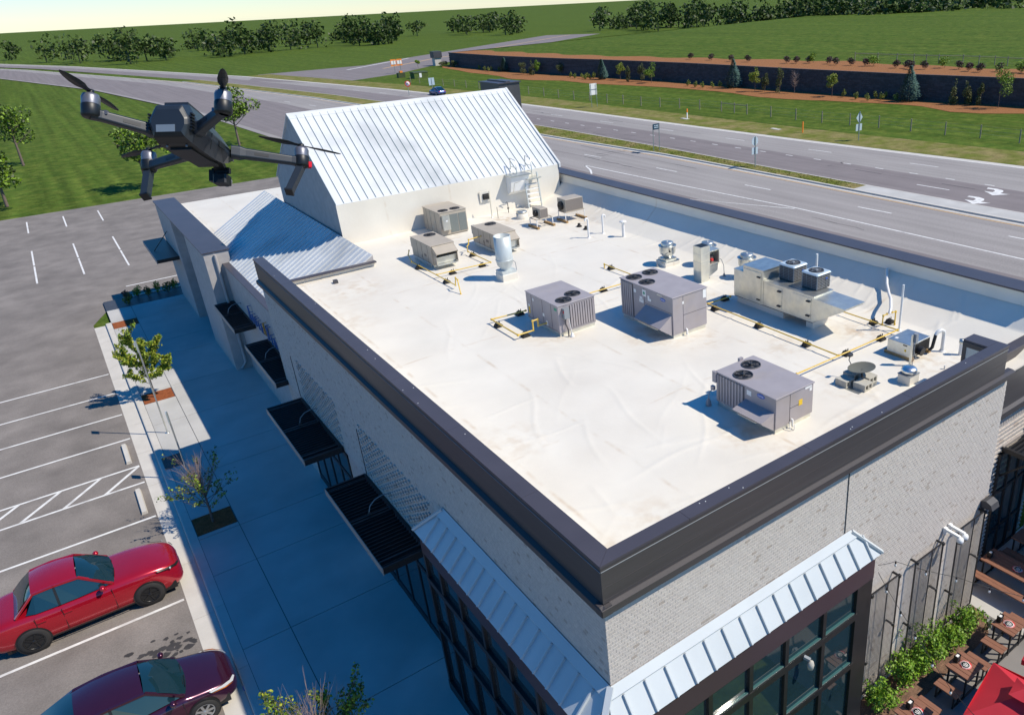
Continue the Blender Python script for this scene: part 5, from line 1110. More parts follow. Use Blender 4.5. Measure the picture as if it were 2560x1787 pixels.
# ================================================================== VEGETATION
ORD = 'first second third fourth fifth sixth seventh eighth ninth tenth eleventh twelfth thirteenth fourteenth fifteenth sixteenth seventeenth eighteenth nineteenth twentieth'.split()
def leafcloud(mb, centres, n, size, mats, rs, flat=.5):
    """n leaf-sized faces spread through blobs (x, y, z, rx, rz)"""
    tot = sum(c[3] ** 2 * c[4] for c in centres)
    for cx, cy, cz, rx, rz in centres:
        k = max(3, int(n * rx ** 2 * rz / tot))
        for i in range(k):
            th, ph = rs.uniform(0, 2 * pi), math.acos(rs.uniform(-1, 1)); rr = rs.uniform(.25, 1) ** .45
            p = V(cx + rx * rr * sin(ph) * cos(th), cy + rx * rr * sin(ph) * sin(th), cz + rz * rr * cos(ph))
            n_ = V(rs.gauss(0, 1), rs.gauss(0, 1), rs.gauss(flat, 1)).normalized(); u = n_.orthogonal().normalized(); u = Matrix.Rotation(rs.uniform(0, 6.28), 3, n_) @ u; v = n_.cross(u)
            s = size * rs.uniform(.6, 1.35); a, b = u * s * .5, v * s * .32
            mb.add([p - a, p + b - a * .1, p + a, p - b - a * .1], [(0, 1, 2, 3)], rs.choice(mats))
def branch(mb, a, b, r0, r1, n=5, m=None): mb.cyl(a, b, r0, r1, n, False, m)
def street_tree(name, base, h, w, label, seed, leafn=2200, bare=0., leafm=('leaf_light', 'leaf_light', 'leaf', 'leaf_bright'), cb=.38, lean=0, leafs=.085):
    """vase-shaped young tree: trunk, rising limbs, twigs and leaves in strings along them"""
    rs = random.Random(seed); t = thing(name, label, 'tree', base, 'young street trees in mulch squares'); b = Vector(base); tk = MB('bark'); cr = MB(*dict.fromkeys(leafm)); tw = MB('twig')
    top = b + V(lean, 0, h * .55); path = [b, b + V(.015, .01, h * .2), b + V(.02 + lean * .5, 0, h * cb), top]
    tk.tube(path, [.045, .036, .030, .018], 8)
    ends = []
    for k in range(17):
        f = rs.uniform(cb, 1.0); o = b.lerp(top, f * .95); an = k * 2.4 + rs.uniform(-.4, .4); el = rs.uniform(.35, 1.15); ln = w * .5 * rs.uniform(.75, 1.15) / max(.45, cos(el)) * (.9 if f < .8 else .8)
        ln = min(ln, (b.z + h - o.z) / max(.3, sin(el))); d = V(cos(an) * cos(el), sin(an) * cos(el), sin(el)); e = o + d * ln; mid = o.lerp(e, .5) + V(0, 0, -.05 * ln); tk.tube([o, mid, e], [.014, .009, .004], 5)
        ends.append((o, mid, e))
        for j in range(5):
            p = o.lerp(e, rs.uniform(.3, 1)); d2 = (d + V(rs.gauss(0, .5), rs.gauss(0, .5), rs.gauss(.2, .4))).normalized(); q = p + d2 * ln * rs.uniform(.2, .42); tk.cyl(p, q, .004, .002, 4, False); ends.append((p, p.lerp(q, .5), q))
    part('trunk', tk, t)
    if bare:
        for k in range(int(70 * bare)):
            o = b.lerp(top, rs.uniform(.75, 1.1)); an = rs.uniform(0, 6.28); el = rs.uniform(.7, 1.45); ln = h * rs.uniform(.18, .45); d = V(cos(an) * cos(el), sin(an) * cos(el), sin(el)); e = o + d * ln; tw.cyl(o, e, .006, .002, 4, False)
            for j in range(3): p = o.lerp(e, rs.uniform(.4, .9)); q = p + (d + V(rs.gauss(0, .35), rs.gauss(0, .35), .1)).normalized() * ln * .4; tw.cyl(p, q, .003, .0015, 3, False)
        part('bare_twigs', tw, t)
    per = leafn // len(ends); dead = lambda i: bare and rs.random() < bare * .22
    for i, (o, m_, e) in enumerate(ends):
        if dead(i): continue
        for k in range(per):
            f = rs.uniform(.15, 1.03); p = o.lerp(e, f) + V(rs.gauss(0, .045), rs.gauss(0, .045), rs.gauss(0, .04)) * w * .5
            n_ = V(rs.gauss(0, 1), rs.gauss(0, 1), rs.gauss(.4, 1)).normalized(); u = n_.orthogonal().normalized(); u = Matrix.Rotation(rs.uniform(0, 6.28), 3, n_) @ u; v = n_.cross(u); s = leafs * rs.uniform(.6, 1.3); cr.add([p - u * s * .5, p + v * s * .3, p + u * s * .5, p - v * s * .3], [(0, 1, 2, 3)], rs.choice(leafm))
    part('crown', cr, t); return t
street_tree('street_tree', (.98, 39.78, -.03), 3.75, 2.1, 'leafy young tree in the sunlit mulch square by the far pavement', 3, 12000, cb=.34, leafs=.105)
street_tree('street_tree', (1.06, 27.15, -.03), 2.75, 2.0, 'half-bare young tree in the shaded middle mulch square', 9, 1500, bare=1.1, cb=.36, leafm=('leaf_light', 'leaf', 'leaf_bright', 'leaf_dark'))
street_tree('street_tree', (1.1, 14.0, -.03), 3.2, 2.2, 'sparse young tree with bare twigs nearest the viewer on the pavement', 14, 6500, bare=.95, cb=.4, leafm=('leaf_light', 'leaf_bright', 'leaf', 'leaf_dark'))

BG = 'trees along the retaining wall'
def conifer(x, y, h, r, label, seed, z=0):
    rs = random.Random(seed); t = thing('spruce_tree', label, 'tree', (x, y, z), 'blue spruces along the retaining wall'); q = MB('bark'); q.cyl((x, y, z), (x, y, z + h * .8), .07, .02, 6); part('trunk', q, t)
    q = MB('spruce', 'spruce_b')
    for i in range(2600):
        f = rs.random() ** 1.25; zz = z + h * (.03 + .97 * f); rad = r * (min(1, 1.25 * (1 - f)) * (.55 + .45 * min(1, f * 7))) * (.84 + .22 * sin(rs.randint(0, 7) * 2.1 + f * 23)); a = rs.uniform(0, 6.28); rr = rad * rs.uniform(.35, 1) ** .5
        p = V(x + rr * cos(a), y + rr * sin(a), zz); d = V(cos(a), sin(a), rs.uniform(-.1, .55)).normalized(); sd = V(-sin(a), cos(a), 0) * rs.uniform(.05, .11); ln = rs.uniform(.16, .36); q.add([p - sd, p + d * ln, p + sd + V(0, 0, .05)], [(0, 1, 2)], 'spruce' if rs.random() < .55 else 'spruce_b')
    part('crown', q, t)
conifer(101.2, 145.8, 4.1, 1.35, 'small blue spruce beside a row of five low shrubs, left one along the wall', 1); conifer(104.0, 107.8, 4.9, 1.7, 'large blue spruce in the middle of the mulch bed, behind the orange-topped marker', 2); conifer(104.4, 70.75, 5.0, 1.75, 'large blue spruce rising above the wall top at the right', 3); conifer(100.6, 188.8, 3.3, 1.25, 'farthest blue spruce, by the left end of the wall', 4)
def bedtree(x, y, h, w, label, seed, mats, tr=.3, n=1500, leaf=.17, name='young_tree', bare=False):
    rs = random.Random(seed); t = thing(name, label, 'tree', (x, y, 0), BG); q = MB('bark'); q.cyl((x, y, 0), (x, y, h * .75), .045, .02, 6)
    for k in range(9):
        a = rs.uniform(0, 6.28); z0 = h * rs.uniform(tr, .75); ln = w * .5 * rs.uniform(.6, 1); q.cyl((x, y, z0), (x + cos(a) * ln, y + sin(a) * ln, z0 + ln * rs.uniform(.4, 1.1)), .018, .006, 4, False)
    part('trunk', q, t)
    if bare:
        q = MB('twig')
        for k in range(90): a = rs.uniform(0, 6.28); z0 = h * rs.uniform(tr, .8); ln = w * .5 * rs.uniform(.4, 1); q.cyl((x, y, z0), (x + cos(a) * ln, y + sin(a) * ln, z0 + ln * rs.uniform(.2, 1.2)), .014, .006, 3, False)
        part('bare_twigs', q, t); return
    bl = []
    for k in range(7): f = rs.uniform(0, 1); zz = lerp(h * tr, h * .92, f); rad = w * .5 * (.45 + .55 * sin(pi * min(1, .2 + f * .8))); a = rs.uniform(0, 6.28); bl.append((x + cos(a) * rad * .5, y + sin(a) * rad * .5, zz, rad * .6, max(.25, h * (1 - tr) * .2)))
    q = MB(*dict.fromkeys(mats)); leafcloud(q, bl, n, leaf, mats, rs); part('crown', q, t)
OL = ('leaf_olive', 'leaf_dark', 'leaf_olive'); YL = ('leaf_light', 'leaf_light', 'leaf'); BR = ('leaf_bright', 'leaf_bright', 'leaf')
for i, a in enumerate([(105.0, 63.8, 3.4, 1.5, 'narrow glossy young tree standing alone right of the tall spruce', OL, .05), (105.6, 62.0, 3.4, 1.5, 'narrow glossy young tree, left one of a close pair by the bright green tree', OL, .05), (105.7, 60.0, 3.2, 1.3, 'narrow glossy young tree, right one of a close pair by the bright green tree', OL, .05), (104.8, 56.8, 5.9, 3.4, 'tall bright green tree at the right end rising above the wall', BR, .28), (103.1, 84.1, 3.9, 2.2, 'yellow-green young tree standing alone left of six low shrubs', YL, .35), (102.5, 140.9, 3.6, 2.2, 'yellow-green young tree right of the small blue spruce', YL, .42), (100.8, 135.7, 3.5, 1.3, 'narrow olive young tree between a yellow-green tree and a wide olive one', OL, .05), (102.6, 133.7, 3.6, 1.9, 'wide olive young tree left of a bright green crown', OL, .1), (101.9, 129.4, 4.3, 2.9, 'rounded bright green tree in the middle of the mulch bed', BR, .28), (102.0, 100.3, 4.1, 2.2, 'yellow-green young tree just right of the middle blue spruce', YL, .4), (102.7, 98.6, 3.3, 1.4, 'narrow olive young tree close beside a yellow-green one', OL, .05), (102.6, 95.0, 3.9, 1.9, 'olive young tree left of the bare sapling', OL, .05), (98.6, 175.7, 3.4, 2.2, 'sparse olive tree right of the farthest spruce', OL, .2), (98.8, 171.7, 3.3, 1.6, 'narrow olive tree between the sparse olive tree and a bright one', OL, .05), (101.2, 172.9, 3.4, 1.8, 'bright green small tree at the left part of the wall', BR, .3), (102.4, 164.7, 3.3, 2.0, 'pale olive tree above a row of low shrubs at the left', OL, .3), (101.3, 220, 2.2, 2.0, 'small olive tree near the left end of the wall', OL, .15), (100.6, 226, 2.2, 2.6, 'bushy brownish tree past the left end of the wall', OL, .05), (93.1, 226.7, 2.7, 1.5, 'lone sapling on the lawn by the side road', BR, .5)]):
    bedtree(a[0], a[1], a[2], a[3], a[4], 40 + i, a[5], a[6])
bedtree(103.2, 92.2, 4.0, 1.9, 'bare grey sapling standing in front of the dark wall', 70, OL, .25, bare=True)
def shrub(name, x, y, z, r, h, mats, label, group, seed, n=260, leaf=.13, loose=0):
    rs = random.Random(seed); t = thing(name, label, 'shrub', (x, y, z), group)
    q = MB('bark')
    for k in range(5): a = rs.uniform(0, 6.28); q.cyl((x, y, z), (x + cos(a) * r * .6, y + sin(a) * r * .6, z + h * .7), .012, .005, 4, False)
    part('stems', q, t)
    q = MB(*dict.fromkeys(mats)); leafcloud(q, [(x + rs.uniform(-.4, .4) * r, y + rs.uniform(-.4, .4) * r, z + h * rs.uniform(.35, .75), r * rs.uniform(.5, .75), h * .32) for _ in range(5)] + [(x + rs.uniform(-1.25, 1.25) * r, y + rs.uniform(-.9, .9) * r, z + h * rs.uniform(.3, 1.25), r * rs.uniform(.18, .36), h * rs.uniform(.12, .24)) for _ in range(loose)], n, leaf, mats, rs); part('foliage', q, t); return t
rows_ = [('low shrub in the row left of the farthest spruce', [(100.6, 203), (99.3, 197.4), (98.7, 194), (100, 194.6), (100.5, 191.6)]), ('low shrub in the row below the pale olive tree', [(100.2, 156.9), (99.2, 153.6), (100.1, 152.1), (101.3, 151.6), (102.6, 151.0)]), ('low shrub in the row left of the small blue spruce', [(99.8, 150.2), (98.8, 148.9), (99.4, 148.0), (101.1, 149.0)]), ('low shrub in the row left of the middle blue spruce', [(101.6, 117.7), (100.6, 114.5), (100.7, 112.6), (101.8, 111.1), (102.9, 110.2)]), ('low shrub in the row before the right spruce', [(103.4, 82), (102, 78.5), (101.5, 76), (104.2, 76.5), (103.3, 74.8), (104.8, 75.2), (103.9, 72.6)])]
src = None; sd_ = 0
for lb, pts in rows_:
    for i, (x, y) in enumerate(pts):
        sd_ += 1; L_ = lb.replace('low shrub', ['first', 'second', 'third', 'fourth', 'fifth', 'sixth', 'seventh'][i] + ' low shrub from the left')
        if src is None: src = shrub('low_shrub', x, y, .05, .42, 1.15, ('leaf', 'leaf_light', 'leaf_olive'), L_, 'low shrubs in the mulch bed', 5, 320, .15)
        else: copy_thing(src, (x, y, .05), L_, 'low shrubs in the mulch bed', rz=sd_ * 1.3)
src = None
for i, (x, y) in enumerate(sorted([(113.4, 103.5), (113.9, 101.6), (115.2, 99.6), (115.4, 95.0), (114.2, 92.6), (114.4, 89.6), (114.4, 86.6), (113.5, 79.8), (113.9, 77.9), (112.6, 76.2), (113.6, 74.6), (115.6, 69.9), (113.5, 67), (112.9, 64.8), (114.6, 62.6), (113.8, 58), (112.9, 113), (113.1, 123.6), (112.4, 117), (113, 130)], key=lambda p: -p[1])):
    lb = 'plum-coloured shrub on the upper terrace, number %s from the right end' % ['fifteen', 'fourteen', 'thirteen', 'twelve', 'eleven', 'ten', 'nine', 'eight', 'seven', 'six', 'five', 'four', 'three', 'two', 'one'][i] if False else None
    if src is None: src = shrub('plum_shrub', x, y, TZ, .85, 1.35, ('plum', 'plum', 'leaf_dark'), 'first plum-coloured shrub from the left on the upper terrace', 'plum shrubs on the upper terrace', 6, 420, .2); 
    else: copy_thing(src, (x, y, TZ), ORD[i] + ' plum-coloured shrub from the left on the upper terrace', 'plum shrubs on the upper terrace', rz=i * 1.1)
for i, (x, y, lb) in enumerate([(115.6, 99, 'green bush between plum shrubs at the left of the upper terrace'), (115.3, 85.5, 'green bush between plum shrubs in the middle of the upper terrace'), (116.6, 73, 'green bush by the upper fence'), (114.4, 59.3, 'green bush at the right end of the upper terrace')]): shrub('green_bush', x, y, TZ, 1.0, 1.8, BR, lb, 'green bushes on the upper terrace', 20 + i, 420, .22)
# bushes of the bed at the end of the pavement
for i, (x, y, m_, lb) in enumerate([(1.75, 56.6, ('plum', 'leaf_dark'), 'dark plum bush at the outer end of the far bed'), (2.35, 57.0, BR, 'bright green bush second in the far bed'), (2.87, 56.6, ('leaf_dark', 'leaf'), 'dark green bush in the middle of the far bed'), (3.45, 57.0, BR, 'bright green bush fourth in the far bed'), (4.0, 56.6, ('leaf_dark', 'leaf'), 'dark green bush fifth in the far bed'), (4.45, 57.0, ('leaf', 'leaf_bright'), 'green bush nearest the dark canopy in the far bed'), (1.7, 55.8, ('leaf_dark', 'leaf'), 'dark low bush at the outer corner of the far bed')]): shrub('bed_bush', x, y, -.05, .30, .75, m_, lb, 'bushes in the far bed', 60 + i, 260, .10)
# patio shrubs
for i, (x, y, r, h, lb) in enumerate([(12.15, 7.4, .42, .75, 'low leafy green shrub beside the glazed bay'), (13.15, 7.5, .42, .9, 'leafy green shrub left of the middle trellis'), (13.75, 7.48, .42, 1.15, 'tallest leafy green shrub in front of the middle trellis'), (14.45, 7.5, .40, 1.0, 'leafy green shrub right of the middle trellis'), (15.1, 7.42, .36, .85, 'leafy green shrub between the middle and right trellis'), (15.75, 7.35, .42, .95, 'leafy green shrub in front of the right trellis')]): shrub('patio_shrub', x, y, .02, r, h, ('leaf_shrub', 'leaf_shrub', 'leaf_bright', 'leaf'), lb, 'shrubs in the patio bed', 80 + i, 1500, .075, loose=14)
shrub('white_flowers', 16.45, 7.15, .02, .16, .45, ('leaf_dark', 'white_paint', 'leaf_shrub'), 'small white-flowered plant at the end of the patio bed', None, 95, 120, .06)
# tufts standing in the median and the verge
rs = random.Random(12); q = MB('grass', 'verge', 'blades_green')
for k in range(5000):
    y = rs.uniform(42, 120); x = lerp(plin(MEDN, y) + .15, plin(MEDF, y) - .2, rs.random()); h = rs.uniform(.02, .05); a = rs.uniform(0, 6.28); p = V(x, y, .13); u = V(cos(a), sin(a), 0) * rs.uniform(.05, .12)
    q.add([p - u, p + u, p + V(rs.gauss(0, .04), rs.gauss(0, .04), h)], [(0, 1, 2)], rs.choice(('verge', 'verge', 'verge', 'verge', 'grass')))
o = link('grass_tufts', q.mesh('grass_tufts')); props(o, kind='stuff')
# far wood beyond everything
rs = random.Random(77); q = MB('far_wood', 'hedge_green', 'leaf_dark')
for k in range(1150):
    a = radians(rs.uniform(-75, 62)); d = rs.uniform(330, 330 + 320 * rs.random() ** 1.5) if k > 60 else rs.uniform(240, 330); x, y = d * sin(a), d * cos(a)
    if k <= 60 and 60 < x < 330: continue
    if y > -50 and plin(NEAR, y) - 12 < x < plin(FAR, y) + 12: continue
    if 40 < x < 260 and 200 < y < 400: continue
    h = rs.uniform(8, 16); r = rs.uniform(3.5, 6.5); q.cyl((x, y, 0), (x, y, h * .5), .35, .2, 5, False, 'leaf_dark')
    leafcloud(q, [(x + rs.gauss(0, r * .4), y + rs.gauss(0, r * .4), h * rs.uniform(.16, .78), r * rs.uniform(.6, .95), h * rs.uniform(.16, .28)) for _ in range(7)], 230, 1.6, ('far_wood', 'hedge_green', 'far_wood', 'leaf_dark'), rs)
o = link('far_wood', q.mesh('far_wood')); props(o, kind='stuff')
rs = random.Random(5)
for i, (x, y, h) in enumerate([(-14, 96, 7), (-4, 99, 6), (8, 97, 7.5), (22, 120, 8), (-30, 118, 9), (-2, 128, 8), (-42, 97, 6)]):
    t = thing('shade_tree', ['rounded', 'small', 'tall', 'broad', 'large', 'middling', 'outer'][i] + ' green shade tree on the lawn past the car park', 'tree', (x, y, -.1), 'shade trees beyond the car park'); q = MB('bark'); q.tube([(x, y, -.1), (x + .05, y, h * .3), (x, y, h * .7)], [.16, .12, .05], 8)
    for k in range(8): a = k * 2.4; q.cyl((x, y, h * (.3 + .04 * k)), (x + cos(a) * h * .25, y + sin(a) * h * .25, h * (.5 + .04 * k)), .06, .02, 5, False)
    part('trunk', q, t); q = MB('leaf', 'leaf_bright', 'leaf_dark'); leafcloud(q, [(x + rs.gauss(0, h * .14), y + rs.gauss(0, h * .14), h * rs.uniform(.42, .85), h * rs.uniform(.12, .2), h * rs.uniform(.1, .15)) for _ in range(12)], 2200, .34, ('leaf', 'leaf_bright', 'leaf', 'leaf_dark'), rs); part('crown', q, t)

# ================================================================== ROADSIDE
FEN = [(77.0, 135.9), (76.9, 130.1), (77.0, 125.2), (77.2, 120.4), (77.6, 116), (77.8, 111.1), (78.4, 107.35), (78.7, 102.9), (79.4, 98.9), (80.3, 95.2), (81.1, 91.4), (81.5, 87), (81.48, 84.23), (81.4, 81.56), (81.5, 77), (81.6, 72.5), (81.6, 68), (82.0, 63.8), (82.4, 59.7), (82.5, 55.2), (82.6, 50.7), (83.0, 46.6), (82.7, 41.9), (82.9, 37.3), (83, 32.6)]
FEN = [(73.6, 185), (74.3, 181.4), (74.4, 174.8), (74.8, 169.6), (75.5, 165.3), (75.9, 160.4), (76.2, 155), (76.4, 150), (76.7, 145), (76.9, 140.5)] + FEN
def wire_fence(pts, z, h, label, rails=()):
    t = thing('wire_fence', label, 'fence', (*pts[0], z)); me = MB('post_wood'); me.cyl((0, 0, -.05), (0, 0, h), .075, .07, 8); pm = me.mesh('post'); off = loc_of(t)
    for x, y in pts: o = link('post', pm, t); o.location = V(x, y, z) - off
    q = MB('steel_pole')
    for a, b in zip(pts, pts[1:]):
        for f in (.35, .62, .92): q.bar((*a, z + h * f), (*b, z + h * f), .012)
    part('wire', q, t)
    for i in rails: part('brace_rail', MB('post_wood').cyl((*pts[i], z + h * .82), (*pts[i + 1], z + h * .82), .05, n=6), t)
wire_fence(FEN, 0, 1.45, 'wire fence on wooden posts along the road verge', (21, 22))
wire_fence([(122.4, 95), (122.4, 90), (122.4, 86), (122.4, 82.6), (122.3, 80.1), (122.7, 78), (123.4, 74), (122.9, 70.9), (122.9, 68.2), (122.2, 65.7), (122, 62), (121.6, 57), (121.5, 50)], TZ, 1.5, 'timber post and rail fence on the upper terrace lawn', range(12))
def pole(t, x, y, h, m='steel_pole', r=.035): part('post', MB(m).box(x - r, x + r, y - r * .6, y + r * .6, 0, h), t)
t = thing('road_sign', 'blue road sign on two thin posts in the grass median', 'sign', (54.85, 69, .13)); pole(t, 54.5, 69.3, 3.05); pole(t, 55.2, 69.1, 3.05); q = MB('sign_blue'); q.box(54.4, 55.3, 69.12, 69.16, 2.5, 3.12); part('panel', q, t)
for x0, x1, z in ((54.55, 54.72, 2.92), (54.78, 55.15, 2.92), (54.55, 54.9, 2.72), (54.95, 55.2, 2.72)): part('print', MB('sign_back').box(x0, x1, 69.112, 69.119, z - .05, z + .05), t)
t = thing('road_sign', 'back of a round-cornered sign over a square plate on one post in the median', 'sign', (55.7, 54.67, .13)); pole(t, 55.7, 54.6, 3.05, r=.045); q = MB('sign_back'); P = [(55.7 + .46 * cos(k * pi / 4 + pi / 8), 54.66, 2.62 + .46 * sin(k * pi / 4 + pi / 8)) for k in range(8)]; q.ext(P, (0, .02, 0)); part('octagon', q, t); part('plate', MB('sign_back').box(55.28, 56.12, 54.66, 54.68, 1.35, 2.0), t)
t = thing('road_sign', 'back of a diamond sign above a square plate on the far verge', 'sign', (73.86, 56.13, 0)); pole(t, 73.86, 56.1, 3.2, r=.045); q = MB('sign_back'); q.ext([(73.86, 56.16, 3.2), (73.30, 56.16, 2.55), (73.86, 56.16, 1.9), (74.42, 56.16, 2.55)], (0, .02, 0)); part('diamond', q, t); part('plate', MB('sign_back').box(73.35, 74.4, 56.16, 56.18, 1.1, 1.85), t)
t = thing('road_sign', 'white panel sign with grey braces on two posts by the far verge', 'sign', (73.4, 108.5, 0)); pole(t, 72.9, 108.5, 3.6); pole(t, 73.9, 108.4, 3.6); part('panel', MB('white_paint').box(72.75, 74.1, 108.52, 108.56, 1.9, 3.65), t); q = MB('mid_grey'); q.box(72.75, 74.1, 108.48, 108.52, 2.7, 2.8); part('brace', q, t)
t = thing('marker_post', 'white marker post with orange top on the far verge', 'marker post', (73.73, 85.77, 0)); part('post', MB('white_paint').box(73.65, 73.81, 85.73, 85.81, 0, .85), t); part('band', MB('orange').box(73.64, 73.82, 85.72, 85.82, .85, 1.36), t)
single('marker_post', MB('orange').box(74.13, 74.28, 64.7, 64.8, 0, 1.3).box(74.15, 74.26, 64.69, 64.81, 1.3, 1.33), 'plain orange marker post on the far verge', 'marker post')
for x, y, lb in ((74.3, 69.3, 'two pale concrete covers flush in the verge right of the fence brace'), (73.4, 85.9, 'pale concrete cover flush in the verge beside the white marker')): single('concrete_cover', MB('kerb').box(x - .35, x + .25, y - .75, y + .1, .0, .05).box(x - .2, x + .4, y + .15, y + .8, .0, .05), lb, 'cover')
t = thing('utility_cabinet', 'long green utility cabinet on the lawn near the side road', 'utility cabinet', (80.2, 196, 0))
part('body', MB('hedge_green').box(78.6, 82.2, 194.6, 197.2, 0, 1.3), t); part('lid', MB('leaf_dark').ext([(78.5, 194.5, 1.3), (82.3, 194.5, 1.3), (82.3, 194.9, 1.5), (78.5, 194.9, 1.5)], (0, 2.6, 0)), t); part('door', MB('white_paint').box(79.9, 80.5, 194.56, 194.6, .2, 1.2), t)
t = thing('utility_cabinet', 'small green utility cabinet with orange cap left of the long one', 'utility cabinet', (78, 202, 0)); part('body', MB('leaf_dark').box(77.2, 79, 201.4, 202.6, 0, 1.2), t); part('cap', MB('orange').box(77.8, 78.5, 201.6, 202.3, 1.2, 1.6), t)
t = thing('road_sign', 'white sign pair with orange borders on two poles by the side road', 'sign', (83.2, 217.4, 0)); pole(t, 82.6, 217.4, 3.4, r=.06); pole(t, 84.3, 217.4, 3.4, r=.06)
for x in (82.5, 84.2): part('panel', MB('orange').box(x - .75, x + .75, 217.42, 217.46, 1.9, 3.6), t); part('face', MB('white_paint').box(x - .62, x + .62, 217.38, 217.42, 2.3, 3.2), t)
t = thing('road_sign', 'round white sign with red ring and slash beyond the gable ridge', 'sign', (62.3, 158.4, 0)); pole(t, 62.3, 158.5, 2.2, r=.05); q = MB('white_paint'); q.lathe([(0, .03), (.55, .03), (.55, 0)], (62.3, 158.4, 2.2), 20, ax=(-.2, -1, 0)); part('face', q, t); q = MB('red_sign'); q.lathe([(.42, .035), (.58, .035)], (62.3, 158.4, 2.2), 24, ax=(-.2, -1, 0)); q.bar((61.95, 158.37, 2.55), (62.65, 158.33, 1.85), .11, .02); part('ring', q, t); q = MB('black'); q.bar((62.1, 158.36, 2.0), (62.2, 158.36, 2.4), .09, .01); q.bar((62.2, 158.36, 2.4), (62.5, 158.34, 2.3), .09, .01); part('arrow', q, t)
t = thing('road_sign', 'square sign seen from the back beyond the gable ridge', 'sign', (66.2, 155.5, 0)); pole(t, 66.2, 155.5, 3, r=.05); part('panel', MB('sign_back').box(65.6, 66.8, 155.52, 155.56, 1.7, 3.1), t)
t = thing('gate_pillar', 'stone gate pillar with dark cap beside the far side road', 'pillar', (101.5, 232, 0)); part('shaft', MB('kerb').box(100.4, 102.4, 231, 233, 0, 2.2), t); part('cap', MB('dark_grey').box(100.1, 102.7, 230.7, 233.3, 2.2, 4.0), t)

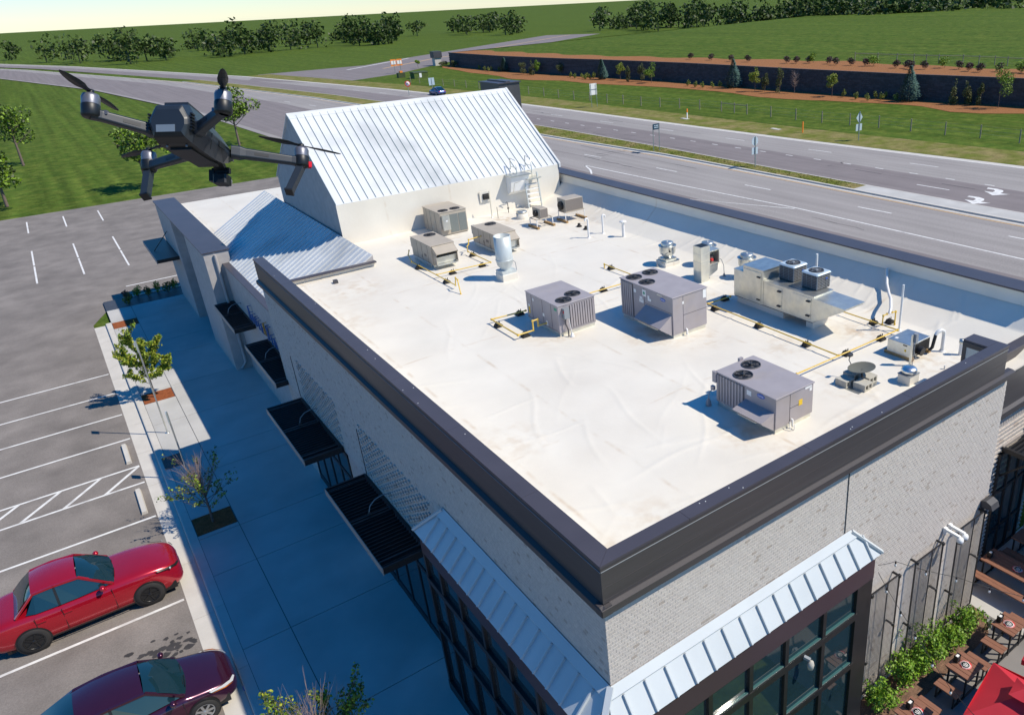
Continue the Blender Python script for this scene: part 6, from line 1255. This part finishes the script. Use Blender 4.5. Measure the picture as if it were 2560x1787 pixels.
# ================================================================== CARS
def car(name, label, loc, paint, L=4.7, W=1.86, hood=.74, roof=1.47, rim='rim_silver', wr=.33, rz=0, front_ax=None, suv=0., cw=1.42):
    t = thing(name, label, 'car', loc, None, rz); hl, hw = L / 2, W / 2; fa = hl - .90 if front_ax is None else hl - front_ax; ra = -hl + .95; P = lambda n, mb, par=None, lab=None: part(n, mb, par or t, lab, local=True)
    belt = .93 + suv * .10; cowl = .93 + suv * .10
    # stations: x, half width, lower z, hood/deck height, crown
    ST = [(hl, .50, .32, .50 + suv * .1, .02), (hl - .05, .66, .26, .60 + suv * .12, .03), (hl - .16, .79, .22, .68 + suv * .13, .04), (hl - .36, .88, .20, .75 + suv * .13, .05), (hl - .70, .95, .20, .82 + suv * .13, .055), (hl - 1.10, .985, .20, .89 + suv * .12, .05), (hl - cw, 1., .20, cowl, .03), (hl - cw - .5, 1., .20, belt, .0), (0, 1., .20, belt, 0), (-.9, 1., .20, belt + .01, 0), (-hl + .9, .985, .20, belt + .03, 0), (-hl + .45, .95, .22, belt + .02, .02), (-hl + .15, .90, .26, belt - .04, .03), (-hl + .02, .80, .34, belt - .22, .02), (-hl, .70, .42, belt - .34, .01)]
    def sec(s):
        x, w_, zl, zt, cr = s; w_ *= hw; z = lambda f: lerp(zl, zt, f); k = 1 if zt > .7 else .9
        return [(x, w_ * .86, zl), (x, w_ * .965, z(.10)), (x, w_ * 1.0, z(.42)), (x, w_ * .985, z(.68)), (x, w_ * .955, z(.86)), (x, w_ * .90, z(.96)), (x, w_ * .78, z(1.0) + cr * .35), (x, w_ * .40, z(1.) + cr * .85), (x, 0, z(1.) + cr)]
    R_ = [sec(s) for s in ST]; full = [r + [(x, -y, z) for x, y, z in r[-2::-1]] for r in R_]; n = len(full[0]); q = MB(paint)
    fs = [(i * n + j, (i + 1) * n + j, (i + 1) * n + j + 1, i * n + j + 1) for i in range(len(full) - 1) for j in range(n - 1)]
    q.add([p for r in full for p in r], fs, None, True); q.add(full[0], [tuple(range(n))]); q.add(full[-1], [tuple(range(n - 1, -1, -1))])
    body = link('body', q.mesh('body'), t); sm = body.modifiers.new('smooth', 'SUBSURF'); sm.levels = sm.render_levels = 2
    P('underbody', MB('black').box(-hl + .3, hl - .25, -hw * .84, hw * .84, .17, .40))
    # greenhouse: windscreen, roof, side and rear glass
    x0, x1, x2, x3 = hl - cw, hl - cw - .76, -.95 - .1 * suv, -hl + .45 + .15 * suv
    b = belt + .005; wb, wt = hw * .885, hw * .66
    A = [(x0, wb * .90, cowl + .01), (x1, wt, roof - .05), ((x1 + x2) / 2, wt * 1.03, roof), (x2, wt * .98, roof - .04), (x3, wb * .85, b + .04)]
    q = MB(paint)
    def rf(u, v):
        p0, p1, p2 = A[1:4]; a_, b_, c_ = (1 - u) * (1 - 2 * u), 4 * u * (1 - u), u * (2 * u - 1); w_ = p0[1] * a_ + p1[1] * b_ + p2[1] * c_; t_ = 2 * v - 1
        return (p0[0] * a_ + p1[0] * b_ + p2[0] * c_, w_ * t_, p0[2] * a_ + p1[2] * b_ + p2[2] * c_ + .055 * (1 - t_ ** 2))
    q.grid(rf, 12, 14); P('roof', q)
    q = MB('car_glass'); q.grid(lambda u, v: (lerp(x0, x1, u) + .10 * (1 - (2 * v - 1) ** 2) * (1 - u * .7), lerp(wb * .90, wt, u) * (1 - 2 * v), lerp(cowl + .01, roof - .05, u) + .045 * sin(pi * u) + .05 * (1 - (2 * v - 1) ** 2) * u), 8, 10); ws = P('windscreen', q)
    q = MB('black'); q.tube([(x0 + .06, .45, cowl + .04), (x0 + .03, .0, cowl + .05), (x0 + .02, -.4, cowl + .06)], .012, 5); q.tube([(x0 + .08, -.05, cowl + .04), (x0 + .05, -.5, cowl + .05)], .012, 5); P('wiper', q, ws)
    q = MB('car_glass'); q.grid(lambda u, v: (lerp(x3, x2, u), lerp(wb * .85, wt * .98, u) * (1 - 2 * v), lerp(b + .04, roof - .04, u) + .04 * sin(pi * u) + .05 * (1 - (2 * v - 1) ** 2) * u), 6, 8); P('rear_window', q)
    for s in (1, -1):
        q = MB('car_glass'); m_ = (x1 + x2) / 2 - .02
        lo = [(x0 - .12, wb * .93, b + .01), (x1 - .1, wb * .985, b), (m_ + .03, wb, b), (m_ - .03, wb, b), (x2 - .05, wb * .99, b + .005), (x3 + .25, wb * .92, b + .03)]; hi = [(x0 - .20, wb * .905, b + .07), (x1 + .02, wt * 1.02, roof - .075), (m_ + .03, wt * 1.05, roof - .03), (m_ - .03, wt * 1.05, roof - .03), (x2 + .05, wt * 1.02, roof - .07), (x3 + .30, wb * .90, b + .08)]
        for i in (0, 1, 3, 4): P('side_window', MB('car_glass').add([(x, s * y, z) for x, y, z in (lo[i], lo[i + 1], hi[i + 1], hi[i])], [(0, 1, 2, 3) if s < 0 else (3, 2, 1, 0)]))
        q = MB(paint)
        for a_, b_ in (((x0 - .02, wb * .915, cowl), (x1 + .02, wt * 1.01, roof - .045)), ((x1 + .02, wt * 1.02, roof - .05), (m_, wt * 1.05, roof - .012)), ((m_, wt * 1.05, roof - .012), (x2 + .03, wt * 1.01, roof - .045)), ((x2 + .03, wt * 1.0, roof - .045), (x3 + .02, wb * .88, b + .03))): q.bar((a_[0], s * a_[1], a_[2]), (b_[0], s * b_[1], b_[2]), .075, .055)
        P('pillar', q); q = MB('black'); q.bar((m_, s * wb, b), (m_, s * wt * 1.05, roof - .03), .06, .02); P('door_post', q)
        q = MB(paint); c_ = V(x0 - .28, s * (hw * .93 + .12), b + .10); q.lathe([(0, -.10), (.055, -.08), (.085, 0), (.06, .08), (0, .10)], c_, 10, ax=(0, 1, 0)); q.bar(c_ - V(0, s * .05, .02), (x0 - .26, s * wb * .96, b - .01), .05); P('mirror', q)
        # door gaps and handles on the flank
        q = MB('black'); 
        for xx in (x0 - .10, m_, x2 - .12): q.bar((xx, s * (hw * 1.002), .34), (xx, s * (hw * .968), belt - .08), .010, .012)
        q.bar((hl - 1.0, s * hw * .993, .30), (ra + .4, s * hw * .993, .30), .02, .03)
        P('door_gap', q)
        for xx in (m_ + .12, x2 + .02): P('door_handle', MB(paint).box(xx - .1, xx + .1, s * hw * .985 - .02, s * hw * .985 + .02, .72 + suv * .08, .75 + suv * .08))
        # head lamp following the wing
        q = MB('headlamp' if rim == 'rim_silver' else 'car_black')
        pts = [(hl - .035, .50, .60), (hl - .10, .70, .62), (hl - .30, .845, .665), (hl - .62, .925, .74), (hl - .66, .90, .785), (hl - .36, .82, .725), (hl - .16, .68, .675), (hl - .06, .48, .635)]; dz = suv * .125
        pts = [(x + .012, s * (y * hw + .014), z + dz) for x, y, z in pts]; hlm = P('headlight', q.add(pts, [(0, 1, 6, 7), (1, 2, 5, 6), (2, 3, 4, 5)] if s < 0 else [(7, 6, 1, 0), (6, 5, 2, 1), (5, 4, 3, 2)], None, True))
        if rim == 'rim_silver': P('indicator', MB('amber').add([(x + .004, y + s * .004, z - .03) for x, y, z in (pts[1], pts[2], pts[3])] + [(pts[2][0] + .006, pts[2][1] + s * .006, pts[2][2] + .008)], [(0, 1, 2, 3)[::s if s < 0 else 1]]), hlm)
        else: P('lamp_eye', MB('headlamp').lathe([(0, .0), (.035, 0), (.035, -.01)], (pts[2][0] + .012, pts[2][1], pts[2][2] + .02), 10, ax=(.8, s * .6, .3)), hlm)
        P('tail_light', MB('red_sign').box(-hl + .02, -hl + .16, s * hw * .62 - .10, s * hw * .62 + .16, belt - .24, belt - .10))
    q = MB('black'); q.box(hl - .10, hl + .006, -.36, .36, .40, .47); q.box(hl - .14, hl - .02, -.40, .40, .28, .34); P('grille', q)
    for xa in (fa, ra):
        for s in (1, -1):
            q = MB('black'); c_ = V(xa, s * (hw + .002), wr - .0); q.cyl(c_ - V(0, s * .22, 0), c_ - V(0, s * .004, 0), wr + .035, n=28); P('wheel_arch', q)
            w_ = MB('tyre'); w_.lathe([(wr * .62, -.10), (wr * .95, -.10), (wr, -.07), (wr, .06), (wr * .95, .09), (wr * .68, .095)], (xa, s * (hw - .07), wr), 30, ax=(0, s, 0)); wo_ = P('wheel', w_)
            q = MB(rim); q.lathe([(wr * .68, .085), (wr * .62, .095), (wr * .60, .075), (wr * .56, .03)], (xa, s * (hw - .07), wr), 28, ax=(0, s, 0)); C_ = V(xa, s * (hw + .012), wr)
            for k in range(7 if rim == 'rim_silver' else 5):
                a = k * 2 * pi / (7 if rim == 'rim_silver' else 5); d = V(cos(a), 0, sin(a)); q.bar(C_ + d * .03, C_ + d * wr * .62, .055 if rim == 'rim_silver' else .04, .02, up=(0, 1, 0))
            q.lathe([(.06, 0), (.05, .016), (0, .018)], C_ - V(0, s * .004, 0), 12, ax=(0, s, 0)); P('rim', q, wo_); q = MB('black'); q.lathe([(wr * .66, .03), (0, .03)], (xa, s * (hw - .07), wr), 20, ax=(0, s, 0)); P('brake', q, wo_)
    return t
car('parked_car', 'dark purple hatchback with silver wheel covers parked nose to the kerb', (.08 - 2.3, 19.08, Z0), 'car_purple', L=4.6, W=1.9, roof=1.46, front_ax=.86, cw=1.12)
car('parked_car', 'bright red car with black wheels parked nose to the kerb', (-.24 - 2.4, 24.93, Z0), 'car_red', L=4.8, W=1.96, roof=1.70, rim='car_black', wr=.385, suv=1.9, front_ax=.98, cw=1.70)
mat('car_blue', (.05, .09, .28), .25, metal=.3, var=.04, coat=1.); car('moving_car', 'blue car on the road just beyond the gable ridge', (66.2, 153.5, 0), 'car_blue', rz=pi / 2 + .04)
# wheel stops and sign posts
for y0, y1, lb in ((29.52, 31.42, 'concrete wheel stop in the open bay beside the hatched zone'), (33.92, 35.72, 'concrete wheel stop in the bay beyond the hatched zone')):
    q = MB('kerb'); q.ext([(-.86, y0, Z0), (-.66, y0, Z0), (-.69, y0, Z0 + .11), (-.83, y0, Z0 + .11)], (0, y1 - y0, 0)); single('wheel_stop', q, lb, 'wheel stop', 'concrete wheel stops')
for x, y, h, lb in ((.86, 35.47, 4.3, 'tall parking sign post on the sunlit far pavement'), (.93, 30.97, 2.85, 'shorter parking sign post beside the half-bare tree')):
    t = thing('parking_sign', lb, 'sign', (x, y, 0), 'parking signs along the kerb'); part('post', MB('galv_matt').cyl((x, y, 0), (x, y, h), .03, n=10), t); part('panel', MB('sign_back').box(x - .045, x - .035, y - .16, y + .16, h - .48, h - .02), t); part('base', MB('galv_matt').lathe([(.09, 0), (.085, .02), (.03, .03)], (x, y, 0), 12), t)
single('litter', MB('logo_blue').bbox(.14, .22, 18.55, 18.68, -.118, -.03, .015).box(.2, .28, 18.4, 18.52, -.118, -.07, 'white_paint'), 'crumpled blue and white litter on the kerb in front of the purple car', 'litter')

# ================================================================== PATIO
def picnic(x0, x1, y0, y1, label, far_bench=True):
    cx, cy = (x0 + x1) / 2, (y0 + y1) / 2; t = thing('picnic_table', label, 'picnic table', (cx, cy, 0), 'brown plank tables with benches on the patio'); n = 5; w_ = (x1 - x0) / n
    for k in range(n): part('plank', MB('table_wood').bbox(x0 + k * w_ + .004, x0 + (k + 1) * w_ - .004, y0, y1, .715, .75, .004), t)
    q = MB('black_metal')
    for y in (y0 + .08, y1 - .08): q.bar((x0 + .08, y, 0), (x0 + .08, y, .71), .04); q.bar((x1 - .08, y, 0), (x1 - .08, y, .71), .04); q.bar((x0 - .42, y, .06), (x1 + .42, y, .06), .04); q.bar((x0 + .02, y, .70), (x1 - .02, y, .70), .04)
    part('frame', q, t)
    for s in ((-1, 1) if far_bench else (-1,)):
        a = x0 - .44 if s < 0 else x1 + .14; bch = link('bench', None) if False else None
        for k in range(2): part('bench_plank', MB('table_wood').bbox(a + k * .152 + .002, a + (k + 1) * .152 - .002, y0 + .01, y1, .415, .45, .004), t)
        q = MB('black_metal')
        for y in (y0 + .08, y1 - .08): q.bar((a + .05, y, .06), (a + .05, y, .415), .035); q.bar((a + .25, y, .06), (a + .25, y, .415), .035)
        q.bar((a + .16, y0 + .08, .40), (a + .16, y1 - .08, .40), .03); q.bar((a + .05, y0 + .08, .39), (a + .25, y0 + .08, .39), .03); q.bar((a + .05, y1 - .08, .39), (a + .25, y1 - .08, .39), .03)
        part('bench_leg', q, t)
    return t
def emblem(x, y, label, z=.752, r=.15):
    t = thing('table_emblem', label, 'emblem', (x, y, z), 'round emblems on the patio tables'); q = MB('logo_red'); q.lathe([(r, 0), (r, .002), (0, .002)], (x, y, z), 28); part('red_ring', q, t); part('white_ring', MB('white_paint').lathe([(r * .74, .002), (r * .74, .003), (0, .003)], (x, y, z), 28), t); part('black_disc', MB('black').lathe([(r * .64, .003), (r * .64, .004), (0, .004)], (x, y, z), 28), t)
    q = MB('white_paint'); z2 = z + .0045
    for a, b in (((-.3, .28), (-.3, -.05)), ((0, .38), (0, -.45)), ((.3, .28), (.3, -.05))): q.bar((x + a[0] * r, y + a[1] * r, z2), (x + b[0] * r, y + b[1] * r, z2), r * .13, .001)
    P_ = [(x + r * .3 * cos(k), y - .05 * r + r * .3 * sin(k), z2) for k in (pi, pi * 1.2, pi * 1.4, pi * 1.6, pi * 1.8, 2 * pi)]
    for a, b in zip(P_, P_[1:]): q.bar(a, b, r * .13, .001)
    part('fork_mark', q, t)
    q = MB('white_paint')
    for k in range(26):
        if k % 13 > 9: continue
        a = k * 2 * pi / 26; c_ = V(x + r * .86 * cos(a), y + r * .86 * sin(a), z + .0025); q.obox(c_, (cos(a) * r * .07, sin(a) * r * .07, 0), (-sin(a) * r * .035, cos(a) * r * .035, 0), (0, 0, .0004))
    part('ring_print', q, t, kind='stuff')
def caddy(x, y, label):
    t = thing('napkin_caddy', label, 'caddy', (x, y, .752), 'black napkin holders on the patio tables'); q = MB('black'); q.bbox(x - .075, x + .075, y - .055, y + .055, .752, .90, .006); part('box', q, t); part('napkins', MB('white_paint').box(x - .055, x + .055, y - .03, y + .03, .90, .925), t); q = MB('black'); q.box(x - .075, x - .065, y - .055, y + .055, .90, .95); q.box(x + .065, x + .075, y - .055, y + .055, .90, .95); q.box(x - .075, x + .075, y - .055, y - .05, .90, .915); part('lip', q, t)
for x0, x1, y0, y1, lb in ((15.97, 16.66, 6.28, 6.88, 'nearest the end of the planting bed'), (13.87, 14.58, 6.25, 6.87, 'in front of the middle shrubs'), (11.80, 12.48, 6.27, 6.87, 'nearest the glazed bay')): picnic(x0, x1, y0, y1, 'small brown plank table with benches ' + lb)
emblem(16.31, 6.57, 'round red emblem on the table at the end of the planting bed'); emblem(14.25, 6.55, 'round red emblem on the table in front of the middle shrubs'); emblem(12.19, 6.50, 'round red emblem on the table nearest the glazed bay'); emblem(18.45, 7.49, 'round red emblem on the long table in the shade')
caddy(16.22, 6.78, 'black napkin holder on the table at the end of the planting bed'); caddy(14.2, 6.76, 'black napkin holder on the table in front of the middle shrubs'); caddy(12.16, 6.70, 'black napkin holder on the table nearest the glazed bay'); caddy(18.35, 8.28, 'black napkin holder on the long table in the shade')
picnic(18.08, 18.8, 6.2, 8.42, 'long dark plank table with benches in the shade of the added wing'); picnic(20.0 - .35, 20.0 + .3, 6.9, 8.35, 'second long plank table in the shade at the far corner')
def umbrella(cx, cy, rot, label):
    t = thing('patio_umbrella', label, 'umbrella', (cx, cy, 0), 'red patio umbrellas'); h = .89; cs, sn = cos(rot), sin(rot); W = lambda a, b, z: (cx + a * cs - b * sn, cy + a * sn + b * cs, z); q = MB('red_cloth'); N = 10
    cor = [(-h, -h), (h, -h), (h, h), (-h, h)]
    for i in range(4):
        A_, B_ = cor[i], cor[(i + 1) % 4]
        def fn(u, v):
            e = (lerp(A_[0], B_[0], u), lerp(A_[1], B_[1], u)); r = .06 + .94 * v; sag = .05 * sin(pi * u) * v; return W(e[0] * r, e[1] * r, lerp(2.72, 2.25, v) - sag + .03 * v * abs(2 * u - 1))
        q.grid(fn, N, 6); va, vb = (W(A_[0], A_[1], 2.28), W(B_[0], B_[1], 2.28)); q.add([va, vb, (vb[0], vb[1], 2.14), (va[0], va[1], 2.14)], [(0, 1, 2, 3)])
    part('canopy', q, t)
    q = MB('red_cloth')
    for i in range(4):
        A_, B_ = cor[i], cor[(i + 1) % 4]; q.grid(lambda u, v: W(lerp(A_[0], B_[0], u) * .30 * v, lerp(A_[1], B_[1], u) * .30 * v, 2.90 - .12 * v - .03 * sin(pi * u) * v), 6, 4)
    part('vent_cap', q, t); q = MB('dark_grey'); q.cyl((cx, cy, 0), (cx, cy, 2.88), .025, n=10); part('pole', q, t); part('base', MB('dark_grey').lathe([(.28, 0), (.27, .06), (.05, .08)], (cx, cy, 0), 20), t)
    q = MB('dark_grey')
    for a, b in cor: q.bar(W(0, 0, 2.66), W(a, b, 2.22), .018)
    part('rib', q, t)
umbrella(12.64, 4.5, radians(10.7), 'red patio umbrella nearest the glazed bay'); umbrella(14.92, 4.47, radians(10.7), 'second red patio umbrella further right')
def trellis(x0, x1, z0, z1, label):
    t = thing('wire_trellis', label, 'trellis', ((x0 + x1) / 2, 7.8, z0), 'wire trellis panels on the lit brick wall'); y = 7.76; q = MB('black_metal'); q.bar((x0, y, z0), (x0, y, z1), .028); q.bar((x1, y, z0), (x1, y, z1), .028); q.bar((x0, y, z0), (x1, y, z0), .022); q.bar((x0, y, z1), (x1, y, z1), .028); q.bar(((x0 + x1) / 2 + .12, y, z0), ((x0 + x1) / 2 + .12, y, z1), .018); part('frame', q, t)
    q = MB('dark_grey'); n = int((x1 - x0) / .052); k = int((z1 - z0) / .052)
    for i in range(1, n): x = lerp(x0, x1, i / n); q.box(x - .003, x + .003, y - .003, y + .003, z0, z1)
    for i in range(1, k): z = lerp(z0, z1, i / k); q.box(x0, x1, y - .006, y - .002, z - .003, z + .003)
    part('wire_mesh', q, t, kind='stuff')
    for x, z in ((x0 + .04, z1 - .02), (x1 - .04, z1 - .02), (x1 - .1, (z0 + z1) / 2 + .1), (x0 + .05, (z0 + z1) / 2 - .5)): q = MB('black_metal'); q.bar((x, y, z), (x, Y0, z), .035, .045); q.lathe([(.05, 0), (.05, .02), (0, .02)], (x, y - .03, z), 10, ax=(0, -1, 0)); part('bracket', q, t)
trellis(11.75, 12.85, .5, 3.60, 'black wire trellis beside the glazed bay'); trellis(13.48, 14.62, .55, 3.58, 'black wire trellis in the middle of the lit wall'); trellis(15.28, 16.5, .5, 3.60, 'black wire trellis at the far end of the lit wall')
def cam_(x, z, lb):
    t = thing('security_camera', lb, 'camera', (x, 7.85, z), 'white security cameras on the lit wall'); q = MB('white_paint'); q.box(x - .05, x + .05, 7.84, 7.915, z - .09, z + .09); q.bar((x, 7.86, z + .04), (x, 7.48, z + .02), .075, .06); part('bracket', q, t); part('dome', MB('white_paint').lathe([(0, .02), (.07, .0), (.085, -.05), (.085, -.10), (.06, -.12)], (x, 7.47, z), 18), t); part('lens', MB('black').lathe([(.06, -.12), (.045, -.16), (0, -.175)], (x, 7.47, z), 16), t)
cam_(14.85, 3.74, 'white dome camera on a wall arm, left one of two'); cam_(15.06, 3.74, 'white dome camera on a wall arm, right one of two')
t = thing('wall_lantern', 'dark hooded wall light at the far corner of the lit wall', 'wall light', (16.6, 7.8, 3.7)); q = MB('dark_grey'); P_ = [(7.91, 3.60), (7.91, 3.82), (7.78, 3.86), (7.64, 3.80), (7.58, 3.66)]; q.ext([(16.5, y, z) for y, z in P_], (.34, 0, 0)); part('hood', q, t); part('arm', MB('dark_grey').box(16.56, 16.66, 7.86, 7.92, 3.4, 3.62), t)
t = thing('bay_camera', 'pale grey camera hanging from the rail of the glazed bay', 'camera', (9.35, 7.45, 3.4)); part('mount', MB('mid_grey').bar((9.3, 7.54, 3.62), (9.36, 7.42, 3.58), .07, .06), t); part('body', MB('concrete_block').lathe([(0, .10), (.06, .08), (.075, 0), (.06, -.10), (0, -.13)], (9.37, 7.41, 3.45), 14), t)
def string(pts, bulbs, label):
    t = thing('string_light', label, 'string light', pts[0], 'string lights over the patio'); pts = [Vector(p) for p in pts]; path = []
    for a, b in zip(pts, pts[1:]):
        for k in range(6): f = k / 6; path.append(a.lerp(b, f) - V(0, 0, .10 * (a - b).length / 2 * 4 * f * (1 - f) * .4))
    path.append(pts[-1]); part('cable', MB('black').tube(path, .006, 5), t)
    for i in bulbs:
        p = path[i]; q = MB('black'); q.cyl(p, p - V(0, 0, .06), .018, n=8); soc = part('socket', q, t); part('bulb', MB('pvc').lathe([(.012, -.06), (.026, -.09), (.028, -.115), (.015, -.14), (0, -.145)], p, 10), soc)
string([(11.55, 7.5, 4.75), (12.19, 7.49, 4.5), (13.36, 6.67, 3.93), (14.26, 5.55, 3.6), (15.6, 3.9, 3.5)], (6, 9, 12, 15, 18, 21), 'string of bulbs from the bay corner out over the far tables'); string([(11.5, 7.45, 4.62), (11.65, 7.3, 4.2), (11.52, 6.43, 3.62), (11.2, 5.35, 3.2), (11.0, 4.2, 2.98)], (6, 9, 12, 15, 18, 21), 'string of bulbs from the bay corner down over the near tables')
# steel canopy and glazed end of the recess, and an added wing to shade the back of the patio
t = thing('steel_canopy', 'black steel canopy over the dark glazed recess at the right edge', 'canopy', (19.9, 8.1, 3.9)); q = MB('black_metal'); q.bar((19.05, 8.78, 3.92), (19.05, 7.6, 3.92), .10, .14); q.bar((20.7, 8.78, 3.92), (20.7, 7.6, 3.92), .10, .14); q.bar((19.05, 7.6, 3.92), (20.75, 7.6, 3.92), .10, .14); q.bar((19.05, 8.76, 3.0), (19.05, 7.9, 3.85), .05); part('frame', q, t); part('edge_trim', MB('awning_edge').box(19.0, 20.76, 8.72, 8.78, 3.99, 4.03), t)
for k in range(8): part('slat', MB('black_metal').box(19.1, 20.66, 7.7 + k * .13, 7.76 + k * .13, 3.9, 3.97), t)
t = thing('glazed_recess', 'dark framed glass wall in the shaded recess behind the long table', 'shopfront', (19.8, 8.78, 0)); q = MB('black_metal')
for x in (18.9, 19.5, 20.1, 20.7): q.box(x - .04, x + .04, 8.70, 8.80, 0, 3.8)
for z in (0, 1.0, 2.4, 3.7): q.box(18.9, 20.7, 8.71, 8.79, z, z + .1)
part('frame', q, t)
for a, b in ((18.94, 19.46), (19.54, 20.06), (20.14, 20.66)):
    for z0, z1 in ((.1, 1.0), (1.1, 2.4), (2.5, 3.7)): part('pane', MB('glass_dark').box(a, b, 8.74, 8.755, z0, z1), t)
W_ = thing('added_shade_wing', 'low wing added to shade the right end of the patio', 'building', (24, 2, 0)); part('wall', MB('stone_pier').box(20.85, 30, -6, 8.55, 0, 5.2), W_); part('roof', MB('roof_membrane').box(21.0, 29.8, -5.8, 8.4, 5.2, 5.26), W_); part('coping', MB('coping').prism([(20.8, -6.05), (30.05, -6.05), (30.05, 8.6), (20.8, 8.6)], 5.2 - .25, 5.2), W_)
for k in range(4): part('window', MB('glass_dark').box(20.83, 20.86, -4.5 + k * 3, -2.2 + k * 3, .6, 3.6), W_)
